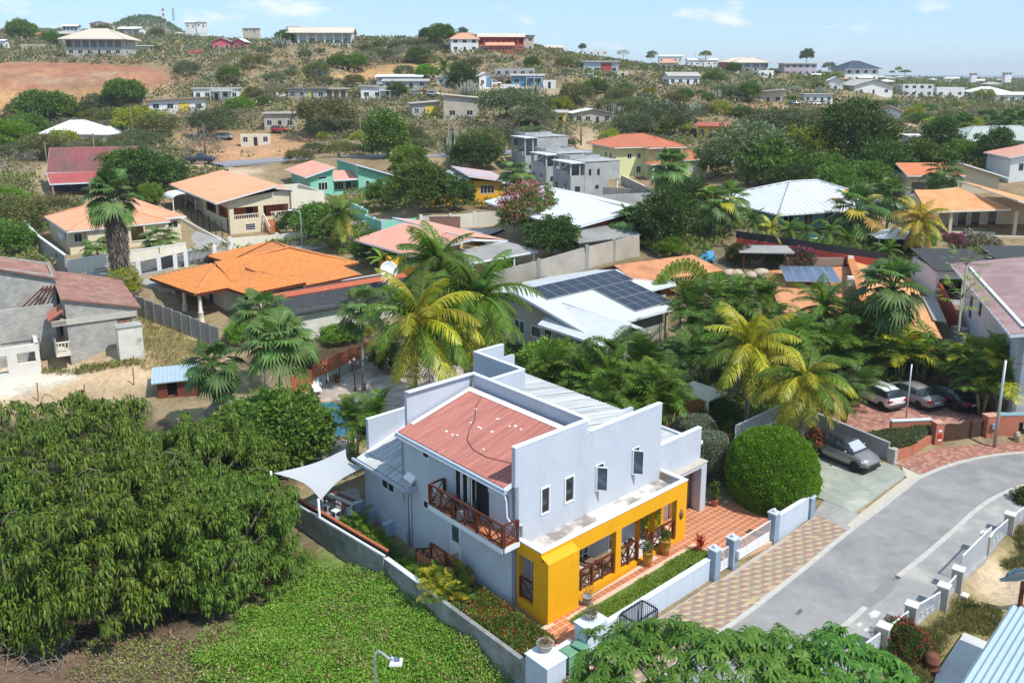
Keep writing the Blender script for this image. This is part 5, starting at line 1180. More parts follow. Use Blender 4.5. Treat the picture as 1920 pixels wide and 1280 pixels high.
def whiteroof():
 r=house('red_house','dark red house under a long white sheet roof',1075,470,30)
 bx(r,m_redwall,0,12,0,9,2.8,{'F':[(3.2,4.2,1.1,2.1,'w2'),(7,8,1.1,2.1,'w2')]})
 plane_roof(r,(-1.2,-.9,2.6),(-1.2,18,3.2),(7.5,18,4.6),(7.5,-.9,3.9),m_whroof,.3,.02,fas=m_bwhite)
 plane_roof(r,(13.4,-.6,2.9),(13.4,15,3.2),(7.6,18,4.6),(7.6,-.9,3.9),m_whroof,.3,.02,fas=m_bwhite)
 r=house('shed','low shed with grey corrugated roof below the red house',1085,487,30)
 bx(r,m_oldgrey,0,7,0,5,2.0,{'F':[(4,5.4,.2,1.6,'o')]})
 plane_roof(r,(-.5,-.7,1.9),(7.6,-.7,2.0),(7.6,5,3.1),(-.5,5,3.0),m_oldgrey,.45,.05)
 t=thing('palapa','round thatched sun shelter among the trees','palapa',G(985,392),0)
 m=MB();m.lathe([(2.9,1.9),(1.5,2.9),(.2,4.0),(.02,4.1)],0,0,16);m.build('thatch',mat('thatch',(.26,.235,.205),.25,5,.95,.02,12),t);m=MB();m.tube([(0,0,-1),(0,0,3.8)],.12,6);m.build('post',m_wood,t)
whiteroof()
def metalroof():
 r=house('pool_house','house with a white metal hip roof behind the palms and red fence',1452,432,20)
 bx(r,mat('aqua_paint',(.20,.42,.40),.06,1,.8),.5,15,.5,11,2.9,{'F':[(1,2.6,.2,2.2,'w2'),(4,5.4,.2,2.2,'w2'),(7,9,.2,2.2,'w3')]})
 hip(r,-1.2,17,-2.2,12.5,2.3,2.7,m_whroof,.75,.05,inset=7,prof='trap')
 r2_=thing('swimming_pool','small bright turquoise pool behind the red fence','pool',G(1492,447),math.radians(20))
 m=MB();m.prism([(-2.8,-1.3),(3,-1.3),(3,1.2),(-2.8,1.2)],-.5,.1);m.build('water',m_pool,r2_)
 m=MB()
 for a,b in (((-3.1,-1.45,.07),(3.3,-1.45,.07)),((-3.1,1.35,.07),(3.3,1.35,.07)),((-2.95,-1.37,.06),(-2.95,1.27,.06)),((3.15,-1.37,.06),(3.15,1.27,.06))):m.bar(a,b,.28,.3)
 m.build('coping',m_creamw,r2_)
metalroof()
def beige():
 r=house('arcade_house','beige house with arched loggia and small red tile roof',1698,372,0)
 mbg=mat('beige_paint',(.55,.47,.33),.05,.8,.8)
 bx(r,mbg,0,8,0,6,3.6,{'F':[(.7,2.9,.6,2.4,'o'),(3.6,6.2,.6,2.4,'o')]})
 p=MB();p.box(.3,7.7,1.8,1.9,-.5,3.3);p.build('loggia_wall',mat('loggia_wall',(.42,.36,.29),.05,1,.8),r)
 plane_roof(r,(-.4,-.7,3.5),(8.2,-.7,3.5),(8.2,3.6,4.9),(-.4,3.6,4.9),mat('red_orange_tile',(.60,.19,.08),.14,1,.8),.4,.05,fas=m_white,prof='arc')
 plane_roof(r,(14.5,-1,3.2),(14.5,7,3.2),(7.6,7,5.3),(7.6,-1,5.3),m_oldgrey,.6,.02,fas=m_white)
 bx(r,mbg,8.0,13.5,-.2,6.5,3.0,{},tops={'FL':5.1,'KL':5.1,'FR':3.2,'KR':3.2})
 p=MB();p.box(-2,5.5,-3.4,-3.2,-1,.8);p.build('garden_parapet',m_creamw,r)
 for x in (-1.2,4.6):
  m=MB();m.lathe([(.3,-.8),(.3,1.4),(.15,1.7),(.05,1.9)],x,-3.3,10);m.build('bottle_post',m_white,r)
beige()
def orangepool():
 r=house('pool_villa','villa with overlapping bright orange roofs above a covered pool terrace',1790,440,-6)
 mo=mat('flat_orange_roof',(.66,.27,.10),.08,1.,.85,col2=(.72,.36,.18),f2=.55,s2=.7);mbg=mat('beige_paint',(.55,.47,.33))
 p=MB();p.bar((-.2,5.,1),(10.8,5.,1),.2,6.);p.build('back_wall',mbg,r)
 for i,x in enumerate((2.,3.6,5.6)):window(r,(x,4.89,.1),(1,0,0),(0,-1,0),1.2,2.2,.08,inset=-.02,name='terrace_door',depth=.06)
 p=MB();p.box(-1,11,-1,4.85,-1.5,.05);p.build('terrace_floor',mat('beige_floor',(.5,.43,.34),.08,1,.7),r)
 for x in (-.6,6.9):
  q=MB();q.bar((x,.2,-1),(x,.2,3.),.35);q.build('pillar',mbg,r)
 plane_roof(r,(-3.8,-.8,2.9),(6.4,.6,3.2),(2.7,7,5.0),(-2.9,7,4.2),mo,1.2,.01,fas=m_creamw)
 plane_roof(r,(13.,-1.,2.6),(13.,8,3.2),(3.2,9,5.6),(6.0,-1.8,4.6),mo,1.2,.01,fas=m_creamw)
 r2_=thing('swimming_pool','sunlit green pool in front of the orange roofed villa','pool',G(1812,434),math.radians(-6))
 m=MB();m.prism([(-2.6,-1.),(2.4,-1.),(2.6,1.),(-2.4,1.)],-.5,.1);m.build('water',mat('green_pool',(.08,.38,.30),.1,1,.08,spec=.6),r2_)
 m=MB();m.bar((-2.9,-1.2,.05),(2.8,-1.2,.05),.35,.3);m.build('coping',mat('beige_floor',(.5,.43,.34)),r2_)
 m=MB();m.bar((-2.9,1.2,.05),(2.8,1.2,.05),.35,.3);m.build('coping',mat('beige_floor',(.5,.43,.34)),r2_)
orangepool()
m_orrf=mat('worn_orange_roof',(.56,.25,.115),.12,1.2,.85,col2=(.36,.15,.09),f2=.6,s2=.5)
def palmhouse():
 r=house('palm_house','house with worn orange roofs half hidden by palms, blue solar panels on top',1620,650,-6,z=1.)
 P=lambda u,v,z:inv(r,at(u,v,r.location.z+z))
 f=r8
 bx(r,mat('terracotta_paint',(.38,.12,.06),.06,1,.8),*sorted((P(*f(800,420),0).x,P(*f(1080,360),0).x)),P(*f(900,430),0).y,P(*f(900,430),0).y+8,3.0,{'F':[(1,2.2,.6,2.,'w2')]})
 # left roof slopes toward the viewer from the ridge with the blue array
 e0,e1=P(*f(640,330),3.0),P(*f(1100,330),3.0);t1,t0=P(*f(1000,75),4.3),P(*f(540,110),4.0)
 a=plane_roof(r,e0,e1,t1,t0,m_orrf,1.0,.015,fas=m_wood)
 # right roof: big slope falling to the lower right, with a raised seam at the ridge
 t0,t1=P(*f(1000,45),4.7),P(*f(1100,350),4.5);e1,e0=P(*f(1490,470),3.0),P(*f(1330,150),3.0)
 plane_roof(r,e0,e1,t1,t0,mat('bright_worn_orange_roof',(.66,.33,.14),.08,1.2,.85,col2=(.56,.25,.10),f2=.6,s2=.5),1.0,.015,fas=m_wood)
 q=MB();q.bar(t0+Vector((0,0,.1)),t1+Vector((0,0,.1)),.7,.25);q.build('ridge_beam',mat('ridge_orange',(.52,.2,.07),.1,1,.8),r)
 bx(r,mat('terracotta_paint',(.38,.12,.06)),e1.x-7.5,e1.x-.6,e1.y+3.5,e1.y+9,2.4,{})
 # blue modules
 a0,a1,b1,b0=P(*f(660,175),4.05),P(*f(955,180),4.15),P(*f(940,75),4.75),P(*f(665,95),4.55)
 dx=(a1-a0).normalized();dy=(b0-a0);dy=(dy-dx*dy.dot(dx)).normalized();n=dx.cross(dy)
 w=(a1-a0).length/5;h=(b0-a0).length/2
 solar_array(r,a0+n*.15,dx,dy,[(i,j) for i in range(5) for j in range(2)],w-.03,h-.03,.03,m_solar2,n)
 a0,a1=P(*f(1150,140),3.95),P(*f(1205,140),3.75)
 dx=Vector((1,0,-.2)).normalized();dy=Vector((0,1,0.0));n=dx.cross(dy)
 solar_array(r,P(*f(1135,140),4.35)+n*.2,dx,dy,[(i,j) for i in range(2) for j in range(2)],1.0,1.7,.03,m_solar2,n)
 pl=MB();c0,c1,c2,c3=P(*f(1380,240),3.2),P(*f(1440,365),3.2),P(*f(1512,380),3.1),P(*f(1455,250),3.1);pl.slab(c0,c1,c2,c3,.1);pl.build('canopy_sheet',m_oldgrey,r)
 for x,y in ((1000,40),(1002,150)):
  q=MB();p_=P(*f(x,y),4.9);q.box(p_.x-.28,p_.x+.28,p_.y-.25,p_.y+.25,p_.z-.6,p_.z+.25);q.build('roof_tank',m_white,r)
r8=lambda x,y:(1240+x/2.8235,470+y/2.8235)
palmhouse()
def rightwhite():
 r=house('white_house','two-storey white house with dull pink sheet roof at the right edge',1880,700,-62,z=1.3)
 P=lambda u,v,z:inv(r,at(u,v,r.location.z+z))
 mp=mat('dull_pink_roof',(.30,.19,.18),.12,.8,.8,col2=(.38,.25,.24),f2=.55,s2=.5);mw=mat('cool_white_paint',(.66,.68,.72),.05,.8,.8,col2=(.55,.57,.6),f2=.62,s2=.5,streak=.08)
 wall_p=[at(1885,832,.2),at(1800,620,2.0)]
 # long wall facing left, running away from the viewer
 a=inv(r,at(1893,800,.3));b=inv(r,at(1803,600,2.6))
 d=(b-a);d.z=0;L_=d.length
 w=MB();w.wall((b.x,b.y),(a.x,a.y),-2,6.3,.25,[(L_*.12,L_*.12+1.3,2.2,4.4),(L_*.30,L_*.30+1.3,3.4,4.9),(L_*.55,L_*.55+3.4,.6,2.6)])
 dn=d.normalized();nn=Vector((dn.y,-dn.x,0))
 q_=a+nn*-9 if (a+nn*-9-a).length else a
 side=nn if inv(r,at(1960,790,.3)).x*nn.x+inv(r,at(1960,790,.3)).y*nn.y>a.x*nn.x+a.y*nn.y else -nn
 w.wall((a.x,a.y),(a.x+side.x*9,a.y+side.y*9),-2,6.3,.25,[(1.0,3.0,1.0,3.0)])
 w.build('wall',mw,r)
 wn=-dn
 for s0,w_,z0,z1 in ((L_*.12,1.3,2.2,4.4),(L_*.30,1.3,3.4,4.9),(L_*.55,3.4,.6,2.6)):
  window(r,b*1.0+wn*s0+Vector((0,0,z0-b.z)),wn,-side,w_,z1-z0,.08,2 if w_>2 else 1,hb=3 if w_>2 else 0,inset=.08)
 window(r,a+side*1.0+Vector((0,0,1.0-a.z)),side,-dn*1.,2.,2.,.06,6,inset=.05,name='barred_window')
 e0=a-side*1.0-dn*1.2;e1=b-side*1.0+dn*2.5;t1=e1+side*10;t0=e0+side*10
 for v_,z in ((e0,6.0),(e1,6.0),(t1,7.7),(t0,7.7)):v_.z=z
 plane_roof(r,e0,e1,t1,t0,mp,.9,.02,fas=m_bwhite)
 st=MB()
 for k in range(8):
  q=MB();x=b.lerp(a,.3+.035*k)-side*1.2;q.box(x.x-.6,x.x+.6,x.y-.35,x.y+.35,-2,2.2-.26*k);q.build('step',m_conc,r)
rightwhite()
def whitesheds():
 r=house('service_wing','low white service wing with black sheet roofs behind the pink roofed house',1762,568,-4)
 mw=mat('cool_white_paint',(.66,.68,.72))
 bx(r,mw,-.6,14,0,6,3.3,{'F':[(.3,2.5,.3,2.4,'o'),(6.5,7.4,1.4,2.4,'w1')]});p=MB();p.box(-.3,2.6,1.6,1.7,-.5,3);p.build('bay_back_wall',m_dark,r)
 plane_roof(r,(-1.,-.6,3.35),(5.4,-.6,3.35),(5.4,6,4.2),(-1.,6,4.2),m_blackroof,.4,.04)
 plane_roof(r,(5.5,-.7,3.75),(10.4,-.7,3.75),(10.4,6,4.6),(5.5,6,4.6),m_blackroof,.4,.04)
 plane_roof(r,(10.5,-.8,4.0),(16,-.8,4.0),(16,6,4.9),(10.5,6,4.9),m_blackroof,.4,.04)
whitesheds()
def cottage():
 r=house('cottage','small terracotta cottage with orange tile roof behind the traveller palm',1240,556,30)
 bx(r,mat('terracotta_paint',(.38,.12,.06)),0,6.5,0,5,2.0,{'F':[(1.5,2.7,.7,1.6,'w2')],'R':[(1,2,.7,1.6,'w1')]})
 plane_roof(r,(-3.5,-.8,1.9),(7.2,-.8,1.9),(6.4,3,2.9),(-3.5,3,2.9),m_orrf,.35,.04,prof='arc')
 plane_roof(r,(7.2,5.8,1.9),(-3.5,5.8,1.9),(-3.5,3.02,2.9),(6.4,3.02,2.9),m_orrf,.35,.04,prof='arc')
 t=house('thatch_shelter','low open shelter with grey reed roof and reed walls by the rocks',1392,505,-4,cat='shelter')
 mr=mat('reed_wall',(.27,.21,.15),.2,6,.95,stretch=(8,8,1))
 p=MB();p.box(-.2,4.6,1.4,1.5,-1,1.6);p.build('reed_screen',mr,t);m=MB();m.slab((-.5,-.6,1.9),(5,-.6,1.9),(4.8,2,2.15),(-.4,2,2.15),.1);m.build('flat_roof',m_oldgrey,t)
 for x in (0,4.5):
  m=MB();m.bar((x,-.4,-1),(x,-.4,1.85),.1);m.build('post',m_wood,t)
 q=MB();q.prism([(4.7,1.2),(10.5,1.6),(10.5,1.9),(4.7,1.6)],-1,1.0);q.build('reed_fence',mr,t)
cottage()
def greenroof():
 r=house('bungalow','wide bungalow with pale grey green hip roof beyond the dark trees',1840,292,8)
 bx(r,mat('greyblue_paint',(.34,.40,.43),.05,1,.8),-3,14,0,8,2.9,{'F':[(2,3.4,1,2.2,'w2'),(6,7.4,1,2.2,'w2')]})
 hip(r,-4.4,15.5,-1.4,9.4,2.8,2.0,mat('greygreen_roof',(.36,.41,.38),.06,.7,.8),.8,.015)
 r=house('house','white gabled house end at the right edge behind the orange villa',1890,345,-5)
 bx(r,m_white,0,7,0,8,4.2,{'F':[(1.2,2.0,2.,3.2,'w1'),(3.2,4.,2,3.2,'w1')]},tops={'FR':5.6,'KR':5.6})
 plane_roof(r,(-.5,-.5,4.1),(-.5,8.3,4.1),(7.2,8.3,5.8),(7.2,-.5,5.8),m_peach2,.8,.015,fas=m_white)
greenroof()
def cornershed():
 r=thing('corrugated_shed','shed with pale blue grey corrugated roof in the bottom right corner','shed',at(1890,1262,.5),math.radians(36))
 P=lambda u,v,z:inv(r,at(u,v,r.location.z+z))
 e0,e1=P(1745,1365,1.6),P(1895,1133,1.6)
 mr=mat('pale_sheet_roof',(.42,.53,.60),.06,1.2,.4,metal=.2)
 d=(e1-e0);d.z=0;d.normalize();s_=Vector((d.y,-d.x,0))
 t1=e1+s_*6+Vector((0,0,1.2));t0=e0+s_*6+Vector((0,0,1.2))
 q=MB();q.ribs(t0,e0,e1,t1,.26,.05);q.build('roof',mr,r)
 w0=e0+s_*.5;w1=e1+s_*.5-d*.4
 q=MB();q.wall((w1.x,w1.y),(w0.x,w0.y),-2.5,1.55,.2);q.wall((w1.x+s_.x*5,w1.y+s_.y*5),(w1.x,w1.y),-2.5,1.5,.2);q.build('wall',m_white,r)
 r=thing('lean_to_roof','corner of a second pale corrugated roof at the right edge above the dirt path','roof',at(1905,1100,1.2),math.radians(8))
 P=lambda u,v,z:inv(r,at(u,v,r.location.z+z))
 q=MB();q.ribs(P(2000,1085,.55),P(1872,1088,.5),P(1905,1072,1.2),P(2010,1060,1.2),.26,.05);q.build('roof',mr,r)
 q=MB();q.bar((.6,.3,-2.5),(.6,.3,.4),.14);q.build('post',m_wood,r)
 r=thing('concrete_platform','pale concrete platform between the dry grass and the corrugated shed','platform',at(1800,1220,-.7),0)
 P=lambda u,v,z:inv(r,at(u,v,z))
 q=MB();q.prism([P(*x,-.3)[:2] for x in [(1755,1262),(1808,1183),(1850,1200),(1880,1290),(1800,1330),(1740,1330)]],-1.5,.35);q.build('slab',mat('platform_concrete',(.55,.56,.56),.08,1.,.85,.003,20,col2=(.46,.47,.47),f2=.6,s2=.6),r)
cornershed()
# ---- houses on the hillside and far plain
CW=dict(w=m_white,c=mat('far_cream',(.62,.55,.42),.08,.5,.85),g=mat('far_grey',(.40,.39,.37),.12,.5,.9),y=mat('far_yellow',(.66,.50,.08),.06,.5,.8),p=mat('far_pink',(.56,.13,.14),.06,.5,.8),
 r=mat('far_red',(.42,.07,.05),.06,.5,.8),b=mat('far_blue',(.10,.26,.42),.06,.5,.8),l=mat('far_lilac',(.44,.37,.42),.06,.5,.8),e=mat('far_beige',(.55,.48,.38),.08,.5,.85),o=mat('far_bare',(.48,.43,.35),.15,.8,.9),t=mat('far_bluegrey',(.42,.50,.55),.06,.5,.8))
CR=dict(w=mat('far_roof_white',(.72,.72,.70),.1,.5,.7),g=mat('far_roof_grey',(.40,.38,.35),.15,.5,.85),e=mat('far_roof_beige',(.56,.49,.39),.1,.5,.85),p=mat('far_roof_peach',(.60,.29,.18),.1,.5,.85),b=mat('far_roof_brown',(.24,.14,.11),.15,.5,.85),n=mat('far_roof_navy',(.045,.06,.085),.1,.5,.6),k=mat('far_roof_dark',(.16,.16,.16),.15,.5,.8),r=mat('far_roof_red',(.38,.10,.07),.1,.5,.8));CR['o']=CR['c']=CR['g'];RECTS=[]
def far(label,u0,u1,v,h,yaw,roof,wc,rc,nw,dep=.75,rise=None,two=False,door=True,oh=.6,cat='house',gal=None,name='house',group=None,extra=None):
 P=G((u0+u1)/2,v);dd=proj(*P)[2];cy=math.cos(math.radians(yaw));sy_=abs(math.sin(math.radians(yaw)))
 wpx=(u1-u0)*dd/F;w=wpx/(cy+dep*sy_);d=w*dep
 r=thing(name,label,cat,P,math.radians(yaw),group);RECTS.append((u0,u1,v-(h+1.5)*F/dd,v))
 # centre the silhouette on the picture span
 if group:h=min(h,w*.5)
 x0,x1=-w/2,w/2;off=(d*math.sin(math.radians(yaw)))/2;r.location.x+=off*cy*1.;y0,y1=0,d
 ops={'F':[],'L':[],'R':[]};st=[0.] if not two else [0.,h/2]
 hs=h/len(st)
 for z in st:
  if gal is not None and z==st[-1]:
   n=gal;pw=w/n
   for i in range(n):ops['F'].append((i*pw+.25,(i+1)*pw-.25,z+(.15 if z else .1),z+hs-.45,'o'))
  else:
   for i in range(nw):
    cx=w*(i+.5)/nw;ww=min(1.5,w/nw*.5)
    if door and i==nw//2 and z==0:ops['F'].append((cx-.5,cx+.5,.05,2.1,'d'))
    else:ops['F'].append((cx-ww/2,cx+ww/2,z+.95,z+min(2.2,hs-.35),'w2' if ww>1 else 'w1'))
  ops['L'].append((d*.3,d*.3+1.2,z+.95,z+min(2.2,hs-.35),'w1'));ops['R'].append((d*.3,d*.3+1.2,z+.95,z+min(2.2,hs-.35),'w1'))
 tops={}
 if roof=='sl':tops={'FL':h,'KL':h,'FR':h+(rise or 1.),'KR':h+(rise or 1.)}
 if roof=='sr':tops={'FR':h,'KR':h,'FL':h+(rise or 1.),'KL':h+(rise or 1.)}
 if roof=='sf':tops={'FL':h,'FR':h,'KL':h+(rise or 1.),'KR':h+(rise or 1.)}
 bx(r,CW[wc],x0,x1,y0,y1,h,ops,z0=-4,tops=tops,gm=m_shut)
 if gal is not None:
  p=MB();p.box(x0+.3,x1-.3,2.2,2.3,-1,h-.05);p.build('gallery_wall',CW[wc],r)
  if two:
   q=MB();q.box(x0+.22,x1-.22,.22,2.18,h/2-.12,h/2+.05);q.build('gallery_floor',CW['g'],r)
 rm=CR[rc];o=oh
 if roof=='flat':
  m=MB();m.box(x0-o,x1+o,y0-o,y1+o,h+.002,h+.25);m.build('roof',rm,r)
 elif roof=='par':
  m=MB();m.box(x0+.22,x1-.22,y0+.22,y1-.22,h-.5,h-.3);m.build('roof',rm,r)
 elif roof=='hip':hip(r,x0-o,x1+o,y0-o,y1+o,h,rise or w*.13,rm,1.2,.02)
 elif roof in('gx','gy'):
  k=rise or w*.12;e=.12
  if roof=='gx':
   g=MB()
   for X in (x0+.01,x1-.21):g.prism([(X,y0),(X+.2,y0),(X+.2,(y0+y1)/2),(X,(y0+y1)/2)],h-.01,[h,h,h+k-e,h+k-e]);g.prism([(X,(y0+y1)/2+.002),(X+.2,(y0+y1)/2+.002),(X+.2,y1),(X,y1)],h-.01,[h+k-e,h+k-e,h,h])
   g.build('gable',CW[wc],r);c0=(y0+y1)/2
   plane_roof(r,(x0-o,y0-o,h-.05),(x1+o,y0-o,h-.05),(x1+o,c0,h+k),(x0-o,c0,h+k),rm,1.2,.02);plane_roof(r,(x1+o,y1+o,h-.05),(x0-o,y1+o,h-.05),(x0-o,c0+.01,h+k),(x1+o,c0+.01,h+k),rm,1.2,.02)
  else:
   c0=(x0+x1)/2;g=MB()
   for Y in (y0+.01,y1-.21):g.prism([(x0,Y),(c0,Y),(c0,Y+.2),(x0,Y+.2)],h-.01,[h,h+k-e,h+k-e,h]);g.prism([(c0+.002,Y),(x1,Y),(x1,Y+.2),(c0+.002,Y+.2)],h-.01,[h+k-e,h,h,h+k-e])
   g.build('gable',CW[wc],r)
   plane_roof(r,(x0-o,y1+o,h-.05),(x0-o,y0-o,h-.05),(c0,y0-o,h+k),(c0,y1+o,h+k),rm,1.2,.02);plane_roof(r,(x1+o,y0-o,h-.05),(x1+o,y1+o,h-.05),(c0+.01,y1+o,h+k),(c0+.01,y0-o,h+k),rm,1.2,.02)
 else:
  k=rise or 1.
  za={'sl':(0,k,k,0),'sr':(k,0,0,k),'sf':(0,0,k,k)}[roof]
  g=.1
  m=MB();m.slab((x0-o,y0-o,h+za[0]+g),(x1+o,y0-o,h+za[1]+g),(x1+o,y1+o,h+za[2]+g),(x0-o,y1+o,h+za[3]+g),.16);m.build('roof',rm,r)
 if extra:extra(r,w,d,h)
 return r,w,d
def ex_porch(col,n=3,x=.5,dp=2.4):
 def f(r,w,d,h):
  X0=-w/2+w*x*0+w*(x-.25);X1=X0+w*.5
  m=MB();m.box(X0,X1,-dp,-.02,2.5,2.62);m.build('porch_roof',CR['w'],r)
  for i in range(n):
   q=MB();X=X0+.1+(X1-X0-.2)*i/(n-1);q.bar((X,-dp+.15,-2),(X,-dp+.15,2.5),.16);q.build('porch_post',m_white,r)
 return f
def ex_panel(c_,a,b):
 def f(r,w,d,h):
  m=MB();m.box(-w/2+w*a,-w/2+w*b,-.04,-.005,.1,h-.5);m.build('panel',CW[c_],r)
 return f
far('large unfinished grey hillside house under a wide pale hip roof',122,229,107,5.6,4,'hip','g','e',6,.7,3.4,two=True,gal=7,oh=1.6)
far('cream two-storey house with shallow gable on the left skyline',168,206,63,5.4,6,'gy','c','e',3,.8,1.2,two=True,gal=3)
far('long low house with red and white roofs on the left skyline',70,112,78,3.,0,'gx','o','r',3,.5,1.2)
far('dark open sided house with grey roof below the left skyline',98,149,84,4.6,2,'hip','g','g',3,.6,1.2,two=True,gal=4,oh=1)
far('white two-storey house with white roof behind the grey open house',118,146,66,4.5,3,'gx','t','w',4,.5,1.,two=True,gal=4)
far('white house with pale flat gable roof, left of the beige pyramid roof',222,264,67,3.6,-4,'gx','w','w',3,.6,1.2,gal=3)
far('small beige house with pyramid roof on the skyline below the masts',316,345,68,3.2,5,'hip','e','e',2,.9,1.6,oh=1.2)
far('small white house right of the dark hill, left one of the pair',347,367,53,4,0,'gx','w','w',2,.8)
far('small white house right of the dark hill, right one of the pair',367,385,52,3.5,8,'flat','w','g',2,.8)
far('low grey ruin on the skyline left of the white gabled villa',455,484,62,3,0,'flat','o','g',2,.5)
far('long white hilltop villa with wide veranda and three low gables',542,658,82,4.,3,'gx','w','e',5,.4,2.2,gal=7,oh=1.2,extra=None)
far('small pale tower house above the long white villa',536,561,63,4.5,8,'hip','e','g',2,.9,1.,oh=.9)
far('pink house with white roof on the hillside',395,434,95,3.2,10,'gy','p','w',2,.8,1.6)
far('small pink house with white gable right of the larger pink house',438,462,93,2.8,-8,'gy','p','w',2,.9,1.4)
far('long pale low shed on the hillside left of the pink houses',248,281,100,2.6,0,'flat','o','w',0,.4,door=False,name='shed',cat='shed')
far('pink garden wall building with parked car in front of the pink house',353,380,104,1.8,0,'par','p','g',0,.3,door=False,name='walled_yard',cat='walled yard')
far('white bungalow with rust brown roof and ochre garage door',270,381,211,2.9,18,'sl','w','b',4,.55,.7,oh=.8,extra=ex_panel('y',.52,.72))
far('white flat roofed house with white pillared porch on the slope',357,446,189,3.1,12,'flat','w','g',5,.6,oh=.4,extra=ex_porch('w',3,.62,2.))
far('grey flat roofed house with orange doors beside the boat',537,610,187,3.,6,'flat','g','k',4,.6,extra=ex_panel('y',.55,.62))
far('beige house end with orange arches right of the grey flat roofed house',610,650,188,3.2,6,'flat','e','e',3,.6,gal=3)
far('small bare white house shell with dark openings above the red car',494,553,243,3.6,4,'flat','o','g',3,.7,oh=.5)
far('roofless cream house shell beside the parked pickup',446,506,275,2.5,14,'par','c','o',3,.6,oh=0)
far('white house with porch arches at the end of the middle slope',669,757,187,3.3,12,'sr','w','g',4,.6,.6,extra=ex_porch('w',3,.66,2.))
far('long white roofed shed under the orange cut bank',706,790,160,2.6,0,'sf','t','w',4,.35,.7,name='shed',cat='shed')
far('grey roofed low house below the long white shed',716,802,168,2.5,4,'sf','t','g',4,.4,.6)
far('white house half hidden behind the dark round tree',820,862,163,3.,0,'flat','w','w',3,.6)
far('small white gabled house with blue gate by the bare yard',894,923,164,3.4,14,'gy','w','w',2,.8,1.2,extra=ex_panel('b',.55,.9))
far('ochre porched grey house on the bank above the upper road',764,823,220,3.3,14,'sl','g','g',3,.8,.5,extra=ex_panel('y',.48,.98))
far('tall bare cement block house with one sloping roof beside the ochre porch',829,897,224,5.,4,'sr','o','e',2,.7,.9,door=False)
far('long grey unfinished row behind the blue house',928,1003,146,3.,0,'par','g','g',5,.3)
far('bright blue house with red porch roof on the middle slope',959,1020,162,3.1,-5,'sf','b','g',3,.6,.5,extra=ex_porch('r',3,.75,2.5))
far('small white block shed right of the bright blue house',1018,1042,167,2.6,0,'par','w','w',1,.6,name='shed',cat='shed')
far('small bright yellow house beside the pale grey house',1031,1062,235,3.,-14,'sf','y','g',2,.8,.5)
far('pale grey bungalow with white roofs right of the small yellow house',1068,1147,234,3.,10,'gy','o','w',4,.6,1.,oh=.7)
far('small grey gable roof among the trees above the upper road',944,970,182,2.4,0,'gx','w','g',2,.7,1.2)
far('white house with peach hip roof at the left of the red hilltop hotel',841,897,99,5.,8,'hip','w','p',3,.7,2.2,two=True)
far('long red hilltop building with white pillared gallery',896,982,97,5.4,3,'gx','r','e',7,.35,1.4,two=True,gal=8)
far('low red pavilion with peach roof in front of the red hilltop building',913,962,100,2.8,0,'gx','r','p',4,.4,1.2)
far('grey block house at the right of the red hilltop building',971,1001,97,6.,6,'flat','o','b',2,.8,two=True)
far('white flat roofed house crowning the middle hilltop',838,889,71,3.6,0,'par','w','w',4,.4)
far('small peach roofed turret on the middle hilltop',820,832,69,4.,0,'hip','w','p',1,1.,1.4,door=False)
far('small grey house on the skyline right of the hilltop trees',908,948,78,3.,0,'flat','o','g',3,.4)
far('low house with pale roof on the right shoulder of the hill',1018,1056,98,3.,0,'gx','e','e',2,.5)
far('white parapet house on the skyline by the lone round tree',1090,1140,104,3.4,0,'par','w','w',4,.4)
far('blue and red fronted white house on the slope',1094,1163,139,4.2,-6,'flat','t','w',4,.6,extra=ex_panel('r',.5,.8))
far('small cream hut below the blue and red fronted house',1157,1178,149,2.6,0,'par','c','c',1,.7,name='hut',cat='hut')
far('house with peach hip roof on the right slope',1238,1274,133,3.2,-8,'hip','c','p',3,.8,1.6)
far('long white two-storey block on the right skyline behind the peach roof',1236,1279,117,4.,0,'gx','w','w',5,.3,1.)
far('pale house with grey roof at the bend of the slope',1247,1312,162,3.2,10,'gx','w','g',4,.6,1.2)
far('long white house with cream gable on the right skyline',1289,1346,124,4.,4,'gx','w','w',5,.4,1.4)
far('wide beige two tier hip roof on the red walled hilltop house',1355,1440,128,4.2,3,'hip','r','e',4,.6,3.2,oh=1.8)
far('white house with beige hip roof and wooden gallery below the red walled one',1378,1442,138,4.4,-4,'hip','w','e',4,.7,2.,two=True,gal=4,oh=1)
far('small plain white box house at the foot of the gallery house',1419,1451,147,3.,8,'par','w','w',2,.7)
far('lilac house with flat beige roof on the right skyline',1467,1531,144,5.,4,'flat','l','e',5,.5,two=True)
far('white two-storey house with dark navy hip roof',1574,1647,155,5.4,8,'hip','w','n',4,.8,3.2,two=True,oh=1)
far('small white gabled house left of the wide grey roofs',1554,1582,172,4.,-12,'gy','w','w',1,.9,1.4)
far('wide low house with pale grey roofs below the navy roof',1588,1676,179,3.6,10,'gy','w','g',3,.8,2.2,oh=1)
far('white modern house with flat parapets and dark windows',1692,1750,183,5.,-4,'par','w','w',4,.6,two=True)
far('long white box house right of the modern house',1753,1808,183,4.,3,'par','w','w',3,.5)
far('white hip roofed bungalow on the right plain',1826,1888,187,3.,0,'hip','w','w',4,.7,2.,oh=1)
far('long white roofed hall at the right edge of the plain',1868,1930,192,3.,0,'gx','w','w',3,.5,1.)
far('grey white hut house with pale roof above the navy car',1414,1476,195,3.6,-16,'sl','o','g',3,.8,.7,oh=.9)
far('long low white house right of the navy car',1505,1561,195,3.,4,'flat','w','g',4,.5)
far('white gabled house with rust brown roof above the dirt track',1642,1699,237,3.6,-24,'gy','w','b',2,.9,1.6,oh=.7)
far('small yellow house with patched red and white roof among the trees',1308,1368,260,2.8,-20,'sf','y','r',3,.8,.6,oh=.8)
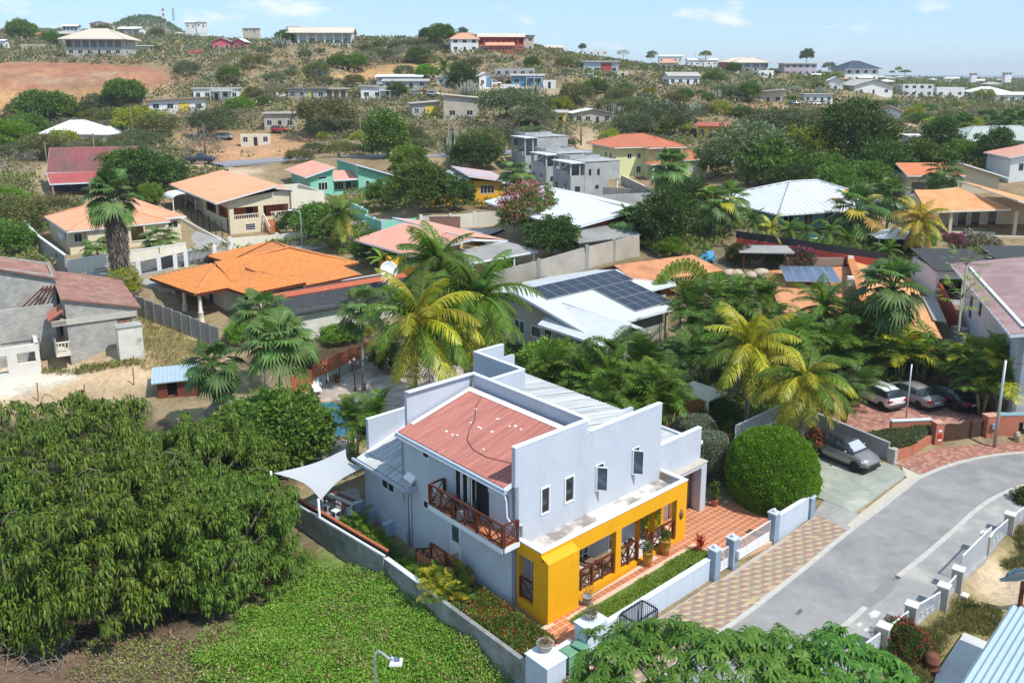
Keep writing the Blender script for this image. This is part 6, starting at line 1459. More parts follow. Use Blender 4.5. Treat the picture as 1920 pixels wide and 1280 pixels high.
far('flat pale blue roofed house behind the tall trees on the right',1704,1758,287,3.,0,'flat','t','w',3,.6)
far('dark roofed house at the far right skyline',1893,1925,147,5.,0,'hip','p','k',3,.8,2.4)
far('tiny blue and white house at the far left edge below the skyline',-12,9,93,3.4,0,'gx','w','w',2,.8)
far('long concrete wall building with ruined top left of the hip roofed house',41,82,94,2.2,0,'par','o','o',0,.2,door=False,name='ruined_wall',cat='ruin')
# white hip house at the left with its yard wall
def whitehip():
 r=house('white_house','white bungalow with white hip roofs behind a grey yard wall',100,275,-8)
 bx(r,m_white,0,9,0,8,3.0,{'F':[(1.,2.,1.2,2.3,'w2'),(5.6,6.4,1.2,2.3,'w1'),(7.6,8.4,1.2,2.3,'w1')]});bx(r,m_white,2.6,9.01,-1.6,-.02,3.,{'F':[(.9,1.9,1.,2.2,'w2')]},sides='FLR')
 hip(r,-1.6,10.2,-2.2,9,3.0,2.6,CR['w'],.5,.02,inset=4.2);hip(r,8.6,13.2,-.2,7,2.8,1.4,CR['w'],.5,.02)
 bx(r,m_white,9.2,12.4,.5,6.5,2.8,{'F':[(1,2,1,2,'w1')]},sides='FR')
 for x in (-1.,-4.6):
  m=MB();m.bar((x,-1.2,-2),(x,-1.2,2.6),.35);m.build('pergola_post',m_white,r)
 m=MB();m.box(-5.4,-1.8,-1.8,-.4,2.0,2.25);m.build('pergola_slab',m_white,r)
 balus(r,(-1.,-2.6,-.2),(5.4,-2.6,-.2),1.0,m_white,22)
 t=house('yard_wall','long grey plastered wall in front of the white hip roofed bungalow',25,297,-1,cat='wall')
 for k in range(6):
  q=MB();q.box(k*3.3,k*3.3+3.27,-.1,.1,-2,1.6+.05*k);q.build('wall_section',m_oldgrey,t)
whitehip()
# scattered small houses of the town on the plain
rp=random.Random(5);k=0
for i in range(34):
 u=rp.uniform(1500,1945);v=rp.choice([144,146,148,150,152,155,158,161,164,168])+rp.uniform(-.6,.6)
 wpx=rp.uniform(10,24)*(.6+(v-142)/40)
 rk,wc,rc=rp.choice(['gx','flat','hip','gx']),rp.choice('wwwcete'),rp.choice('wwewgp');far('tiny distant %s walled town house with %s %s roof on the plain'%({'w':'white','c':'cream','e':'beige','t':'blue grey'}[wc],{'w':'white','e':'beige','g':'grey','p':'peach'}[rc],{'gx':'gabled','flat':'flat','hip':'hip'}[rk]),u,u+wpx,v,rp.uniform(2.6,4),rp.uniform(-15,15),rk,wc,rc,2,.6,door=False,group='distant small houses of the town on the plain')
# ---- poles, masts, lamps
m_pole=mat('pole_wood',(.17,.14,.11),.15,2,.9);m_galv=mat('galvanised',(.46,.48,.50),.06,2,.4,metal=.5)
POLES=[]
def upole(u,vb,vt,lab):
 P=G(u,vb);dd=proj(*P)[2];h=(vb-vt)*dd/F
 t=thing('utility_pole',lab,'utility pole',P,0,'timber utility poles')
 m=MB();m.tube([(0,0,-1),(0,0,h)],[.16,.1],7);m.build('pole',m_pole,t)
 m=MB();m.bar((-.6,0,h-.5),(.6,0,h-.5),.12);m.build('crossarm',m_pole,t);POLES.append((t,h));return t
for u,vb,vt,lab in [(88,306,265,'timber pole left of the barn with the steep red roof'),(179,302,250,'timber pole at the ridge of the red barn'),(251,268,198,'timber pole by the concrete side track'),(386,296,232,'timber pole in the brown slope left of the cream shell'),(370,214,180,'timber pole beside the rust roofed bungalow'),(372,252,222,'short timber pole in the green scrub'),(496,194,158,'timber pole beside the boat yard'),(570,200,160,'timber pole before the orange doored house'),(677,273,220,'timber pole on the bank above the mint house'),(920,273,212,'timber pole above the upper road left of the towers'),(921,178,128,'timber pole on the bare yard'),(1007,172,132,'timber pole beside the tall cactus'),(1090,265,250,'short pole behind the cement houses'),(1147,180,145,'timber pole on the bare slope'),(1006,242,212,'timber pole near the yellow house'),(1148,242,207,'timber pole by the pale grey bungalow'),(1089,266,208,'timber pole on the dirt path right of the cement houses'),(1302,133,98,'slim pole on the right skyline by the white block'),(1378,133,102,'slim pole in front of the beige hip roof'),(1555,152,122,'slim pole left of the navy roof')]:upole(u,vb,vt,lab)
def wire(a,b):
 A_,ha=POLES[a];B_,hb=POLES[b];p=A_.location+Vector((0,0,ha-.4));q=B_.location+Vector((0,0,hb-.4))
 t=tag(MB().tube([p.lerp(q,i/10)-Vector((0,0,1.2*4*(i/10)*(1-i/10))) for i in range(11)],.02,4).build('power_line',m_shut),'thin power line sagging between '+{0:'the barn poles',3:'the brown slope and the bank pole',8:'the bank pole and the middle pole',9:'the middle pole and the dirt path pole',1:'the barn ridge pole and the brown slope'}[a],'power line',group='sagging power lines %d'%(a>7))
wire(0,1);wire(3,8);wire(8,9);wire(9,16);wire(1,3)
def lamp(u,vb,vt,dx,lab,head=1.0,du=0):
 P=G(u,vb);dd=proj(*P)[2];h=(vb-vt)*dd/F/1.03
 t=thing('street_lamp',lab,'street lamp',P,0)
 m=MB();m.tube([(0,0,-.5),(0,0,h*.93),(dx*.12,0,h*.985),(dx,0,h+.05)],[.08,.065,.05,.045],8);m.build('pole',m_galv,t)
 m=MB();e=.45*head*(1 if dx>0 else -1);x0,x1=sorted((dx-e*.1,dx+e));m.bevbox(x0,x1,-.12*head,.12*head,h-.0,h+.14*head,.05);o=m.build('lamp_head',m_frame,t)
 m=MB();m.box(x0+.1,x1-.08,-.08,.08,h-.03,h-.003);m.build('lens',mat('lamp_lens',(.4,.42,.45),.05,1,.2),o);return t
lamp(567,470,392,-1.0,'galvanised street lamp in front of the cream villa')
lamp(962,398,342,-1.1,'galvanised street lamp beside the thatched shelter')
lamp(1661,352,307,-.9,'galvanised street lamp in front of the tall trees, left of the beige arcade house')
t=thing('steel_pole','tall plain steel pole beside the terracotta gate pillar','pole',G(1866,824),0)
m=MB();m.tube([(0,0,-.5),(0,0,5.6)],[.11,.08],10);m.build('shaft',m_galv,t)
tag(MB().tube([tuple(Vector(G(1866,824))+Vector((k*2.2,-k*.9,5.5-.25*math.sin(k*.5)))) for k in range(7)],.015,4).build('service_wire',m_shut),'thin service wire from the plain steel pole toward the white house','wire')
t=thing('flagpole','slim grey pole standing behind the clipped ivy hedge','pole',at(1697,800,.4),0)
m=MB();m.tube([(0,0,-.5),(0,0,4.6)],.05,8);m.build('shaft',m_galv,t)
t=thing('street_lamp','near grey street lamp rising over the green lot at the bottom edge','street lamp',at(709,1420,-1.5),0)
hz_=5.4;m=MB();p=inv(t,atd(702,1220,28.3));q=inv(t,atd(738,1240,27.8))
m.tube([(0,0,-.5),(p.x,p.y,p.z-.25),(p.x+.05,p.y,p.z-.04),(p.x+.15,p.y,p.z+.02),tuple(q)],[.055,.05,.045,.04,.04],10);m.build('pole',m_galv,t)
m=MB();m.bevbox(-.12,.28,-.16,.16,-.06,.07,.05);o=m.build('lamp_head',m_frame,t);o.location=q;m=MB();m.box(.02,.2,-.1,.1,.072,.09);m.build('solar_cell',m_solar2,o);m=MB();m.lathe([(.05,.07),(.06,.16),(.03,.2)],-.05,0,8);m.build('photocell',m_galv,o)
# two masts on the dark hill
for u,vt,vb,lab,bands in ((307,11,38,'red and white banded radio mast on the dark far hill',True),(326,14,38,'thin grey lattice mast on the dark far hill',False)):
 P=G(u,40) if G(u,40)[1]<3000 else at(u,40,60)
 dd=proj(*P)[2];h=(vb-vt)*dd/F;t=thing('radio_mast',lab,'radio mast',P,0)
 n=6 if bands else 1
 for k in range(n):
  m=MB();z0,z1=h*k/n,h*(k+1)/n
  for a in range(3):
   x,y=.7*math.cos(a*2.094),.7*math.sin(a*2.094);m.bar((x,y,z0),(x,y,z1),.28)
  m.bar((-.7,0,z0),(.7,0,z1),.2);m.build('mast_section',(m_redwall if k%2==0 else m_white) if bands else m_galv,t)
# ---- vegetation
RN=np.random.default_rng(11)
def unit(a):return a/np.maximum(np.linalg.norm(a,axis=-1,keepdims=True),1e-9)
def leaf_quads(C,D,L_,W,R,fold=.12):
 "one folded rhombus per leaf"
 n=len(C);U=unit(R.normal(size=(n,3)));S=unit(np.cross(D,U));Nn=np.cross(S,D)
 L_=np.broadcast_to(L_,(n,))[:,None];W=np.broadcast_to(W,(n,))[:,None]
 V=np.stack([C,C+D*L_*.45+S*W*.5+Nn*L_*fold,C+D*L_,C+D*L_*.45-S*W*.5+Nn*L_*fold],1)
 return V.reshape(-1,3)
def qmesh(name,V,m,mi=None):
 n=len(V)//4;return npmesh(name,V,np.arange(n*4).reshape(n,4),m,mi)
def dirs(n,R,zmin=-1.):
 z=R.uniform(zmin,1,n);a=R.uniform(0,2*np.pi,n);r=np.sqrt(1-z*z);return np.stack([r*np.cos(a),r*np.sin(a),z],1)
def crown_np(seed,rad,ncl,nl,rcl,ll,lw,droop=.15,zmin=-.45,lobes=.28,fill=.38):
 "leaf clumps spread through an uneven ellipsoid; returns vertices and clump index"
 R=np.random.default_rng(seed);d=dirs(ncl,R,zmin)
 lob=np.array([1+lobes*mnoise.noise(Vector(p)*1.9+Vector((seed*3.1,0,0))) for p in d])
 rr=(fill+(1-fill)*R.random(ncl)**.45)*lob;C=d*rr[:,None]
 # lift and gaps: drop some clumps so that what is behind shows through
 rc=rcl*R.uniform(.7,1.35,ncl)
 o=dirs(ncl*nl,R)*(R.random(ncl*nl)**.5)[:,None];ci=np.repeat(np.arange(ncl),nl)
 P=C[ci]*np.array(rad)+o*rc[ci][:,None]*np.array([1,1,.72])
 D=unit(o*.7+d[ci]*.55+R.normal(size=(ncl*nl,3))*.45+np.array([0,0,-droop]))
 return leaf_quads(P,D,ll*R.uniform(.65,1.25,len(P)),lw*R.uniform(.7,1.2,len(P)),R),ci
def trunk_mesh(name,h,r,seed,m,limbs=5,spread=1.6,top=None):
 R=random.Random(seed);mb=MB();t=h*.45
 b=[Vector((0,0,-.6)),Vector((R.uniform(-.1,.1),R.uniform(-.1,.1),t*.5)),Vector((R.uniform(-.2,.2),R.uniform(-.2,.2),t))]
 mb.tube(b,[r*1.25,r*.9,r*.75],7)
 for k in range(limbs):
  a=2*math.pi*(k+R.random()*.6)/limbs;s_=spread*R.uniform(.6,1.1)
  e=Vector((math.cos(a)*s_,math.sin(a)*s_,h*R.uniform(.75,1.0)));m_=b[2].lerp(e,.5)+Vector((0,0,R.uniform(-.2,.3)))
  mb.tube([b[2],m_,e],[r*.55,r*.35,r*.1],5)
 return mb.mesh(name,m)
m_bark=mat('bark',(.16,.125,.095),.25,4,.95,.01,18)
m_bark2=mat('grey_bark',(.27,.25,.225),.2,4,.95,.01,18)
m_twig=mat('grey_twig',(.25,.215,.18),.2,4,.95)
LM=dict(
 broad=leafmat('leaf_broad',(.065,.135,.018),(.165,.25,.04)),
 dark=leafmat('leaf_dark',(.034,.078,.014),(.095,.16,.03)),
 bright=leafmat('leaf_bright',(.10,.22,.02),(.23,.36,.04)),
 olive=leafmat('leaf_olive',(0.112,0.128,0.042),(0.217,0.217,0.075)),
 grey=leafmat('leaf_grey',(.17,.15,.105),(.29,.255,.19),trans=.12),
 greygreen=leafmat('leaf_greygreen',(0.09,0.128,0.06),(0.18,0.21,0.112)),
 dry=leafmat('leaf_dry',(.22,.17,.08),(.34,.27,.14),trans=.15),
 yellow=leafmat('leaf_yellowgreen',(0.18,0.225,0.022),(0.39,0.375,0.03)),
 topi=leafmat('leaf_topiary',(.08,.21,.008),(.17,.35,.016),trans=.3,ov=.05),
 box=leafmat('leaf_clipped_grey',(.14,.17,.115),(.26,.29,.20),trans=.15,ov=.05),
 vine=leafmat('leaf_vine',(.15,.30,.024),(.32,.47,.06),trans=.3,ov=.0),
 lawn=leafmat('leaf_lawn',(.13,.22,.016),(.28,.36,.05),trans=.25,ov=.0),
 pink=leafmat('petal_pink',(.50,.06,.16),(.62,.18,.28),trans=.3),
 magenta=leafmat('petal_magenta',(.36,.015,.22),(.50,.05,.34),trans=.3),
 red=leafmat('petal_red',(.45,.03,.025),(.60,.09,.05),trans=.25),
 orange=leafmat('petal_yellow',(.65,.36,.02),(.75,.50,.04),trans=.25),
 droop=leafmat('leaf_drooping',(.05,.11,.014),(.20,.28,.036),trans=.3,ov=.12,spec=.2),
 palm=leafmat('frond_green',(.075,.155,.018),(.19,.27,.038),trans=.34,rough=.5,spec=.22),
 palmd=leafmat('frond_dark',(.055,.12,.02),(.14,.21,.036),trans=.25,rough=.5,spec=.25),
 palmy=leafmat('frond_yellow',(0.255,0.285,0.018),(0.6,0.495,0.038),trans=.28,rough=.42,spec=.45),
 fan=leafmat('fan_green',(.085,.165,.035),(.19,.27,.085),trans=.28,rough=.5,spec=.3),
 fand=leafmat('fan_dark',(.045,.10,.022),(.11,.175,.05),trans=.25,rough=.5,spec=.25),
 golden=leafmat('frond_golden',(.36,.24,.03),(.52,.38,.07),trans=.28),
 skirt=leafmat('frond_dead',(.15,.125,.10),(.28,.235,.19),trans=.08,rough=.8,spec=.2),
 kapok=leafmat('leaf_fingered',(.055,.15,.016),(.14,.27,.04),trans=.25,rough=.5,spec=.25,ov=.05),
 cactus=leafmat('cactus_grey',(0.15,0.18,0.128),(0.255,0.277,0.21),trans=0,ov=.1))
PROTO={}
def proto(kind,var):
 k=(kind,var)
 if k in PROTO:return PROTO[k]
 sd=hash(kind)%7 if False else sum(map(ord,kind))%97*10+var
 P=dict( # unit crowns of radius 1 (scaled when placed): radii, clumps, leaves, clump r, leaf len, leaf w, droop, zmin
     broad=((1,1,.78),190,34,.20,.12,.066,.15,-.45),dark=((1,1,.85),190,34,.19,.11,.062,.15,-.5),bright=((1,1,.8),200,40,.17,.10,.06,.05,-.45),
     olive=((1,1,.62),120,30,.22,.12,.05,.1,-.3),greygreen=((1,1,.68),130,30,.22,.12,.05,.15,-.35),grey=((1,1,.66),80,18,.24,.15,.03,-.15,-.3),
     umbrella=((1,1,.36),130,30,.18,.10,.045,.05,-.15),yellow=((1,1,.7),120,30,.2,.12,.06,.1,-.3),tall=((.72,.72,1.05),190,34,.19,.10,.06,.2,-.7),low=((1,1,.45),90,26,.24,.14,.07,.05,-.1))[kind]
 V,ci=crown_np(sd,*P)
 mm={'umbrella':'greygreen','tall':'broad','low':'dry'}.get(kind,kind)
 c_=qmesh('crown_'+kind,V,LM[mm])
 t=trunk_mesh('trunk_'+kind,{'umbrella':1.1,'tall':1.1}.get(kind,.75),.055,sd,m_bark2 if kind in('grey','umbrella') else m_bark,spread=.5)
 PROTO[k]=(c_,t);return PROTO[k]
def tree(kind,loc,r,label,group=None,lift=.75,name='tree',cat='tree',var=None,sz=1.,tr=True):
 var=rnd.randrange(3) if var is None else var
 c_,t_=proto(kind,var);e=thing(name,label,cat,loc,rnd.uniform(0,6.28),group)
 k=link('crown',c_,e,(0,0,lift*r));k.scale=(r*rnd.uniform(.9,1.1),r*rnd.uniform(.9,1.1),r*sz)
 if tr:
  q=link('trunk',t_,e);q.scale=(r,r,r*max(lift,.4)/.75)
 return e
def tpx(kind,u,vb,rpx,label,lift=.75,sz=1.,name='tree',cat='tree',group=None,z=None,var=None):
 P=G(u,vb) if z is None else at(u,vb,z);dd=proj(*P)[2];return tree(kind,P,rpx*dd/F,label,group,lift,name,cat,var,sz)
# ---- palms
def rachis(L_,el,dr,n,bow=0.):
 pts=[];p=np.zeros(3);T=[]
 for i in range(n+1):
  s_=i/n;a=math.radians(el-dr*s_**1.25);t=np.array([math.cos(a)*math.cos(bow*s_),math.cos(a)*math.sin(bow*s_),math.sin(a)]);T.append(t);pts.append(p.copy());p=p+t*L_/n
 return np.array(pts),np.array(T)
def frond_mesh(name,L_,el,dr,m,n=40,lf=.75,lw=.055,hang=.55,seed=0,bow=.25,vee=0.,rm=None):
 R=np.random.default_rng(seed);P,T=rachis(L_,el,dr,n,bow);V=[];Q=[];Tr=[];b=0
 # midrib
 mb=MB();mb.tube([tuple(p) for p in P[::4]],[max(.008,.045*(1-i/(n/4))) for i in range(len(P[::4]))],4)
 V=[np.array(v) for v in mb.v];fq=[f for f in mb.f if len(f)==4];b=len(V)
 tri=[];quad=list(fq)
 for i in range(int(n*.12),n+1):
  s_=i/n;ln=lf*(math.sin(math.pi*min(1,.12+.86*s_))**.6)*R.uniform(.85,1.1)*(1 if s_<.93 else .7)
  t=T[i];side=np.cross(t,[0,0,1]);side/=np.linalg.norm(side)+1e-9;up=np.cross(side,t)
  for sg in (-1,1):
   d=side*sg*math.cos(.65)+t*math.sin(.65)+up*vee+R.normal(size=3)*.07;d/=np.linalg.norm(d)
   mid=P[i]+d*ln*.5+np.array([0,0,-hang*.12*ln]);d2=d*.75+np.array([0,0,-hang]);d2/=np.linalg.norm(d2);tip=mid+d2*ln*.55
   w=t*lw*.5
   V+=[P[i]-w*.6,P[i]+w*.6,mid+w,mid-w,tip];quad.append((b,b+1,b+2,b+3));tri.append((b+3,b+2,b+4));b+=5
 return npmesh(name,np.array(V),[np.array(quad),np.array(tri)],m)
def fan_mesh(name,pet,rad,el,dr,m,seg=24,seed=0,droop=.35,spread=2.35):
 R=np.random.default_rng(seed);mb=MB();P,T=rachis(pet,el,dr*.55,6)
 mb.tube([tuple(p) for p in P],.018,4);V=[np.array(v) for v in mb.v];quad=[f for f in mb.f if len(f)==4];tri=[];b=len(V)
 o=P[-1];t=T[-1];side=np.cross(t,[0,0,1]);side/=np.linalg.norm(side);up=np.cross(side,t)
 # blade plane tilts down from the petiole end
 t2=t*.9+np.array([0,0,-.28]);t2/=np.linalg.norm(t2)
 for k in range(seg):
  a=-spread+2*spread*(k+.5)/seg;d=t2*math.cos(a)+side*math.sin(a)+up*.12*abs(math.sin(a));d/=np.linalg.norm(d)
  ln=rad*R.uniform(.9,1.05)*(.82+.18*math.cos(a));da=2*spread/seg*.5
  d0=t2*math.cos(a-da)+side*math.sin(a-da);d1=t2*math.cos(a+da)+side*math.sin(a+da)
  z=np.array([0,0,1.]);m0=o+d0*ln*.58+z*(.02-.05*ln);m1=o+d1*ln*.58+z*(.02-.05*ln);mc=o+d*ln*.58+z*(.07*ln*.5-.05*ln)
  tip=o+d*ln*.97+z*(-droop*ln*R.uniform(.5,1.2))
  V+=[o,m0,mc,m1,tip];tri+=[(b,b+1,b+2),(b,b+2,b+3),(b+1,b+4,b+2),(b+2,b+4,b+3)];b+=5
 return npmesh(name,np.array(V),[np.array(quad),np.array(tri)],m)
COCO={};ELS=[78,60,42,22,2,-22,-45]
def coco(mk):
 if mk not in COCO:COCO[mk]=[[frond_mesh('frond_mesh',1.,e,dr,LM[mk],42,.265,.022,.7,seed=i*7+j,bow=.25*(1 if j else -1)) for j in range(2)] for i,(e,dr) in enumerate(zip(ELS,[70,80,85,80,70,55,38]))]
 return COCO[mk]
FANS={}
def fans(mk):
 if mk not in FANS:FANS[mk]=[[fan_mesh('fan_mesh',.62,.56,e,dr,LM[mk],seed=i*3+j,seg=20) for j in range(2)] for i,(e,dr) in enumerate(zip(ELS,[15,25,35,40,40,35,25]))]
 return FANS[mk]
def palm_trunk(h,r,lean,m,seed,flare=1.5):
 R=random.Random(seed);mb=MB();n=8;pts=[];rs=[]
 for i in range(n+1):
  t=i/n;pts.append((lean[0]*t*t,lean[1]*t*t,-.6+(h+.6)*t));rs.append(r*(flare-(flare-1)*min(1,t*4))*(1-.25*t))
 mb.tube(pts,rs,9);return mb
def palm(loc,h,L_,label,mats=('palm',),n=26,kind='coco',lean=(0,0),tr=.16,wind=None,name='coconut_palm',cat='palm',group=None,els=None,nuts=0,skirt=0,tm=None,seed=None,lower=None):
 R=random.Random(seed if seed is not None else rnd.random());e=thing(name,label,cat,loc,0,group)
 palm_trunk(h,tr,lean,None,1).build('trunk',tm or m_bark2,e)
 fam={k:(coco if kind=='coco' else fans)(k) for k in set(mats)|({lower} if lower else set())}
 g=R.uniform(0,6.28)
 for i in range(n):
  t=(i+.5)/n;a=g+i*2.39996
  if wind is not None:
   dx=math.cos(a)+wind[0];dy=math.sin(a)+wind[1];a=math.atan2(dy,dx)
  li=min(6,int(t*7)) if els is None else els[min(len(els)-1,int(t*len(els)))]
  mk=lower if (lower and t>.72) else mats[R.randrange(len(mats))]
  f=link('frond',fam[mk][li][R.randrange(2)],e,(lean[0],lean[1],h-.05+.15*(1-t)),(R.uniform(-.12,.12),R.uniform(-.1,.1),a));f.scale=(L_*R.uniform(.88,1.08),)*3
 if kind=='coco' and L_>3:
  for k in range(3):
   f=link('dead_frond',coco('skirt')[6][k%2],e,(lean[0],lean[1],h-.2),(0,0,R.uniform(0,6.28)),L_*.85)
 for k in range(nuts):
  a=R.uniform(0,6.28);m=MB();rr=R.uniform(.25,.42);m.lathe([(.02,-.13),(.10,-.08),(.125,.02),(.08,.12),(.01,.15)],0,0,7)
  o=m.build('coconut',mat('coconut_orange',(.52,.26,.03),.2,4,.5),e);o.location=(lean[0]+rr*math.cos(a),lean[1]+rr*math.sin(a),h-R.uniform(.25,.75))
 if skirt:
  V=[];Rn=np.random.default_rng(3);m_=int(900*skirt);zz=h-Rn.random(m_)*skirt;aa=Rn.uniform(0,6.28,m_);k=.10+.27*np.sin(np.clip((h-zz)/skirt,0,1)*2.6+.25)
  rr=tr+k*Rn.uniform(.4,1.05,m_);C=np.stack([rr*np.cos(aa)+lean[0],rr*np.sin(aa)+lean[1],zz],1);D=unit(np.stack([np.cos(aa)*.28,np.sin(aa)*.28,-np.ones(m_)],1)+Rn.normal(size=(m_,3))*.14)
  link('dead_frond_skirt',qmesh('skirt',leaf_quads(C,D,Rn.uniform(.5,1.0,m_),.10,Rn),LM['skirt']),e)['kind']='stuff'
 return e
def pgl(u,vc,dep,gz=None):
 "foot and crown height of a palm whose crown centre is seen at (u,vc) at a given distance"
 p=atd(u,vc,dep);g=hgt(p[0],p[1]) if gz is None else gz;return (p[0],p[1],g),p[2]-g
def P_(u,vc,dep,L_,label,gz=None,**k):
 loc,h=pgl(u,vc,dep,gz);return palm(loc,h,L_,label,**k)
ARE={}
def areca_set(mk):
 if mk not in ARE:ARE[mk]=[frond_mesh('areca_mesh',1.,e,dr,LM[mk],24,.36,.034,.45,seed=e+j,bow=.2*(j*2-1),vee=.35) for e,dr in ((80,45),(66,70),(52,85),(38,90)) for j in range(2)]
 return ARE[mk]
def areca(loc,hh,label,mats=('palm',),ns=6,nf=6,L_=2.1,spread=.8,group=None,name='areca_palm',cat='palm'):
 e=thing(name,label,cat,loc,rnd.uniform(0,6.28),group);st=MB()
 for k in range(ns):
  a=2*math.pi*k/ns+rnd.uniform(-.3,.3);d=spread*rnd.uniform(.3,1);h=hh*rnd.uniform(.45,1.);x0,y0=.25*d*math.cos(a),.25*d*math.sin(a);x1,y1=d*math.cos(a),d*math.sin(a)
  m=MB();m.tube([(x0,y0,-.4),((x0+x1)/2,(y0+y1)/2,h*.5),(x1,y1,h)],[.06,.05,.04],6);m.build('stem',mat('areca_stem',(.30,.30,.10),.2,3,.6),e)
  for i in range(nf):
   fs=areca_set(mats[rnd.randrange(len(mats))]);f=link('frond',fs[rnd.randrange(len(fs))],e,(x1,y1,h),(rnd.uniform(-.1,.1),0,i*2.4+rnd.uniform(-.3,.3)));f.scale=(L_*rnd.uniform(.8,1.15),)*3
 return e
def A_(u,vc,dep,L_,label,gz=None,**k):
 loc,h=pgl(u,vc,dep,gz);return areca(loc,max(.5,h),label,L_=L_,**k)
# ================================================================ planting the scene
# ---- the dark drooping trees of the empty lot
def droop_proto(seed):
 R=np.random.default_rng(seed);ncl=430;d=dirs(ncl,R,-.5);lob=np.array([1+.42*mnoise.noise(Vector(p)*2.4+Vector((seed,0,0))) for p in d])
 rad=np.array([5.2,5.2,3.9]);C=d*rad*(lob*(.72+.3*R.random(ncl)**.5))[:,None]+np.array([0,0,3.2]);C[:,2]=np.maximum(C[:,2],.55)
 nl=74;ci=np.repeat(np.arange(ncl),nl);n=len(ci);a=R.uniform(0,6.28,n);out=np.stack([np.cos(a),np.sin(a),np.zeros(n)],1)
 size=R.uniform(.5,1.4,ncl)[ci][:,None]
 base=C[ci]+out*(R.random(n)**.7*.34)[:,None]*size+np.stack([0*a,0*a,-R.random(n)**1.5*.75],1)*size
 d1=unit(out*.8+R.normal(size=(n,3))*.25+np.array([0,0,-.1]));d2=unit(out*.28+R.normal(size=(n,3))*.14+np.array([0,0,-1.]))
 L_=R.uniform(.26,.46,n)[:,None];w=R.uniform(.07,.11,n)[:,None];S=unit(np.cross(d1,np.array([0,0,1.])))
 m=base+d1*L_*.35;t=m+d2*L_*.75
 V=np.stack([base-S*w*.3,base+S*w*.3,m+S*w*.5,m-S*w*.5,t],1).reshape(-1,3);i=np.arange(n)*5
 me=npmesh('drooping_crown',V,[np.stack([i,i+1,i+2,i+3],1),np.stack([i+3,i+2,i+4],1)],LM['droop'])
 br=MB();rr=random.Random(seed)
 for k in range(16):
  q=C[rr.randrange(ncl)];q=Vector(q)
  if q.z<2.5:continue
  e=q+Vector((rr.uniform(-1.1,1.1),rr.uniform(-1.1,1.1),rr.uniform(-.15,.2)));mid=q.lerp(e,.5)+Vector((0,0,.35));o=Vector((q.x*.75,q.y*.75,q.z-.5))
  br.tube([o,q+Vector((0,0,.25)),mid,e,e+Vector((rr.uniform(-.3,.3),rr.uniform(-.3,.3),-.35))],[.04,.032,.026,.018,.01],5)
 tr=MB()
 for k in range(4):
  a=k*1.6+.3;tr.tube([(.15*math.cos(a),.15*math.sin(a),-.6),(.6*math.cos(a),.6*math.sin(a),1.2),(1.9*math.cos(a),1.9*math.sin(a),3.0),(3.2*math.cos(a),3.2*math.sin(a),4.6)],[.2,.16,.11,.05],7)
 return me,br.mesh('branches',m_bark),tr.mesh('drooping_trunk',m_bark)
DP=[droop_proto(21),droop_proto(22)]
def ddt(x,y,sc,lab,v,rz,sz=1.):
 e=thing('drooping_tree',lab,'tree',(x,y,-1.4),rz,'dark drooping trees of the empty lot');me,b,t=DP[v]
 for nm,mm in (('crown',me),('branch',b),('trunk',t)):
  o=link(nm,mm,e);o.scale=(sc,sc,sc*sz)
  if nm=='branch':o['kind']='stuff'
 e_=[o for o in e.children if o.name.startswith('branch')][0]
ddt(-15.1,40.5,.76,'dark drooping tree with weeping leaf tufts nearest the grey boundary wall',0,.4,1.0)
ddt(-20.0,38.9,1.02,'dark drooping tree in front over the bare brown earth',1,2.1,1.0)
ddt(-18.6,46.6,.86,'dark drooping tree behind, reaching toward the small shed roof',1,4.0,1.05)
ddt(-25.8,46.0,1.08,'dark drooping tree with arching bare branches before the sandy lot',0,3.1,.95)
ddt(-26.8,37.4,1.0,'dark drooping tree at the left edge above the dry brush pile',1,5.2,.95)
# ---- brush pile
def brush():
 R=random.Random(4);t=thing('brush_pile','tangled heap of dry grey branches at the lower left edge','brush pile',at(55,1225,-1.5),0);mb=MB()
 for k in range(230):
  a=R.uniform(0,6.28);r=R.random()**.6*2.2;p=Vector((r*math.cos(a),r*math.sin(a)*.8,R.uniform(0,1.1)*(1-r/2.6)));d=Vector((R.gauss(0,1),R.gauss(0,1),R.gauss(0,.45))).normalized()*R.uniform(.5,1.4)
  q=p+d*.5+Vector((R.gauss(0,.1),R.gauss(0,.1),R.uniform(-.05,.15)));mb.tube([p,q,p+d],[R.uniform(.012,.032),.015,.006],4,cap=False)
 o=mb.build('dry_branches',m_twig,t);o['kind']='stuff'
brush()
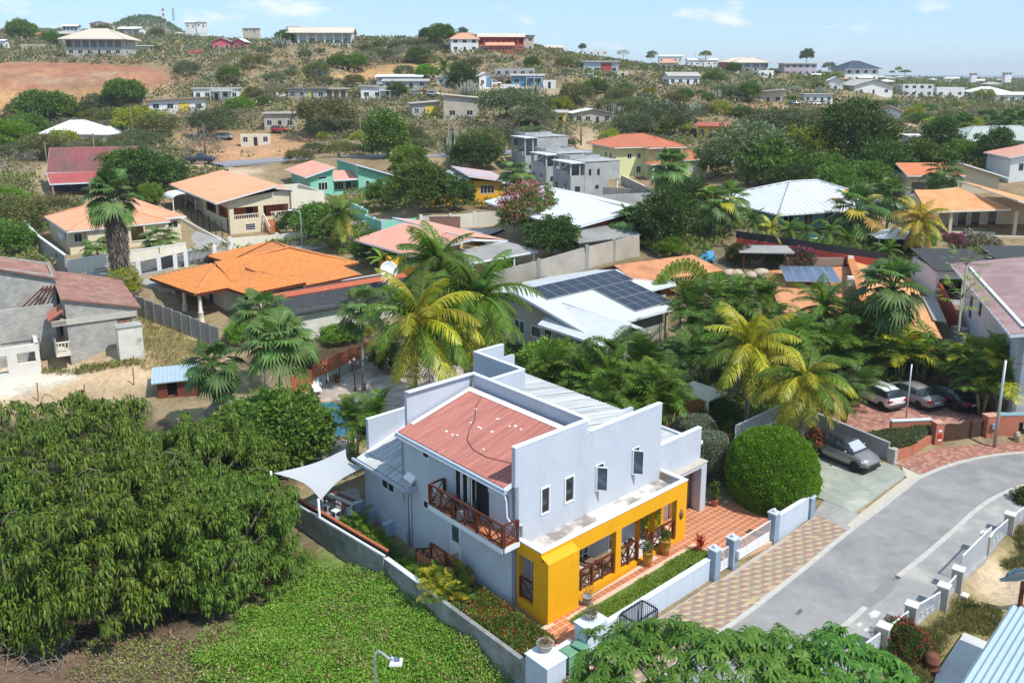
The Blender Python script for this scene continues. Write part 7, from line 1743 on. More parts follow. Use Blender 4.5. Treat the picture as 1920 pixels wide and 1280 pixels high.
# ---- near tree with fingered leaves at the bottom edge
def fingered(loc,rad,n,label,seed,hh):
 R=np.random.default_rng(seed);d=dirs(n,R,-.25);lob=np.array([1+.26*mnoise.noise(Vector(p)*2.3+Vector((seed,0,0))) for p in d]);C=d*np.array(rad)*(lob*(.62+.42*R.random(n)**.45))[:,None]
 k=9;ci=np.repeat(np.arange(n),k);m=len(ci);a=np.tile(np.arange(k)*2*np.pi/k,n)+np.repeat(R.uniform(0,6.28,n),k)+R.normal(size=m)*.12
 ax=unit(d*.55+np.array([0,0,.75])+R.normal(size=(n,3))*.28)[ci];x=unit(np.cross(ax,np.array([.3,.5,.1])));y=np.cross(ax,x)
 o=x*np.cos(a)[:,None]+y*np.sin(a)[:,None];L_=(R.uniform(.30,.50,n)[ci]*R.uniform(.85,1.1,m))[:,None];w=L_*.28
 d1=unit(o+ax*.28);d2=unit(o*.8-np.array([0,0,1.])*.75);S=unit(np.cross(d1,ax));b=C[ci]+ax*.05;mid=b+d1*L_*.5;t=mid+d2*L_*.55;up=ax*L_*.05
 V=np.stack([b,mid-S*w*.5,mid-up,mid+S*w*.5,t],1).reshape(-1,3);i=np.arange(m)*5
 me=npmesh('fingered_crown',V,[np.concatenate([np.stack([i,i+1,i+2],1),np.stack([i,i+2,i+3],1),np.stack([i+1,i+4,i+2],1),np.stack([i+2,i+4,i+3],1)])],LM['kapok'])
 e=thing('broadleaf_tree',label,'tree',loc,0);link('crown',me,e,(0,0,hh))
 tb=MB();rr=random.Random(seed);tb.tube([(0,0,-.8),(.1,0,hh*.45),(0,.1,hh*.7)],[.24,.19,.16],9);tb.build('trunk',m_bark2,e)
 for q in C[:26]:
  mb=MB();q=Vector(q)+Vector((0,0,hh));mb.tube([(0,.1,hh*.68),Vector((q.x*.45,q.y*.45,(q.z+hh*.66)/2)),q],[.08,.05,.015],5);mb.build('limb',m_bark2,e)
fingered((6.5,24.6,-.9),(4.8,3.4,2.2),1300,'near tree with fingered bright green leaves filling the bottom edge',5,4.9)
fingered((11.4,25.2,-.9),(2.2,2.1,1.5),330,'small near fingered leaf tree at the bottom edge by the white fence',9,5.0)
# ---- green lot: ground cover of vines
def cover(name,poly,n,ll,lw,mats,fr,z0=.0,up=.6,clump=.5,seed=1,lift=.25,label=None,hmap=True,edge=.6,patch=0.):
 R=np.random.default_rng(seed);q=np.array([p[:2] for p in poly]);lo_,hi=q.min(0),q.max(0);P=lo_+(hi-lo_)*R.random((n*3,2));P=P[inpoly(P,[tuple(x) for x in q])]
 nz=np.array([mnoise.fractal((x*.55,y*.55,seed),1,2,3) for x,y in P]);ed=-pdist(P,[tuple(x) for x in q]);P=P[(nz>R.uniform(-.9,.1,len(P))*clump-.35)&(ed+nz*1.6>R.random(len(P))*edge)][:n];nz=np.array([mnoise.fractal((x*.4,y*.4,seed),1,2,3) for x,y in P])
 m=len(P);Z=(hgt(P[:,0],P[:,1]) if hmap else np.zeros(m))+z0+lift*np.clip(nz+.4,0,1)+R.random(m)*lift*.6
 C=np.stack([P[:,0],P[:,1],Z],1);D=unit(R.normal(size=(m,3))*np.array([1,1,.35])+np.array([0,0,up]))
 mi=np.searchsorted(np.cumsum(fr),R.random(m)*sum(fr))
 if patch:mi=np.where((np.array([mnoise.fractal((x*.33,y*.33,seed+7),1,2,4) for x,y in P])<-.12)&(R.random(m)<patch),R.integers(1,len(mats)-1,m),mi)
 V=leaf_quads(C,D,ll*R.uniform(.6,1.3,m),lw*R.uniform(.7,1.2,m),R)
 o=link(name,qmesh(name,V,[LM[k] for k in mats],np.minimum(mi,len(mats)-1)));o['kind']='stuff';return o
lot=[at(u,v,-1.3) for u,v in [(545,1030),(600,1050),(714,1080),(803,1140),(900,1205),(992,1290),(960,1330),(400,1340),(350,1280),(345,1215),(440,1150),(540,1110),(560,1060)]]
cover('ground_vines',lot,95000,.115,.085,['vine','lawn','bright','dry','pink'],[.62,.22,.09,.05,.009],seed=2,lift=.5,clump=1.1,edge=2.6,patch=.75)
lotb=[at(u,v,-1.4) for u,v in [(150,1190),(420,1170),(520,1200),(480,1300),(200,1320),(120,1260)]]
cover('weeds',lotb,9000,.13,.08,['dry','vine','grey'],[.5,.3,.3],seed=3,lift=.15,edge=2.,clump=1.3)
cover('lawn_grass',lawnp,26000,.09,.05,['lawn','vine','dry'],[.75,.2,.05],seed=4,z0=.03,up=.5,lift=.04,clump=.0,hmap=False)
strip_=[LW(-2.4,3.6),LW(-1.25,3.6),LW(-.75,8),LW(-.75,12.),LW(-1.6,13.),LW(-2.75,12.5)]
cover('border_plants',strip_,46000,.26,.05,['vine','lawn','broad'],[.5,.35,.2],seed=5,z0=.05,up=1.,lift=.6,clump=.0)
rightlot=[at(u,v,-.7) for u,v in [(1615,1275),(1720,1190),(1760,1160),(1795,1135),(1850,1150),(1900,1170),(1860,1200),(1800,1190),(1750,1275),(1700,1330)]]
cover('dry_grass',rightlot,26000,.34,.035,['dry','olive','lawn'],[.5,.35,.2],seed=6,up=1.3,lift=.15)
rl2=[at(u,v,-.6) for u,v in [(1850,1075),(1890,1020),(1940,985),(1990,1000),(1960,1080),(1900,1080)]]
cover('dry_grass',rl2,9000,.32,.04,['dry','olive','dark'],[.4,.35,.2],seed=7,up=1.3,lift=.15)
sandlot=[G(u,v) for u,v in [(245,590),(300,600),(420,655),(400,720),(330,730),(260,690)]]
cover('dry_weeds',sandlot,5200,.3,.05,['dry','olive','lawn'],[.5,.3,.2],seed=8,up=1.2,lift=.1)
cover('dry_weeds',[G(u,v) for u,v in [(0,668),(60,690),(140,690),(260,672),(262,690),(140,704),(30,700)]],2600,.3,.08,['olive','lawn','dry'],[.4,.3,.3],seed=9,up=1.2,lift=.15)
cover('garden_undergrowth',[G(u,v) for u,v in [(1240,650),(1330,600),(1500,600),(1640,640),(1770,660),(1790,700),(1650,740),(1560,780),(1440,800),(1380,790),(1330,740),(1290,700)]],15000,.4,.16,['dark','broad','bright','palmd'],[.5,.25,.1,.3],seed=10,up=.8,lift=.5)
cover('garden_undergrowth',[G(u,v) for u,v in [(560,640),(600,610),(690,625),(780,660),(860,690),(980,690),(1100,720),(1230,760),(1290,700),(1240,650),(1000,640),(870,640),(700,600)]],9000,.4,.16,['dark','broad','bright'],[.5,.3,.15],seed=12,up=.8,lift=.45)
cover('garden_lawn',[G(u,v) for u,v in [(1275,700),(1325,710),(1345,745),(1320,780),(1290,770)]],12000,.14,.06,['lawn','vine'],[.6,.5],seed=13,up=1.2,lift=.04,clump=0)
# ---- clipped bushes
def clipped(name,loc,prof,n,ll,lw,mk,label,cat='topiary',seed=1,core=None):
 "surface of revolution covered in small leaves over a dark core"
 R=np.random.default_rng(seed);e=thing(name,label,cat,loc,0);pr=np.array(prof);seg=np.hypot(*(pr[1:]-pr[:-1]).T);wt=seg*(pr[1:,0]+pr[:-1,0]);wt/=wt.sum()
 k=R.choice(len(seg),n,p=wt);t=R.random(n);rz=pr[k]*(1-t)[:,None]+pr[k+1]*t[:,None];a=R.uniform(0,6.28,n);T=pr[k+1]-pr[k];nr=np.stack([T[:,1],-T[:,0]],1);nr/=np.linalg.norm(nr,axis=1)[:,None]
 bump=np.array([mnoise.noise((r*math.cos(q)*2.2,r*math.sin(q)*2.2,z*2.2+seed)) for r,z,q in zip(rz[:,0],rz[:,1],a)])
 low=np.array([mnoise.noise((math.cos(q)*1.6+seed,math.sin(q)*1.6,z*.8)) for q,z in zip(a,rz[:,1])]);bump=bump+low*1.1*min(1,prof[0][0]/2)+(R.random(n)>.985)*1.1
 r_=rz[:,0]+nr[:,0]*(bump*.13-.08*R.random(n)**2)
 z_=rz[:,1]+nr[:,1]*(bump*.13-.08*R.random(n)**2);C=np.stack([r_*np.cos(a),r_*np.sin(a),z_],1);Nn=np.stack([nr[:,0]*np.cos(a),nr[:,0]*np.sin(a),nr[:,1]],1)
 D=unit(Nn*.7+R.normal(size=(n,3))*.6);V=leaf_quads(C,D,ll*R.uniform(.6,1.2,n),lw*R.uniform(.7,1.2,n),R)
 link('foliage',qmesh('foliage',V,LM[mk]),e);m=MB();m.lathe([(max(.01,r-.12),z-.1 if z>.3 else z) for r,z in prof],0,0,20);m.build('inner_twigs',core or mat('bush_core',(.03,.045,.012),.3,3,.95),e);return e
dome=[(2.2,0.0),(2.5,.7),(2.66,1.6),(2.55,2.4),(2.2,3.2),(1.6,3.85),(.9,4.2),(.01,4.3)]
clipped('round_topiary',LW(18.25,-2.2,0),dome,52000,.13,.075,'topi','huge clipped bright green dome bush by the forecourt',seed=3)
clipped('clipped_bush',LW(17.3,1.6,0),[(1.05,0),(1.1,1.2),(1.12,2.7),(1.0,3.0),(.6,3.1),(.01,3.1)],15000,.10,.055,'box','grey green clipped cylinder bush right behind the bright dome',seed=4)
clipped('clipped_bush',at(1302,838,.4),[(1.2,0),(1.3,.8),(1.32,1.6),(1.15,1.95),(.7,2.05),(.01,2.05)],15000,.10,.055,'box','grey green clipped drum bush behind the garage wing',seed=5)
# hedge with flowers along the boundary, ivy hedge over the planter
def hedge_box(name,lab,poly,h,n,mats,fr,ll=.14,lw=.08,seed=1,z0=0.,cat='hedge'):
 R=np.random.default_rng(seed);cx0=sum(p[0] for p in poly)/len(poly);cy0=sum(p[1] for p in poly)/len(poly);e=thing(name,lab,cat,(cx0,cy0,z0),0)
 q=np.array([(p[0]-cx0,p[1]-cy0) for p in poly]);lo_,hi=q.min(0),q.max(0);P=lo_+(hi-lo_)*R.random((n*4,2));P=P[inpoly(P,[tuple(x) for x in q])][:int(n*.6)]
 Zt=np.full(len(P),h)+np.array([.18*mnoise.noise((x*1.1,y*1.1,seed)) for x,y in P])-R.random(len(P))**2*.15;C=np.stack([P[:,0],P[:,1],Zt],1);D=unit(R.normal(size=(len(P),3))*.7+np.array([0,0,.7]))
 k=len(q);per=[];i=R.integers(0,k,int(n*.4));t=R.random(len(i));E=q[i]*(1-t)[:,None]+q[(i+1)%k]*t[:,None];C2=np.stack([E[:,0]*1.02,E[:,1]*1.02,R.random(len(i))*h],1);D2=unit(np.stack([E[:,0],E[:,1],np.zeros(len(i))],1)*.5+R.normal(size=(len(i),3))*.6)
 C=np.concatenate([C,C2]);D=np.concatenate([D,D2]);m=len(C);mi=np.searchsorted(np.cumsum(fr),R.random(m)*sum(fr))
 fl=np.array([mnoise.noise((x*.9,y*.9,seed+5)) for x,y in C[:,:2]]);mi=np.where((mi>0)&(fl<.0)&(R.random(m)<.75),0,mi)
 link('foliage',qmesh('foliage',leaf_quads(C,D,ll*R.uniform(.6,1.3,m),lw*R.uniform(.7,1.2,m),R),[LM[x] for x in mats],np.minimum(mi,len(mats)-1)),e)
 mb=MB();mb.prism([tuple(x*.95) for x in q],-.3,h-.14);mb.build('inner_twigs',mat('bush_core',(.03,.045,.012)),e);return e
hedge_box('flower_hedge','flat clipped hedge with red flowers between the grey wall and the yellow porch',[LW(-2.35,-3.3),LW(-.55,-3.0),LW(-.45,2.6),LW(-2.35,2.6)],.95,26000,['broad','red','vine'],[.5,.26,.25],seed=6,z0=-.75)
hedge_box('ivy_hedge','ivy hedge spilling over the terracotta planter wall',[LW(28.6,-4.6),LW(30.3,-5.1),at(1738,832),at(1738,818,.3),LW(28.8,-2.6)],1.15,16000,['greygreen','olive'],[.7,.3],seed=7,z0=.0,ll=.16,lw=.10)
# spiky yellow green fan plant by the wall
e=areca(LW(-1.7,3.3,-.7),1.1,'spiky yellow green fan plant on the wall by the side door steps',('palmy','palm'),ns=16,nf=9,L_=1.05,spread=1.0,name='fan_plant',cat='plant')
e=areca(LW(-1.6,11.9,-.9),.9,'dark green strap leaved plant under the shade sail post',('palm','palmd'),ns=6,nf=6,L_=1.0,spread=.9,name='strap_plant',cat='plant')
# ---- palms by hand
P_(772,608,57,4.7,'coconut palm with yellowing hanging fronds left of the rear parapet',mats=('palm','palmy','palm'),n=34,lean=(.5,.2),nuts=9,lower='palmy',seed=1,gz=.2)
P_(872,562,60,4.9,'windswept coconut palm with orange coconuts behind the rear parapet',mats=('palm','palmd','palm'),n=42,wind=(-.3,-.35),els=[0,1,2,3,3,4,4,5,5,6],nuts=14,lower='palmy',lean=(.8,0),seed=2,gz=.4)
P_(822,500,65,4.4,'windswept coconut palm rising farther back above the stained outbuilding',mats=('palm','palmd'),n=34,wind=(-.5,-.2),seed=3,gz=.8,lower='palmd')
P_(640,405,100,3.4,'coconut palm standing by the street before the mint house',mats=('palm','palmd'),n=26,seed=4,lower='palmy')
P_(1408,655,58,4.3,'yellow green coconut palm, left of the pair above the forecourt',mats=('palmy','palm','palmy'),n=34,seed=5,gz=.9,lower='palmy',els=[0,1,2,3,3,4,5,6])
P_(1512,712,54,3.7,'yellow green coconut palm leaning over the forecourt wall, right of the pair',mats=('palmy','palmy','palm'),n=32,seed=6,gz=.9,lower='palmy',els=[1,2,3,4,4,5,6])
P_(1725,415,92,3.5,'golden yellow coconut palm beside the pool villa',mats=('palmy','golden','golden'),n=32,seed=7,lower='golden',els=[0,1,2,3,4,5,6,6])
P_(1545,575,70,3.4,'dark coconut palm in front of the left orange roof',mats=('palm','palmd'),n=20,seed=8,gz=1.)
P_(1592,598,69,3.0,'dark coconut palm with a hanging dead frond before the terracotta wall',mats=('palm','palmd'),n=18,seed=9,gz=1.)
# fan palms
P_(676,582,66,2.1,'single fan palm with slim trunk before the stained outbuilding',kind='fan',mats=('fand','fan'),n=22,name='fan_palm',seed=11,tr=.14,gz=.9)
P_(492,592,66,2.5,'large pale fan palm at the end of the block wall, rear of the pair',kind='fan',mats=('fan',),n=24,name='fan_palm',seed=12,gz=.8,els=[0,1,1,2,2,3,3,4,4,5])
P_(522,655,61,2.9,'large pale fan palm by the red fence, front of the pair',kind='fan',mats=('fan',),n=30,name='fan_palm',seed=13,gz=.6,els=[0,1,1,2,2,3,3,4,4,5])
P_(398,690,60,2.3,'low dark fan palm between the sandy lot and the pool shed',kind='fan',mats=('fand',),n=24,name='fan_palm',seed=14,gz=.5)
P_(1672,545,68,3.0,'tall lone fan palm with a long bare trunk before the orange roofs',kind='fan',mats=('fand','fan','fand'),n=30,name='fan_palm',seed=15,gz=1.,tr=.2)
P_(1257,318,126,3.6,'tall fan palm with golden dead skirt beside the lime house',kind='fan',mats=('fan',),n=34,name='fan_palm',seed=16,skirt=4.,tr=.35)
P_(212,372,84,3.0,'windblown fan palm with a huge grey skirt of dead fronds',kind='fan',mats=('fan','fand'),n=34,name='fan_palm',seed=17,skirt=6.6,tr=.42,wind=(-.75,.1),gz=4.2)
P_(182,468,93,1.9,'low blue green fan palm against the cream bungalow wall',kind='fan',mats=('fan',),n=20,name='fan_palm',seed=18,els=[1,2,2,3,3,4])
P_(300,452,96,2.2,'low blue green fan palm at the corner of the cream bungalow',kind='fan',mats=('fan',),n=22,name='fan_palm',seed=19,els=[1,2,2,3,3,4])
P_(1338,385,95,2.6,'shaggy fan palm, left one of the two left of the white metal roof',kind='fan',mats=('fan','palmy'),n=28,name='fan_palm',seed=20,skirt=1.8)
P_(1372,378,97,2.4,'shaggy fan palm, right one of the two left of the white metal roof',kind='fan',mats=('fan',),n=28,name='fan_palm',seed=21,skirt=1.4)
P_(1606,400,98,3.6,'broad shaggy fan palm in front of the white metal roof',kind='fan',mats=('fand','golden','fan'),n=30,name='fan_palm',seed=22,skirt=2.2)
P_(1668,372,103,3.,'fan palm behind the broad shaggy one near the beige arcade',kind='fan',mats=('fand','fan'),n=28,name='fan_palm',seed=23)
P_(1770,325,120,3.2,'fan palm in front of the beige arcade house',kind='fan',mats=('fand','fan'),n=26,name='fan_palm',seed=24)
P_(968,330,126,2.9,'fan palm right of the amber house',kind='fan',mats=('fan','fand'),n=30,name='fan_palm',seed=25,els=[1,2,3,3,4,4,5,6])
P_(1178,420,94,2.4,'small fan palm before the dark red wall',kind='fan',mats=('fand','fan'),n=24,name='fan_palm',seed=26)
for i,(u,v,l) in enumerate([(1414,412,'at the left end'),(1447,428,'second from the left end'),(1478,432,'beside the turquoise pool'),(1512,435,'just right of the turquoise pool'),(1556,432,'before the broad shaggy fan palm'),(1590,452,'under the broad shaggy fan palm'),(1640,505,'near the white tent roof'),(1665,470,'left of the golden palm')]):
 P_(u,v,91,1.9,'small garden palm on the red fence, '+l,mats=('palm','palmd') if i!=1 else ('palmy',),n=14,name='garden_palm',seed=30+i,tr=.1,gz=hgt(*atd(u,v,91)[:2]))
for i,(u,v,dd,l) in enumerate([(1870,238,175,'left one'),(1893,232,178,'middle one'),(1912,236,172,'right one'),(1808,240,170,'set apart left of the three')]):
 P_(u,v,dd,3.4,'tall palm above the grey green roof, '+l,kind='fan',mats=('fand',),n=20,name='fan_palm',seed=50+i)
P_(832,125,245,3.6,'tall dark palm against the orange cut bank',mats=('palmd',),n=20,seed=60)
# areca clumps
for i,(u,v,dd,L_,l,mt) in enumerate([(1035,660,60,2.2,'at its left end beside the bright round tree',('palm',)),(1095,672,59,2.6,'next to the pale rear roof',('palm','palmd')),(1150,650,60,2.8,'with a tall crown',('palm','palmd')),(1150,700,57,2.4,'in front against the rear roof edge',('palm',)),(1205,665,60,2.6,'near the garden path',('palm','palmd')),(1215,720,57,2.4,'before the wooden screen',('palm',)),(1255,740,57,2.,'at its right end beside the wooden screen',('palm',)),(1110,740,56,2.0,'low against the gutter',('palmd',)),(1245,690,59,2.3,'beside the small lawn',('palm','palmd'))]):
 A_(u,v,dd,L_,'feathery areca palm behind the blue house, '+l,mats=mt,group=None,gz=.5)
for i,(u,v,dd,L_,l,mt) in enumerate([(1300,575,70,2.6,'at the left edge',('palmd','palm')),(1345,555,70,2.8,'tallest at the back',('palmd','palm')),(1330,610,66,2.6,'in front on the left',('palmd',)),(1395,560,69,2.6,'behind the yellow coconut palm',('palmd','palm')),(1440,540,69,2.4,'before the left orange roof',('palm','palmd')),(1370,620,66,2.4,'low under the yellow coconut palm',('palmd',)),(1490,610,64,2.4,'left of the dark coconut palm',('palmd','palm')),(1300,640,64,2.2,'beside the taupe carport',('palmd',))]):
 A_(u,v,dd,L_,'dark feathery palm in the garden clump, '+l,mats=mt,gz=1.)
for i,(u,v,dd,L_,l,mt) in enumerate([(1560,640,67.5,2.7,'left of the tall bare trunk',('palmd','palm')),(1605,672,67.5,2.6,'behind the white car',('palmd',)),(1650,655,67.5,2.7,'behind the tall bare trunk',('palmd','palm')),(1692,662,67.5,2.8,'behind the silver car',('palm','palmy')),(1732,662,67.5,2.7,'behind the black car',('palm','palmd')),(1768,672,67.5,2.2,'beside the brick path',('palm',)),(1832,652,64,2.7,'bright, at the back right',('palmy','palm')),(1862,674,62.5,2.7,'bright, in front of the white house',('palmy','palm')),(1885,706,61,2.6,'bright, by the grey pole',('palmy','palm')),(1848,716,61.5,2.2,'dark, right of the black car',('palmd','palm')),(1905,690,63,2.4,'bright, against the barred window',('palmy','palm'))]):
 A_(u,v,dd,L_,'areca palm of the parking terrace, '+l,mats=mt,gz=.7)
A_(700,775,54,2.1,'areca palm with arching fronds beside the pool',mats=('palm','palmd'),gz=.0);A_(660,770,55,1.5,'small areca palm at the pool edge',mats=('palm',),gz=0.)
A_(1612,722,62.5,2.0,'dusty feathery palm hanging over the retaining wall',mats=('palmd','greygreen'),gz=1.2);A_(1588,742,60,1.6,'low feathery palm over the end of the retaining wall',mats=('palmd',),gz=1.)
def traveller():
 p=G(1277,572);g=p[2];e=thing('traveller_palm','traveller palm fan with yellow stalks by the cottage','palm',(p[0],p[1],g),math.radians(25))
 m=MB();m.tube([(0,0,-.5),(0,0,1.2)],[.25,.2],9);m.build('trunk',m_bark,e)
 for k in range(13):
  a=math.radians(-62+124*k/12);h0=1.0;L_=2.2;mb=MB();d=Vector((math.sin(a),.02*(k%2),math.cos(a)));q=Vector((0,0,h0))+d*L_
  mb.tube([(0,0,h0),q],[.07,.035],5,0);n=Vector((-math.cos(a)*.2,1,math.sin(a)*.2)).normalized();sd=d.cross(n).normalized()
  ln=1.45
  for i in range(7):
   for sg in (-1,1):
    b0=q+d*ln*i/7;b1=q+d*ln*(i+.85)/7;w=.34*math.sin(math.pi*(i+1)/8.5)+.08
    mb.add([b0,b1,b1+sd*sg*w+Vector((0,0,-.12)),b0+sd*sg*w+Vector((0,0,-.16))],[(0,1,2,3)],1)
  mb.build('frond',[mat('yellow_stalk',(.32,.30,.06),.15,2,.6),LM['palm']],e)
traveller()
def banana(u,vb,sc,lab):
 P=G(u,vb);e=thing('banana_plant',lab,'banana plant',P,rnd.random()*6);m=MB();m.tube([(0,0,-.4),(0,0,2.2*sc)],[.16*sc,.1*sc],8);m.build('stem',mat('banana_stem',(.20,.22,.06),.2,2,.6),e)
 for k in range(8):
  a=k*2.4;el=math.radians(rnd.uniform(25,70));mb=MB();p=Vector((0,0,2.1*sc));L_=2.0*sc
  for i in range(6):
   t=el-i*.22;d=Vector((math.cos(a)*math.cos(t),math.sin(a)*math.cos(t),math.sin(t)));q=p+d*L_/6;sd=Vector((-math.sin(a),math.cos(a),0));w0=.32*sc*math.sin(math.pi*(i+.3)/6.6);w1=.32*sc*math.sin(math.pi*(i+1.3)/6.8)
   for sg in (-1,1):mb.add([p,q,q+sd*sg*max(w1,.03)+Vector((0,0,-.1)),p+sd*sg*w0+Vector((0,0,-.1))],[(0,1,2,3)],0)
   p=q
  mb.build('leaf',LM['bright'],e)
banana(722,528,1.1,'banana plant left of the satellite dish');banana(765,528,1.2,'banana plant behind the satellite dish')
def papaya(u,vb,vt,sc,lab,dep):
 loc,h=pgl(u,vt,dep);e=thing('papaya_tree',lab,'papaya tree',loc,0);m=MB();m.tube([(0,0,-.5),(.1,0,h*.5),(0,0,h)],[.13,.1,.07],8);m.build('trunk',mat('pale_trunk',(.36,.31,.25),.15,3,.9),e)
 for k in range(16):
  a=k*2.4;el=math.radians(55-4.5*k);d=Vector((math.cos(a)*math.cos(el),math.sin(a)*math.cos(el),math.sin(el)));mb=MB();q=Vector((0,0,h))+d*.9*sc;mb.tube([(0,0,h),q],.02,4)
  sd=d.cross(Vector((0,0,1))).normalized()
  for j in range(7):
   b=(j-3)*.5;dd_=(d*math.cos(b)+sd*math.sin(b)).normalized();mb.add([q,q+dd_*.3*sc+sd*.07,q+dd_*.55*sc+Vector((0,0,-.15)),q+dd_*.3*sc-sd*.07],[(0,1,2,3)],1)
  mb.build('leaf',[m_bark,LM['bright'] if 'lower' in lab else LM['broad']],e)
papaya(1812,640,495,1.5,'tall papaya tree with a round leafy head before the pink roof',68);papaya(1803,640,556,1.6,'lower yellowing papaya tree beside the white house wall',66)

for i,pl in enumerate(([(330,480),(420,470),(560,462),(640,480),(700,470),(690,430),(600,425),(560,445)],[(500,390),(560,392),(640,392),(720,400),(840,395),(950,390),(1000,375),(960,345),(860,340),(760,320),(700,330),(600,390)],[(1200,470),(1330,500),(1340,470),(1400,440),(1420,380),(1300,380),(1200,400)],[(1420,450),(1560,460),(1700,460),(1740,480),(1700,520),(1560,495),(1450,480)],[(0,330),(70,330),(75,400),(130,420),(60,450),(110,500),(60,540),(0,500)],[(220,320),(420,318),(440,340),(330,370),(260,400),(230,380)],[(1330,300),(1700,290),(1800,300),(1900,300),(1900,330),(1780,330),(1680,350),(1640,380),(1560,390),(1420,350),(1330,330)])):
 cover('garden_undergrowth',[G(u,v) for u,v in pl],[5000,6500,6500,5000,5500,4500,11000][i],.55,.25,['broad','olive','bright','dry'],[.4,.3,.15,.2],seed=60+i,up=.8,lift=.7,clump=1.)
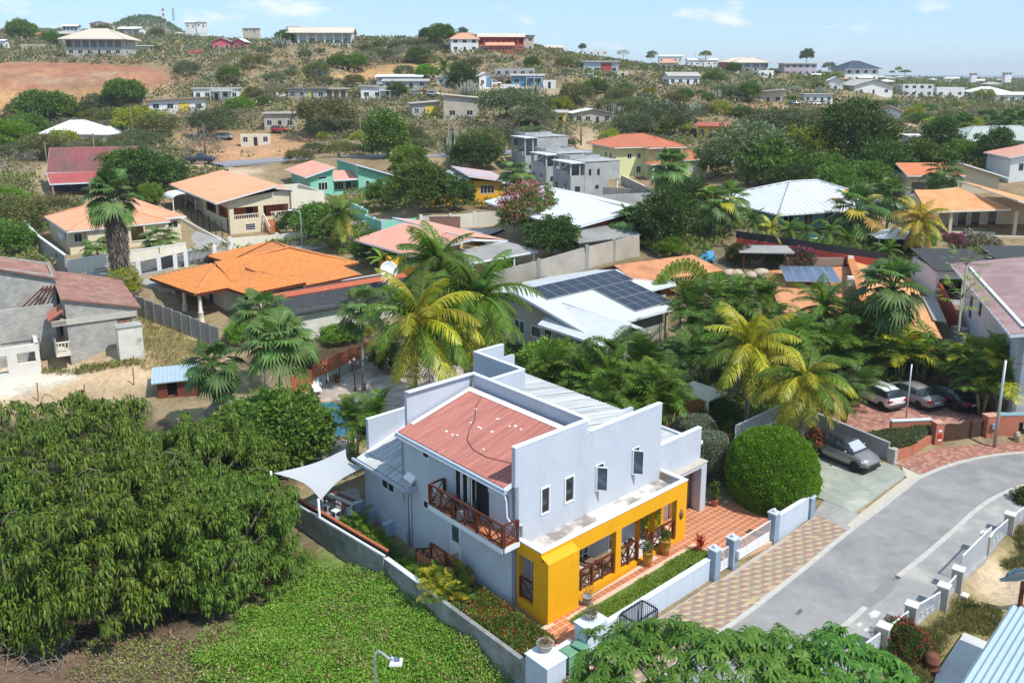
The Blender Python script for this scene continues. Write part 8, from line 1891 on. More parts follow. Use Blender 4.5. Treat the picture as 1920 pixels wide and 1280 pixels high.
# ---- trees and shrubs of the middle distance: kind, foot, radius in picture points
for a in [
 ('bright',1040,735,66,'round glossy bright green tree right behind the rear parapet',.75,.9),
 ('broad',720,394,36,'round dense tree in front of the mint house',.9,.85),
 ('broad',792,400,48,'tall pale green tree between the mint and amber houses',1.1,1.15),
 ('bright',768,335,36,'bright spreading tree behind the pale green street tree',.9,1.),
 ('dark',850,395,42,'dark green tree in front of the amber house',.85,.9),
 ('broad',570,418,34,'pruned tree with flat round top before the cream villa',1.2,.7),
 ('broad',600,452,46,'leafy street tree right of the cream villa stairs',.85,.85),
 ('dark',552,440,30,'small dark tree below the cream villa gallery',.8,.9),
 ('dark',700,492,42,'dark bushy tree against the ochre yellow wall',.6,.9),
 ('tall',725,300,52,'tall hedge tree with dark wedge crown behind the mint house',.9,.9),
 ('olive',905,300,46,'olive umbrella tree behind the amber house',.8,.7),
 ('dark',890,318,44,'dark glossy tree right behind the amber house',.7,.8),
 ('dark',975,372,26,'dark tree by the street lamp and thatched shelter',.9,.9),
 ('olive',562,310,27,'olive round bush beside the upper road',.6,.8),
 ('olive',640,300,30,'olive spreading tree above the mint roof',.7,.7),
 ('dark',1245,465,52,'large dark tree left of the shaggy fan palms',1.1,1.15),
 ('dark',1300,430,46,'large dark tree behind the shaggy fan palms',1.2,1.),
 ('dark',1215,445,34,'dark tree right of the dark red house',1.,1.),
 ('bright',1255,480,26,'bright climbing shrub on the block wall end',.7,.9),
 ('greygreen',1400,345,78,'huge grey green tree right of the lime house',.8,.95),
 ('broad',1440,352,60,'large leafy tree in front of the grey green giant',.75,.95),
 ('yellow',1520,335,60,'yellowish green broad tree in the middle of the tall grove',.85,1.),
 ('dark',1590,330,72,'biggest dark tree of the tall grove',.95,1.1),
 ('dark',1650,350,50,'dark tree of the grove behind the street lamp',.8,1.),
 ('broad',1560,380,44,'mid green tree behind the white metal roof ridge',.9,.9),
 ('dark',1480,375,40,'dark tree left behind the white metal roof',.9,.9),
 ('olive',1640,275,46,'olive tree on the right flank of the tall grove',.75,.9),
 ('broad',1340,330,40,'leafy tree filling the gap behind the lime side wing',.75,.9),
 ('dark',1490,345,52,'dense dark tree between the giant and the yellowish tree',.7,1.),
 ('broad',1545,355,48,'leafy tree in front of the yellowish broad tree',.7,.9),
 ('broad',1620,365,44,'bright leafy tree low in front of the biggest dark tree',.7,.9),
 ('greygreen',1450,300,60,'grey green tree behind the huge one',.9,.9),
 ('olive',1560,275,50,'olive thorn tree behind the grove',.8,.8),
 ('broad',1720,330,42,'leafy tree behind the beige arcade house',.9,.9),
 ('dark',1760,300,36,'dark pine like tree before the grey green roof',1.1,1.2),
 ('broad',1800,312,34,'bright leafy tree below the grey green roof',.8,.8),
 ('dark',1862,312,32,'dark pointed tree at the corner of the grey green roof',1.1,1.3),
 ('dark',265,365,54,'dark spreading tree right of the red roofed barn',.8,.9),
 ('broad',235,350,46,'broad green tree touching the red barn roof',.8,.9),
 ('dark',305,352,44,'dark hedge tree behind the cream villa yard',.7,.8),
 ('bright',285,385,26,'bright bushy tree right of the red lean-to',.8,1.),
 ('olive',110,420,44,'dusty olive bush left of the red barn',.7,.8),
 ('olive',40,440,60,'dusty olive thicket at the left edge by the cream bungalow',.7,.8),
 ('broad',12,480,46,'green bush at the left edge above the rusty roof',.7,.9),
 ('bright',20,415,40,'bright green tree at the left edge',.9,.9),
 ('olive',55,520,32,'olive bush behind the rusty roof ridge',.6,.8),
 ('broad',90,238,46,'dark green tree above the white hip roofed bungalow',.8,.85),
 ('bright',22,290,40,'bright leafy tree at the left edge below the orange cut',.9,.9),
 ('broad',55,268,36,'leafy tree before the white pergola',.8,.9),
 ('broad',237,200,34,'round green tree at the end of the orange cut bank',.8,.9),
 ('bright',215,262,18,'small bright tree beside the white bungalow',.9,.9),
 ('yellow',270,255,46,'yellow green thicket below the rust roofed bungalow',.6,.7),
 ('olive',300,260,40,'olive thicket left of the parked pickup',.6,.8),
 ('greygreen',400,262,42,'grey green tree over the parked pickup',.8,.8),
 ('bright',450,212,24,'bright round bush below the boat yard',.6,.8),
 ('olive',610,255,58,'olive tree cluster right of the bare white shell',.7,.7),
 ('broad',670,132,20,'round green tree on the hillside under the long white villa',.8,.9),
 ('broad',745,185,20,'green tree in front of the white arched house',.8,.9),
 ('bright',800,150,19,'bright tree at the foot of the orange cut bank',.8,.9),
 ('dark',868,165,27,'dark round tree left of the small white gabled house',.9,1.),
 ('umbrella',955,238,62,'wide flat topped thorn tree above the upper road',.75,.9),
 ('umbrella',1000,250,44,'spreading flat topped thorn tree beside the small yellow house',.7,.9),
 ('olive',1080,205,32,'olive tree behind the pale grey bungalow',.9,.9),
 ('greygreen',1240,255,50,'grey green thorn thicket behind the lime roofs',.7,.8),
 ('greygreen',1190,262,40,'grey green thorn tree left of the lime roofs',.7,.8),
 ('dark',1512,118,13,'lone dark round tree behind the lilac house',1.1,1.),
 ('dark',1092,96,7,'lone round tree on the skyline by the parapet house',1.1,1.),
 ('broad',1375,140,14,'round green tree before the beige hip roof',.9,.9),
 ('broad',1400,190,24,'green thorn tree beside the grey white hut house',.8,.8),
 ('broad',830,88,26,'leafy trees left of the red hilltop hotel',.9,.9),
 ('dark',800,80,15,'dark round tree on the middle hilltop',1.,.9),
 ('dark',868,68,9,'small dark tree on top of the middle hill',1.,.9),
 ('broad',535,85,18,'green tree at the left end of the long white villa',.8,.9),
 ('broad',40,75,26,'green bushy tree on the left skyline',.7,.9),
 ('broad',195,75,18,'green tree below the cream skyline house',.8,.8),
 ('broad',95,85,18,'leafy tree in front of the dark open house',.8,.8),
 ('yellow',1568,150,9,'yellow blooming tree left of the navy roof',.9,.9),
 ('yellow',1845,192,18,'yellow blooming tree in front of the white hip roofed bungalow',.8,.8),
 ('broad',1470,800,34,'leafy shrub behind the barred side gate',.7,.9),
 ('dark',1345,800,36,'dark shrub behind the clipped drum bush',.7,.9),
 ('bright',1330,770,24,'bright shrub beside the wooden screen',.7,.9),
 ('dark',1330,660,40,'dark rounded shrub on the garden path bend',.6,.7),
 ('bright',1460,580,18,'bright shrub by the rocks',.7,.9),
 ('bright',1725,470,26,'bright round shrub left of the white service wing',.8,.9),
 ('dark',1690,478,30,'dark clipped shrub beside the golden palm',.7,.7),
 ('dark',735,690,38,'dark round shrub at the back of the pool deck',.6,.8),
 ('dark',560,690,34,'dark shrub under the front fan palm',.5,.7),
 ('bright',640,640,40,'bright leafy creeper bank before the stained wall',.4,.5),
 ('yellow',665,632,34,'yellow green creeper bank under the single fan palm',.35,.45),
 ('bright',455,640,30,'bright bush at the end of the block wall',.6,.9),
 ('dark',1450,500,20,'dark shrub at the rocks left of the reed shelter',.7,.9),
 ('broad',1100,395,20,'low hedge bush in front of the cement town house',.6,.8),
 ('broad',1270,400,30,'green shrub below the golden skirt palm',.8,.9),
]:
 tpx(a[0],a[1],a[2],a[3],a[4],lift=a[5],sz=a[6])
# trees with flowers: a second set of petal faces
def flower_tree(u,vb,rpx,label,leaf,petal,nf,lift=.75,sz=.9,z=None,side=None,sd=1,name='flowering_tree',cat='tree',dens=1.,fs=.1):
 P=G(u,vb) if z is None else at(u,vb,z);r=rpx*proj(*P)[2]/F;e=thing(name,label,cat,P,0);V,ci=crown_np(sd,(1,1,sz),int(210*dens),38,.17,.10,.058,.1,-.5)
 link('crown',qmesh('crown',V*r+np.array([0,0,lift*r]),LM[leaf]),e);t=link('trunk',trunk_mesh('trunk',.75,.055,sd,m_bark,spread=.5),e);t.scale=(r,r,r*lift/.75)
 R=np.random.default_rng(sd);C=dirs(nf*3,R,-.2);lob=np.array([1+.28*mnoise.noise(Vector(p)*1.9+Vector((sd*3.1,0,0))) for p in C])
 if side is not None:
  k=C@np.array(side);C=C[k>R.uniform(-.2,.9,len(C))];lob=lob[:len(C)]
 C=C[:nf];lob=lob[:nf];Q=C*np.array([1,1,sz])*(lob*R.uniform(.98,1.1,len(C)))[:,None]
 Vp=leaf_quads(Q*r+np.array([0,0,lift*r]),unit(C+R.normal(size=C.shape)*.6),fs*r,fs*.8*r,R);link('blossom',qmesh('blossom',Vp,LM[petal]),e);return e
flower_tree(990,445,52,'round tree topped with pink bougainvillea before the white roof','broad','pink',700,.95,.95,side=(-.5,-.4,.6),sd=71,fs=.075)
tpx('dark',1035,488,50,'large dark leafy tree below the pink bougainvillea',.9,.9);tpx('broad',1062,480,34,'leafy tree beside the grey corrugated shed',.8,.9)
flower_tree(515,868,106,'big rounded shrub dotted with small yellow flowers by the shade sail','broad','orange',420,.58,.62,z=-.5,sd=72,fs=.022,name='flowering_shrub',cat='shrub',dens=2.2)
flower_tree(1692,1236,44,'bush covered in red blossoms beside the near white fence','dark','red',420,.75,.95,z=-.7,sd=73,fs=.10,name='flowering_shrub',cat='shrub')
flower_tree(1925,955,26,'reddish bush growing against the far end of the white fence','dark','red',240,.8,1.,z=-.5,sd=74,fs=.09,name='flowering_shrub',cat='shrub')
flower_tree(1385,495,24,'red flowering shrub against the red fence','dark','red',160,.7,1.,sd=75,name='flowering_shrub',cat='shrub')
flower_tree(1412,488,22,'magenta bougainvillea on the red fence, left one','dark','magenta',420,.6,.7,sd=76,name='flowering_shrub',cat='shrub',fs=.12)
flower_tree(1500,498,26,'magenta bougainvillea on the red fence, right one','dark','magenta',420,.6,.7,sd=77,name='flowering_shrub',cat='shrub',fs=.12)
flower_tree(1783,480,20,'magenta bougainvillea behind the black sheet roofs','dark','magenta',500,1.6,.5,sd=78,name='flowering_shrub',cat='shrub',fs=.13)
flower_tree(1512,838,26,'bright red shrub behind the white barred side gate','dark','red',420,.8,.9,sd=79,name='flowering_shrub',cat='shrub',fs=.15,z=.5)
flower_tree(1300,560,20,'red flowering shrub beside the solar roof corner','dark','red',120,.7,.9,sd=80,name='flowering_shrub',cat='shrub')
flower_tree(236,560,30,'thin stemmed frangipani shrub with pale flowers by the iron gate','yellow','lawn',120,1.0,1.,sd=81,name='flowering_shrub',cat='shrub',dens=.6)
flower_tree(1830,470,40,'leafless grey shrub bed in front of the covered pool terrace','grey','dry',30,.4,.4,sd=82,name='leafless_shrub',cat='shrub',dens=.7)
# ---- columnar cactus clumps
def cactus_mesh(seed,n=46):
 R=random.Random(seed);mb=MB()
 for k in range(n):
  a=R.uniform(0,6.28);r=R.random()**.7*.62;x,y=r*math.cos(a),r*math.sin(a);h=R.uniform(.5,1.)*(1.05-.5*r);lx,ly=x*R.uniform(1.0,1.7),y*R.uniform(1.0,1.7)
  mb.tube([(x,y,-.2),(lx,ly,h*.4),(lx,ly,h)],[.035,.036,.022],6)
 return mb.mesh('cactus_columns',LM['cactus'])
CM=[cactus_mesh(k) for k in range(3)]
for i,(u,vb,hp,lab) in enumerate([(872,292,62,'big grey columnar cactus clump above the upper road'),(880,182,34,'columnar cactus clump before the dark round tree'),(1003,178,26,'columnar cactus beside the grey gable roof'),(432,160,22,'columnar cactus clump on the slope above the rust roofed bungalow'),(600,145,24,'columnar cactus clump on the hillside below the villa'),(526,88,24,'dark columnar cactus at the left end of the long villa'),(1340,185,20,'columnar cactus thicket left of the grey white hut house'),(1300,215,26,'columnar cactus thicket on the right slope'),(1420,168,16,'columnar cactus pair above the hut house'),(1492,172,14,'columnar cactus by the red soil cut'),(1536,178,18,'dark columnar cactus left of the low white house'),(1150,215,26,'grey cactus thicket behind the pale grey bungalow'),(1200,200,24,'grey cactus thicket on the middle slope'),(1250,210,26,'grey cactus thicket on the stony slope'),(400,150,18,'small cactus clump below the pink houses'),(296,338,24,'grey cactus and agave clump behind the cream villa')]):
 P=G(u,vb);h=hp*proj(*P)[2]/F;e=thing('cactus_clump',lab,'cactus',P,rnd.uniform(0,6));o=link('columns',CM[i%3],e);o.scale=(h*.95,h*.95,h)
# ---- scrub of the hillside: individual bushes, kept off houses, roads and bare cuts
def clear(u,v,r):
 for u0,u1,v0,v1 in RECTS+[(90,230,0,0)]:
  if u0-r*.7<u<u1+r*.7 and v0-2<v-r*.6 and v-r*1.5<v1 and v>v0 and v<v1+r*1.6+2:return False
 return True
BARE=[[(-10,118),(300,122),(325,150),(310,168),(0,210),(-10,205)],[(620,150),(700,122),(840,122),(850,134),(700,152)],[(330,240),(600,255),(580,292),(330,285)],[(890,158),(1060,160),(1070,182),(900,180)],[(1068,240),(1110,240),(1150,285),(1080,285)],[(400,296),(960,280),(1330,288),(1330,312),(960,300),(400,318)],[(1690,228),(1810,258),(1800,268),(1690,240)],[(205,250),(340,244),(330,258),(215,275)]]
FARS=[('grey hip roofed house',175,107),('red cut hillside',140,150),('far dark hill masts',316,70),('pink houses',425,95),('long white villa',600,82),('rust roofed bungalow',325,211),('white porch house',400,189),('boat',516,189),('orange doored house',572,187),('bare white shell',523,243),('roofless cream shell',476,275),('orange cut bank',740,140),('long white shed',748,160),('white arched house',713,187),('ochre porch',793,220),('cement block house',863,223),('dark round tree',868,165),('bright blue house',990,162),('grey unfinished row',965,146),('small yellow house',1046,235),('pale grey bungalow',1107,234),('red hilltop hotel',930,98),('parapet house',1115,104),('blue red fronted house',1128,139),('peach hip roof',1256,133),('pale bend house',1280,162),('long skyline house',1318,124),('beige hip roof',1400,128),('lilac house',1500,144),('navy roof',1610,155),('wide grey roofs',1632,179),('white modern house',1721,183),('white hip bungalow',1857,187),('grey hut house',1445,195),('long low house',1533,195),('dirt track house',1670,237),('patched roof house',1338,260),('white yard house',140,275),('upper road',700,295),('cement town houses',1040,300),('lime house',1225,330),('middle hilltop',860,75),('left skyline houses',110,70)]
RV=random.Random(17);bush=[]
zones_=[((-10,330),(60,300),.9),((330,1000),(82,300),1.),((1000,1330),(105,290),1.),((1330,1700),(128,260),1.1),((1560,1930),(165,262),1.3),((640,860),(86,125),1.),((-10,340),(205,300),.9)]
tries=0
while len(bush)<330 and tries<9000:
 tries+=1;z=RV.choices(zones_,[1,3.2,2.4,2,2.4,.7,1.1])[0];u=RV.uniform(*z[0]);v=RV.uniform(*z[1])
 if inpoly(np.array([[u,v]]),BARE[0])[0] or any(inpoly(np.array([[u,v]]),b)[0] for b in BARE):continue
 g=G(u,v)
 if g[1]>900 or g[1]<120:continue
 dd=proj(*g)[2];r=RV.uniform(1.5,3.9)*(1.15 if v<130 else 1);rp_=r*F/dd
 if not clear(u,v,rp_):continue
 if any(abs(u-b[0])<rp_*.55 and abs(v-b[1])<rp_*.35 for b in bush):continue
 bush.append((u,v,rp_,r,g))
SP={'grey':('leafless grey thorn bush of the dry hillside','leafless grey thorn bushes on the hillside'),'olive':('rounded olive thorn bush of the dry hillside','olive thorn bushes on the hillside'),'greygreen':('feathery grey green thorn bush of the dry hillside','grey green thorn bushes on the hillside'),'broad':('leafy dark green bush of the dry hillside','leafy green bushes on the hillside'),'yellow':('yellow green bush of the dry hillside','yellow green bushes on the hillside'),'umbrella':('flat topped thorn tree of the dry hillside','flat topped thorn trees on the hillside')}
for u,v,rp_,r,g in bush:
 right=u>1330
 k=RV.choices(['grey','olive','greygreen','broad','yellow','umbrella'],[.16,.32,.20,.10,.12,.10] if not right else [.08,.28,.2,.22,.16,.06])[0]
 best=min(FARS,key=lambda q:abs(q[1]-u)+3*abs(q[2]-v)) ;dx,dy=u-best[1],v-best[2]
 rel=('above' if dy<-8 else 'below') if abs(dy)*2.2>abs(dx) else ('left of' if dx<0 else 'right of')
 tree(k,g,r,('big ' if r>2.3 else 'low ' if r<1.6 else '')+SP[k][0].split(' of the dry')[0]+' '+rel+' the '+best[0],SP[k][1],lift=RV.uniform(.35,.62),sz=RV.uniform(.7,1.),name='thorn_bush',cat='bush',var=RV.randrange(3))
# ground level scrub between them, one mass
def scrub():
 R=np.random.default_rng(41);n=34000;az=R.uniform(-33,33,n)*np.pi/180;y=np.exp(R.uniform(np.log(112),np.log(780),n));P=np.stack([np.tan(az)*y,y],1);Z=hgt(P[:,0],P[:,1])
 uv=np.array([proj(a,b,z)[:2] for (a,b),z in zip(P,Z)]);ok=np.ones(n,bool)
 for b in BARE[:7]:ok&=~inpoly(uv,b)
 ok&=(uv[:,1]<305)|(uv[:,0]<150)
 ok&=~((uv[:,0]>60)&(uv[:,0]<1320)&(uv[:,1]>300))
 nz=np.array([mnoise.fractal((a*.03,b*.03,9),1,2,4) for a,b in P]);ok&=nz>R.uniform(-.9,.25,n)
 P=P[ok];Z=Z[ok];m=len(P);k=14;ci=np.repeat(np.arange(m),k);o=dirs(m*k,R,.0);rr=R.uniform(.7,2.6,m)[ci][:,None]
 C=np.stack([P[ci,0],P[ci,1],Z[ci]],1)+o*rr*np.array([1,1,.62]);D=unit(o+R.normal(size=o.shape)*.7)
 sp=R.choice(5,m,p=[.34,.28,.20,.10,.08])[ci];L_=R.uniform(.5,1.0,len(C))*np.clip(P[ci,1]/260,.6,2.2)
 o_=link('hillside_scrub',qmesh('hillside_scrub',leaf_quads(C,D,L_,L_*.7,R),[LM[x] for x in ('grey','olive','greygreen','dry','broad')],sp));o_['kind']='stuff'
scrub()
def plain():
 "far tree cover of the town on the plain, one mass"
 R=np.random.default_rng(43);n=5200;az=R.uniform(5,34,n)*np.pi/180;y=np.exp(R.uniform(np.log(330),np.log(2400),n));P=np.stack([np.tan(az)*y,y],1);Z=hgt(P[:,0],P[:,1])
 k=12;ci=np.repeat(np.arange(n),k);o=dirs(n*k,R,.0);rr=(R.uniform(1.2,3.,n)*np.clip(y/700,.8,1.8))[ci][:,None];C=np.stack([P[ci,0],P[ci,1],Z[ci]],1)+o*rr*np.array([1,1,.8]);D=unit(o+R.normal(size=o.shape)*.5)
 L_=R.uniform(1.2,2.2,len(C))*np.clip(y[ci]/600,.7,2.);sp=R.choice(4,n,p=[.3,.3,.25,.15])[ci]
 o_=link('plain_tree_cover',qmesh('plain_tree_cover',leaf_quads(C,D,L_,L_*.5,R),[LM[x] for x in ('olive','greygreen','broad','dark')],sp));o_['kind']='stuff'
plain()
def darkhill():
 R=np.random.default_rng(45);n=2600;P=np.stack([R.normal(-425,75,n),R.normal(1040,110,n)],1);Z=hgt(P[:,0],P[:,1]);k=8;ci=np.repeat(np.arange(n),k);o=dirs(n*k,R,.0);C=np.stack([P[ci,0],P[ci,1],Z[ci]],1)+o*R.uniform(1.5,3,n)[ci][:,None]*np.array([1,1,.7]);D=unit(o+R.normal(size=o.shape)*.5);L_=R.uniform(2,3.4,len(C))
 o_=link('dark_hill_woods',qmesh('dark_hill_woods',leaf_quads(C,D,L_,L_*.55,R),LM['dark']));o_['kind']='stuff'
darkhill()
# ---- vehicles
m_tyre=mat('tyre',(.015,.015,.016),.1,4,.85);m_rim=mat('alloy',(.5,.51,.53),.05,4,.3,metal=.8);m_trim=mat('black_trim',(.02,.02,.022),.1,4,.5);m_cg=mat('car_glass',(.03,.04,.045),.1,1,.05,spec=.8);m_tail=mat('tail_light',(.45,.015,.015),.1,3,.25);m_head=mat('head_light',(.7,.72,.75),.05,3,.15)
def paint(n,c_,metal=.35):return mat('car_paint_'+n,c_,.03,1,.28,metal=metal,coat=.6)
CARS={'hatch':dict(L=4.1,body=[(0,.46,.9,.66),(.06,.34,1.0,.80),(.5,.27,1.04,.87),(1.5,.25,1.0,.885),(2.7,.25,.99,.885),(3.35,.27,.95,.86),(3.8,.3,.84,.79),(4.04,.36,.68,.66),(4.1,.42,.58,.55)],cab=[(.1,1.0,1.03,.80,.76),(.5,1.02,1.5,.85,.63),(1.1,1.0,1.57,.86,.64),(2.1,.98,1.55,.86,.63),(2.45,.97,1.46,.85,.62),(3.2,.95,.985,.80,.74)],wb=(.72,3.32)),
 'sedan':dict(L=4.65,body=[(0,.5,.86,.66),(.06,.36,1.0,.80),(.7,.27,1.03,.86),(1.6,.25,.98,.88),(3.0,.25,.96,.88),(3.8,.27,.92,.86),(4.3,.3,.82,.79),(4.58,.38,.68,.66),(4.65,.44,.58,.55)],cab=[(.62,1.0,1.03,.78,.70),(1.25,.99,1.4,.83,.60),(1.9,.98,1.46,.84,.61),(2.6,.97,1.44,.84,.60),(2.9,.96,1.36,.83,.59),(3.65,.94,.97,.78,.7)],wb=(.95,3.7)),
 'pickup':dict(L=5.1,body=[(0,.55,1.0,.8),(.05,.45,1.08,.86),(1.7,.42,1.08,.88),(2.2,.4,1.1,.88),(3.6,.4,1.1,.88),(4.6,.42,1.05,.85),(5.0,.45,.9,.78),(5.1,.5,.8,.7)],cab=[(1.7,1.05,1.1,.80,.74),(1.85,1.07,1.7,.84,.66),(2.4,1.07,1.78,.85,.66),(3.0,1.07,1.74,.85,.65),(3.75,1.05,1.1,.8,.74)],wb=(1.0,4.1))}
def loft(mb,secs,mf,sm=True):
 n=len(secs[0]);b=[p for s_ in secs for p in s_];F_=[];M_=[]
 for i in range(len(secs)-1):
  for j in range(n):F_.append((i*n+j,i*n+(j+1)%n,(i+1)*n+(j+1)%n,(i+1)*n+j));M_.append(mf(i,j))
 F_+=[tuple(range(n-1,-1,-1)),tuple((len(secs)-1)*n+j for j in range(n))];M_+=[mf(0,0),mf(0,0)]
 k=len(mb.m);mb.add(b,F_,0,sm);mb.m[k:]=M_
def car(kind,label,loc,rz,pm,roofm=None,group=None,name='parked_car',detail=True,plate=True,shade=False):
 S_=CARS[kind];L_=S_['L'];t=thing(name,label,'pickup' if kind=='pickup' else 'car',loc,rz,group);ox=-L_/2
 mb=MB();sec=[]
 for x,zb,zt,hw in S_['body']:
  x+=ox;pts=[(hw*.86,zb),(hw*.98,zb+.12),(hw,zb*.45+zt*.55),(hw*.96,zt-.07),(hw*.82,zt),(0,zt+.03)];ring=pts+[(-a,b) for a,b in pts[:-1][::-1]];sec.append([(x,a,b) for a,b in ring])
 loft(mb,sec,lambda i,j:0);mb.build('body',pm,t)
 mb=MB();sec=[];cb=S_['cab'];nc=len(cb)
 for x,z0,z1,h0,h1 in cb:
  x+=ox;d=z1-z0;pts=[(h0,z0-.06),(h0*.995,z0),(h1*1.02,z0+d*.86),(h1*.9,z1),(0,z1+.025*min(1,d*3))];ring=pts+[(-a,b) for a,b in pts[:-1][::-1]];sec.append([(x,a,b) for a,b in ring])
 def mf(i,j):
  if j in(1,7-0) or j==6:return 1
  if j in(2,3,4,5) and i in(0,nc-2):return 1
  return 2 if j in(2,3,4,5) else 0
 loft(mb,sec,mf);mb.build('cabin',[pm,m_cg,roofm or pm],t)
 if detail:
  pl=MB()
  for sg in (-1,1):
   for x0,x1 in ((S_['cab'][1][0]-.1,S_['cab'][1][0]+.02),(S_['cab'][-3][0]-.75,S_['cab'][-3][0]-.68)):
    z0,h0=cb[2][1],cb[2][3];z1,h1=cb[2][1]+(cb[2][2]-cb[2][1])*.86,cb[2][4]*1.02;pl.bar((ox+x0,sg*(h0+.004),z0),(ox+x1,sg*(h1+.01),z1),.07,.03,up=(0,1,0))
  pl.build('door_pillars',pm if kind!='hatch' else m_trim,t)
  for sg in (-1,1):
   m=MB();m.lathe([(.02,-.09),(.1,-.06),(.11,.03),(.05,.09)],0,0,8);o=m.build('wing_mirror',pm,t);o.location=(ox+cb[-2][0]+.25,sg*.98,1.03);o.scale=(.7,1,.9)
   m=MB();X=ox+S_['body'][-3][0];m.add([(X-.1,sg*.77,.82),(X+.22,sg*.60,.74),(X+.20,sg*.62,.62),(X-.1,sg*.80,.70)],[(0,1,2,3),(3,2,1,0)]);m.add([(X-.08,sg*.81,.80),(X+.245,sg*.62,.73),(X+.245,sg*.63,.60),(X-.08,sg*.83,.68)],[(0,1,2,3),(3,2,1,0)]);m.build('headlight',m_head,t)
   m=MB();m.box(ox-.02,ox+.16,min(sg*.52,sg*.83),max(sg*.52,sg*.83),.76,.92);m.build('tail_light',m_tail,t)
  m=MB();m.box(ox+L_-.12,ox+L_+.015,-.5,.5,.36,.56);m.build('grille',m_trim,t);m=MB();m.box(ox-.03,ox+.08,-.26,.26,.62,.74);m.build('number_plate',m_frame,t)
  m=MB();m.box(ox+.0,ox+L_-.06,-.80,.80,.2,.30);m.build('sill_trim',m_trim,t)
  m=MB();m.bar((ox+.05,-.72,.5),(ox+.05,.72,.5),.12,.1);m.build('rear_bumper',m_trim if kind=='hatch' else pm,t)
  if shade:
   X=ox+cb[-2][0];m=MB();n_=cb[-2];q=cb[-1];P=[(ox+n_[0]+.12,-.52,n_[2]-.07+.02),(ox+n_[0]+.12,.52,n_[2]-.05),(ox+q[0]-.12,.62,q[2]+.085),(ox+q[0]-.12,-.62,q[2]+.085)];m.slab(*P,.012);m.build('sun_shade',m_alu,t)
 for X in S_['wb']:
  for sg in (-1,1):
   m=MB();m.lathe([(.2,-.1),(.31,-.105),(.335,-.07),(.335,.07),(.31,.105),(.2,.1)],0,0,18);o=m.build('wheel',m_tyre,t);o.location=(ox+X,sg*.80,.335);o.rotation_euler=(math.pi/2,0,0)
   r=MB();r.lathe([(.03,-.09),(.21,-.085),(.215,-.05),(.215,.05),(.21,.09),(.03,.095)],0,0,18);r.build('rim',m_rim,o)
   if detail:
    a=MB()
    for k in range(5):
     b=k*1.2566
     for zz in (-.1,.1):a.bar((.16*math.cos(b),.16*math.sin(b),zz),(.16*math.cos(b+.5),.16*math.sin(b+.5),zz),.07,.012)
    a.build('wheel_openings',m_trim,o)
 return t
car('hatch','grey compact crossover with black roof parked on the worn forecourt',LW(26.25,-2.6,.01),RZ-math.pi/2-.12,paint('grey',(.27,.26,.26)),m_trim,shade=True).scale=(1.04,1.04,1.13)
for u,v,kd,nm,cl,lab in ((1660,770,'hatch','white',(.75,.76,.77),'white hatchback on the brick terrace, half behind feathery palms'),(1728,768,'sedan','silver',(.30,.29,.28),'silver grey saloon parked tail out on the brick terrace'),(1797,772,'sedan','black',(.012,.012,.014),'black saloon parked tail out on the brick terrace')):
 p=at(u,v,.4);car(kd,lab,(p[0],p[1]+1.7,.42),math.radians(112),paint(nm,cl,.1 if nm=='white' else .35))
def fcar(u,v,kd,cl,nm,lab,rz=0.):
 P=G(u,v);car(kd,lab,(P[0],P[1],P[2]+.02),rz,paint(nm,cl,.1),detail=False,plate=False)
for q in [(378,305,'pickup',(.02,.03,.06),'navy','dark navy pickup on the upper road behind the cream villa',.1),(380,262,'pickup',(.05,.06,.08),'slate','dark pickup parked under the grey green tree',.2),(420,262,'hatch',(.25,.28,.30),'greyblue','grey car half hidden beside the roofless cream shell',.1),(525,248,'hatch',(.50,.02,.04),'crimson','crimson hatchback in front of the bare white shell',.05),(304,100,'sedan',(.45,.03,.04),'red','small red car on the hillside by the pale shed',0),(1492,198,'sedan',(.03,.05,.09),'navy','navy car beside the grey white hut house',.1),(1526,198,'sedan',(.7,.7,.7),'white','white car before the long low white house',0),(780,180,'sedan',(.35,.36,.38),'silver','silver car under the awning by the white arched house',.2),(812,180,'hatch',(.6,.62,.64),'white','white car at the right of the awning yard',.1),(796,177,'sedan',(.3,.05,.05),'maroon','maroon car between the silver and the white one',.1),(940,155,'hatch',(.3,.05,.05),'maroon','small maroon car in the bare yard before the grey row',0),(928,160,'hatch',(.7,.7,.7),'white','small white car in the bare yard by the gabled house',0),(1110,148,'hatch',(.6,.62,.64),'white','small white car left of the cream hut',0),(362,95,'hatch',(.06,.1,.1),'teal','dark teal car behind the pink walled yard',0),(1286,134,'sedan',(.6,.6,.62),'white','tiny white car on the bare right slope',0)]:fcar(*q)
def boat():
 P=G(516,189);t=thing('boat','small white motor boat with red cabin roof parked ashore','boat',P,.05);mb=MB();sec=[]
 for x,w,z0,z1 in ((-3,.9,.7,1.5),(-1,1.05,.6,1.5),(1,1.0,.65,1.55),(2.3,.6,.9,1.7),(3.1,.05,1.5,1.85)):sec.append([(x,w,z1),(x,-w,z1),(x,-w*.8,z0+.3),(x,0,z0),(x,w*.8,z0+.3)])
 loft(mb,sec,lambda i,j:0,False);mb.build('hull',m_white,t);m=MB();m.box(-1.4,.8,-.7,.7,1.5,2.4);m.build('cabin',m_frame,t);m=MB();m.box(-1.6,1.,-.8,.8,2.402,2.5);m.build('cabin_roof',CR['r'],t)
 m=MB();m.box(-2,1.5,-.6,.6,.1,.6);m.build('cradle',m_wood,t)
boat()
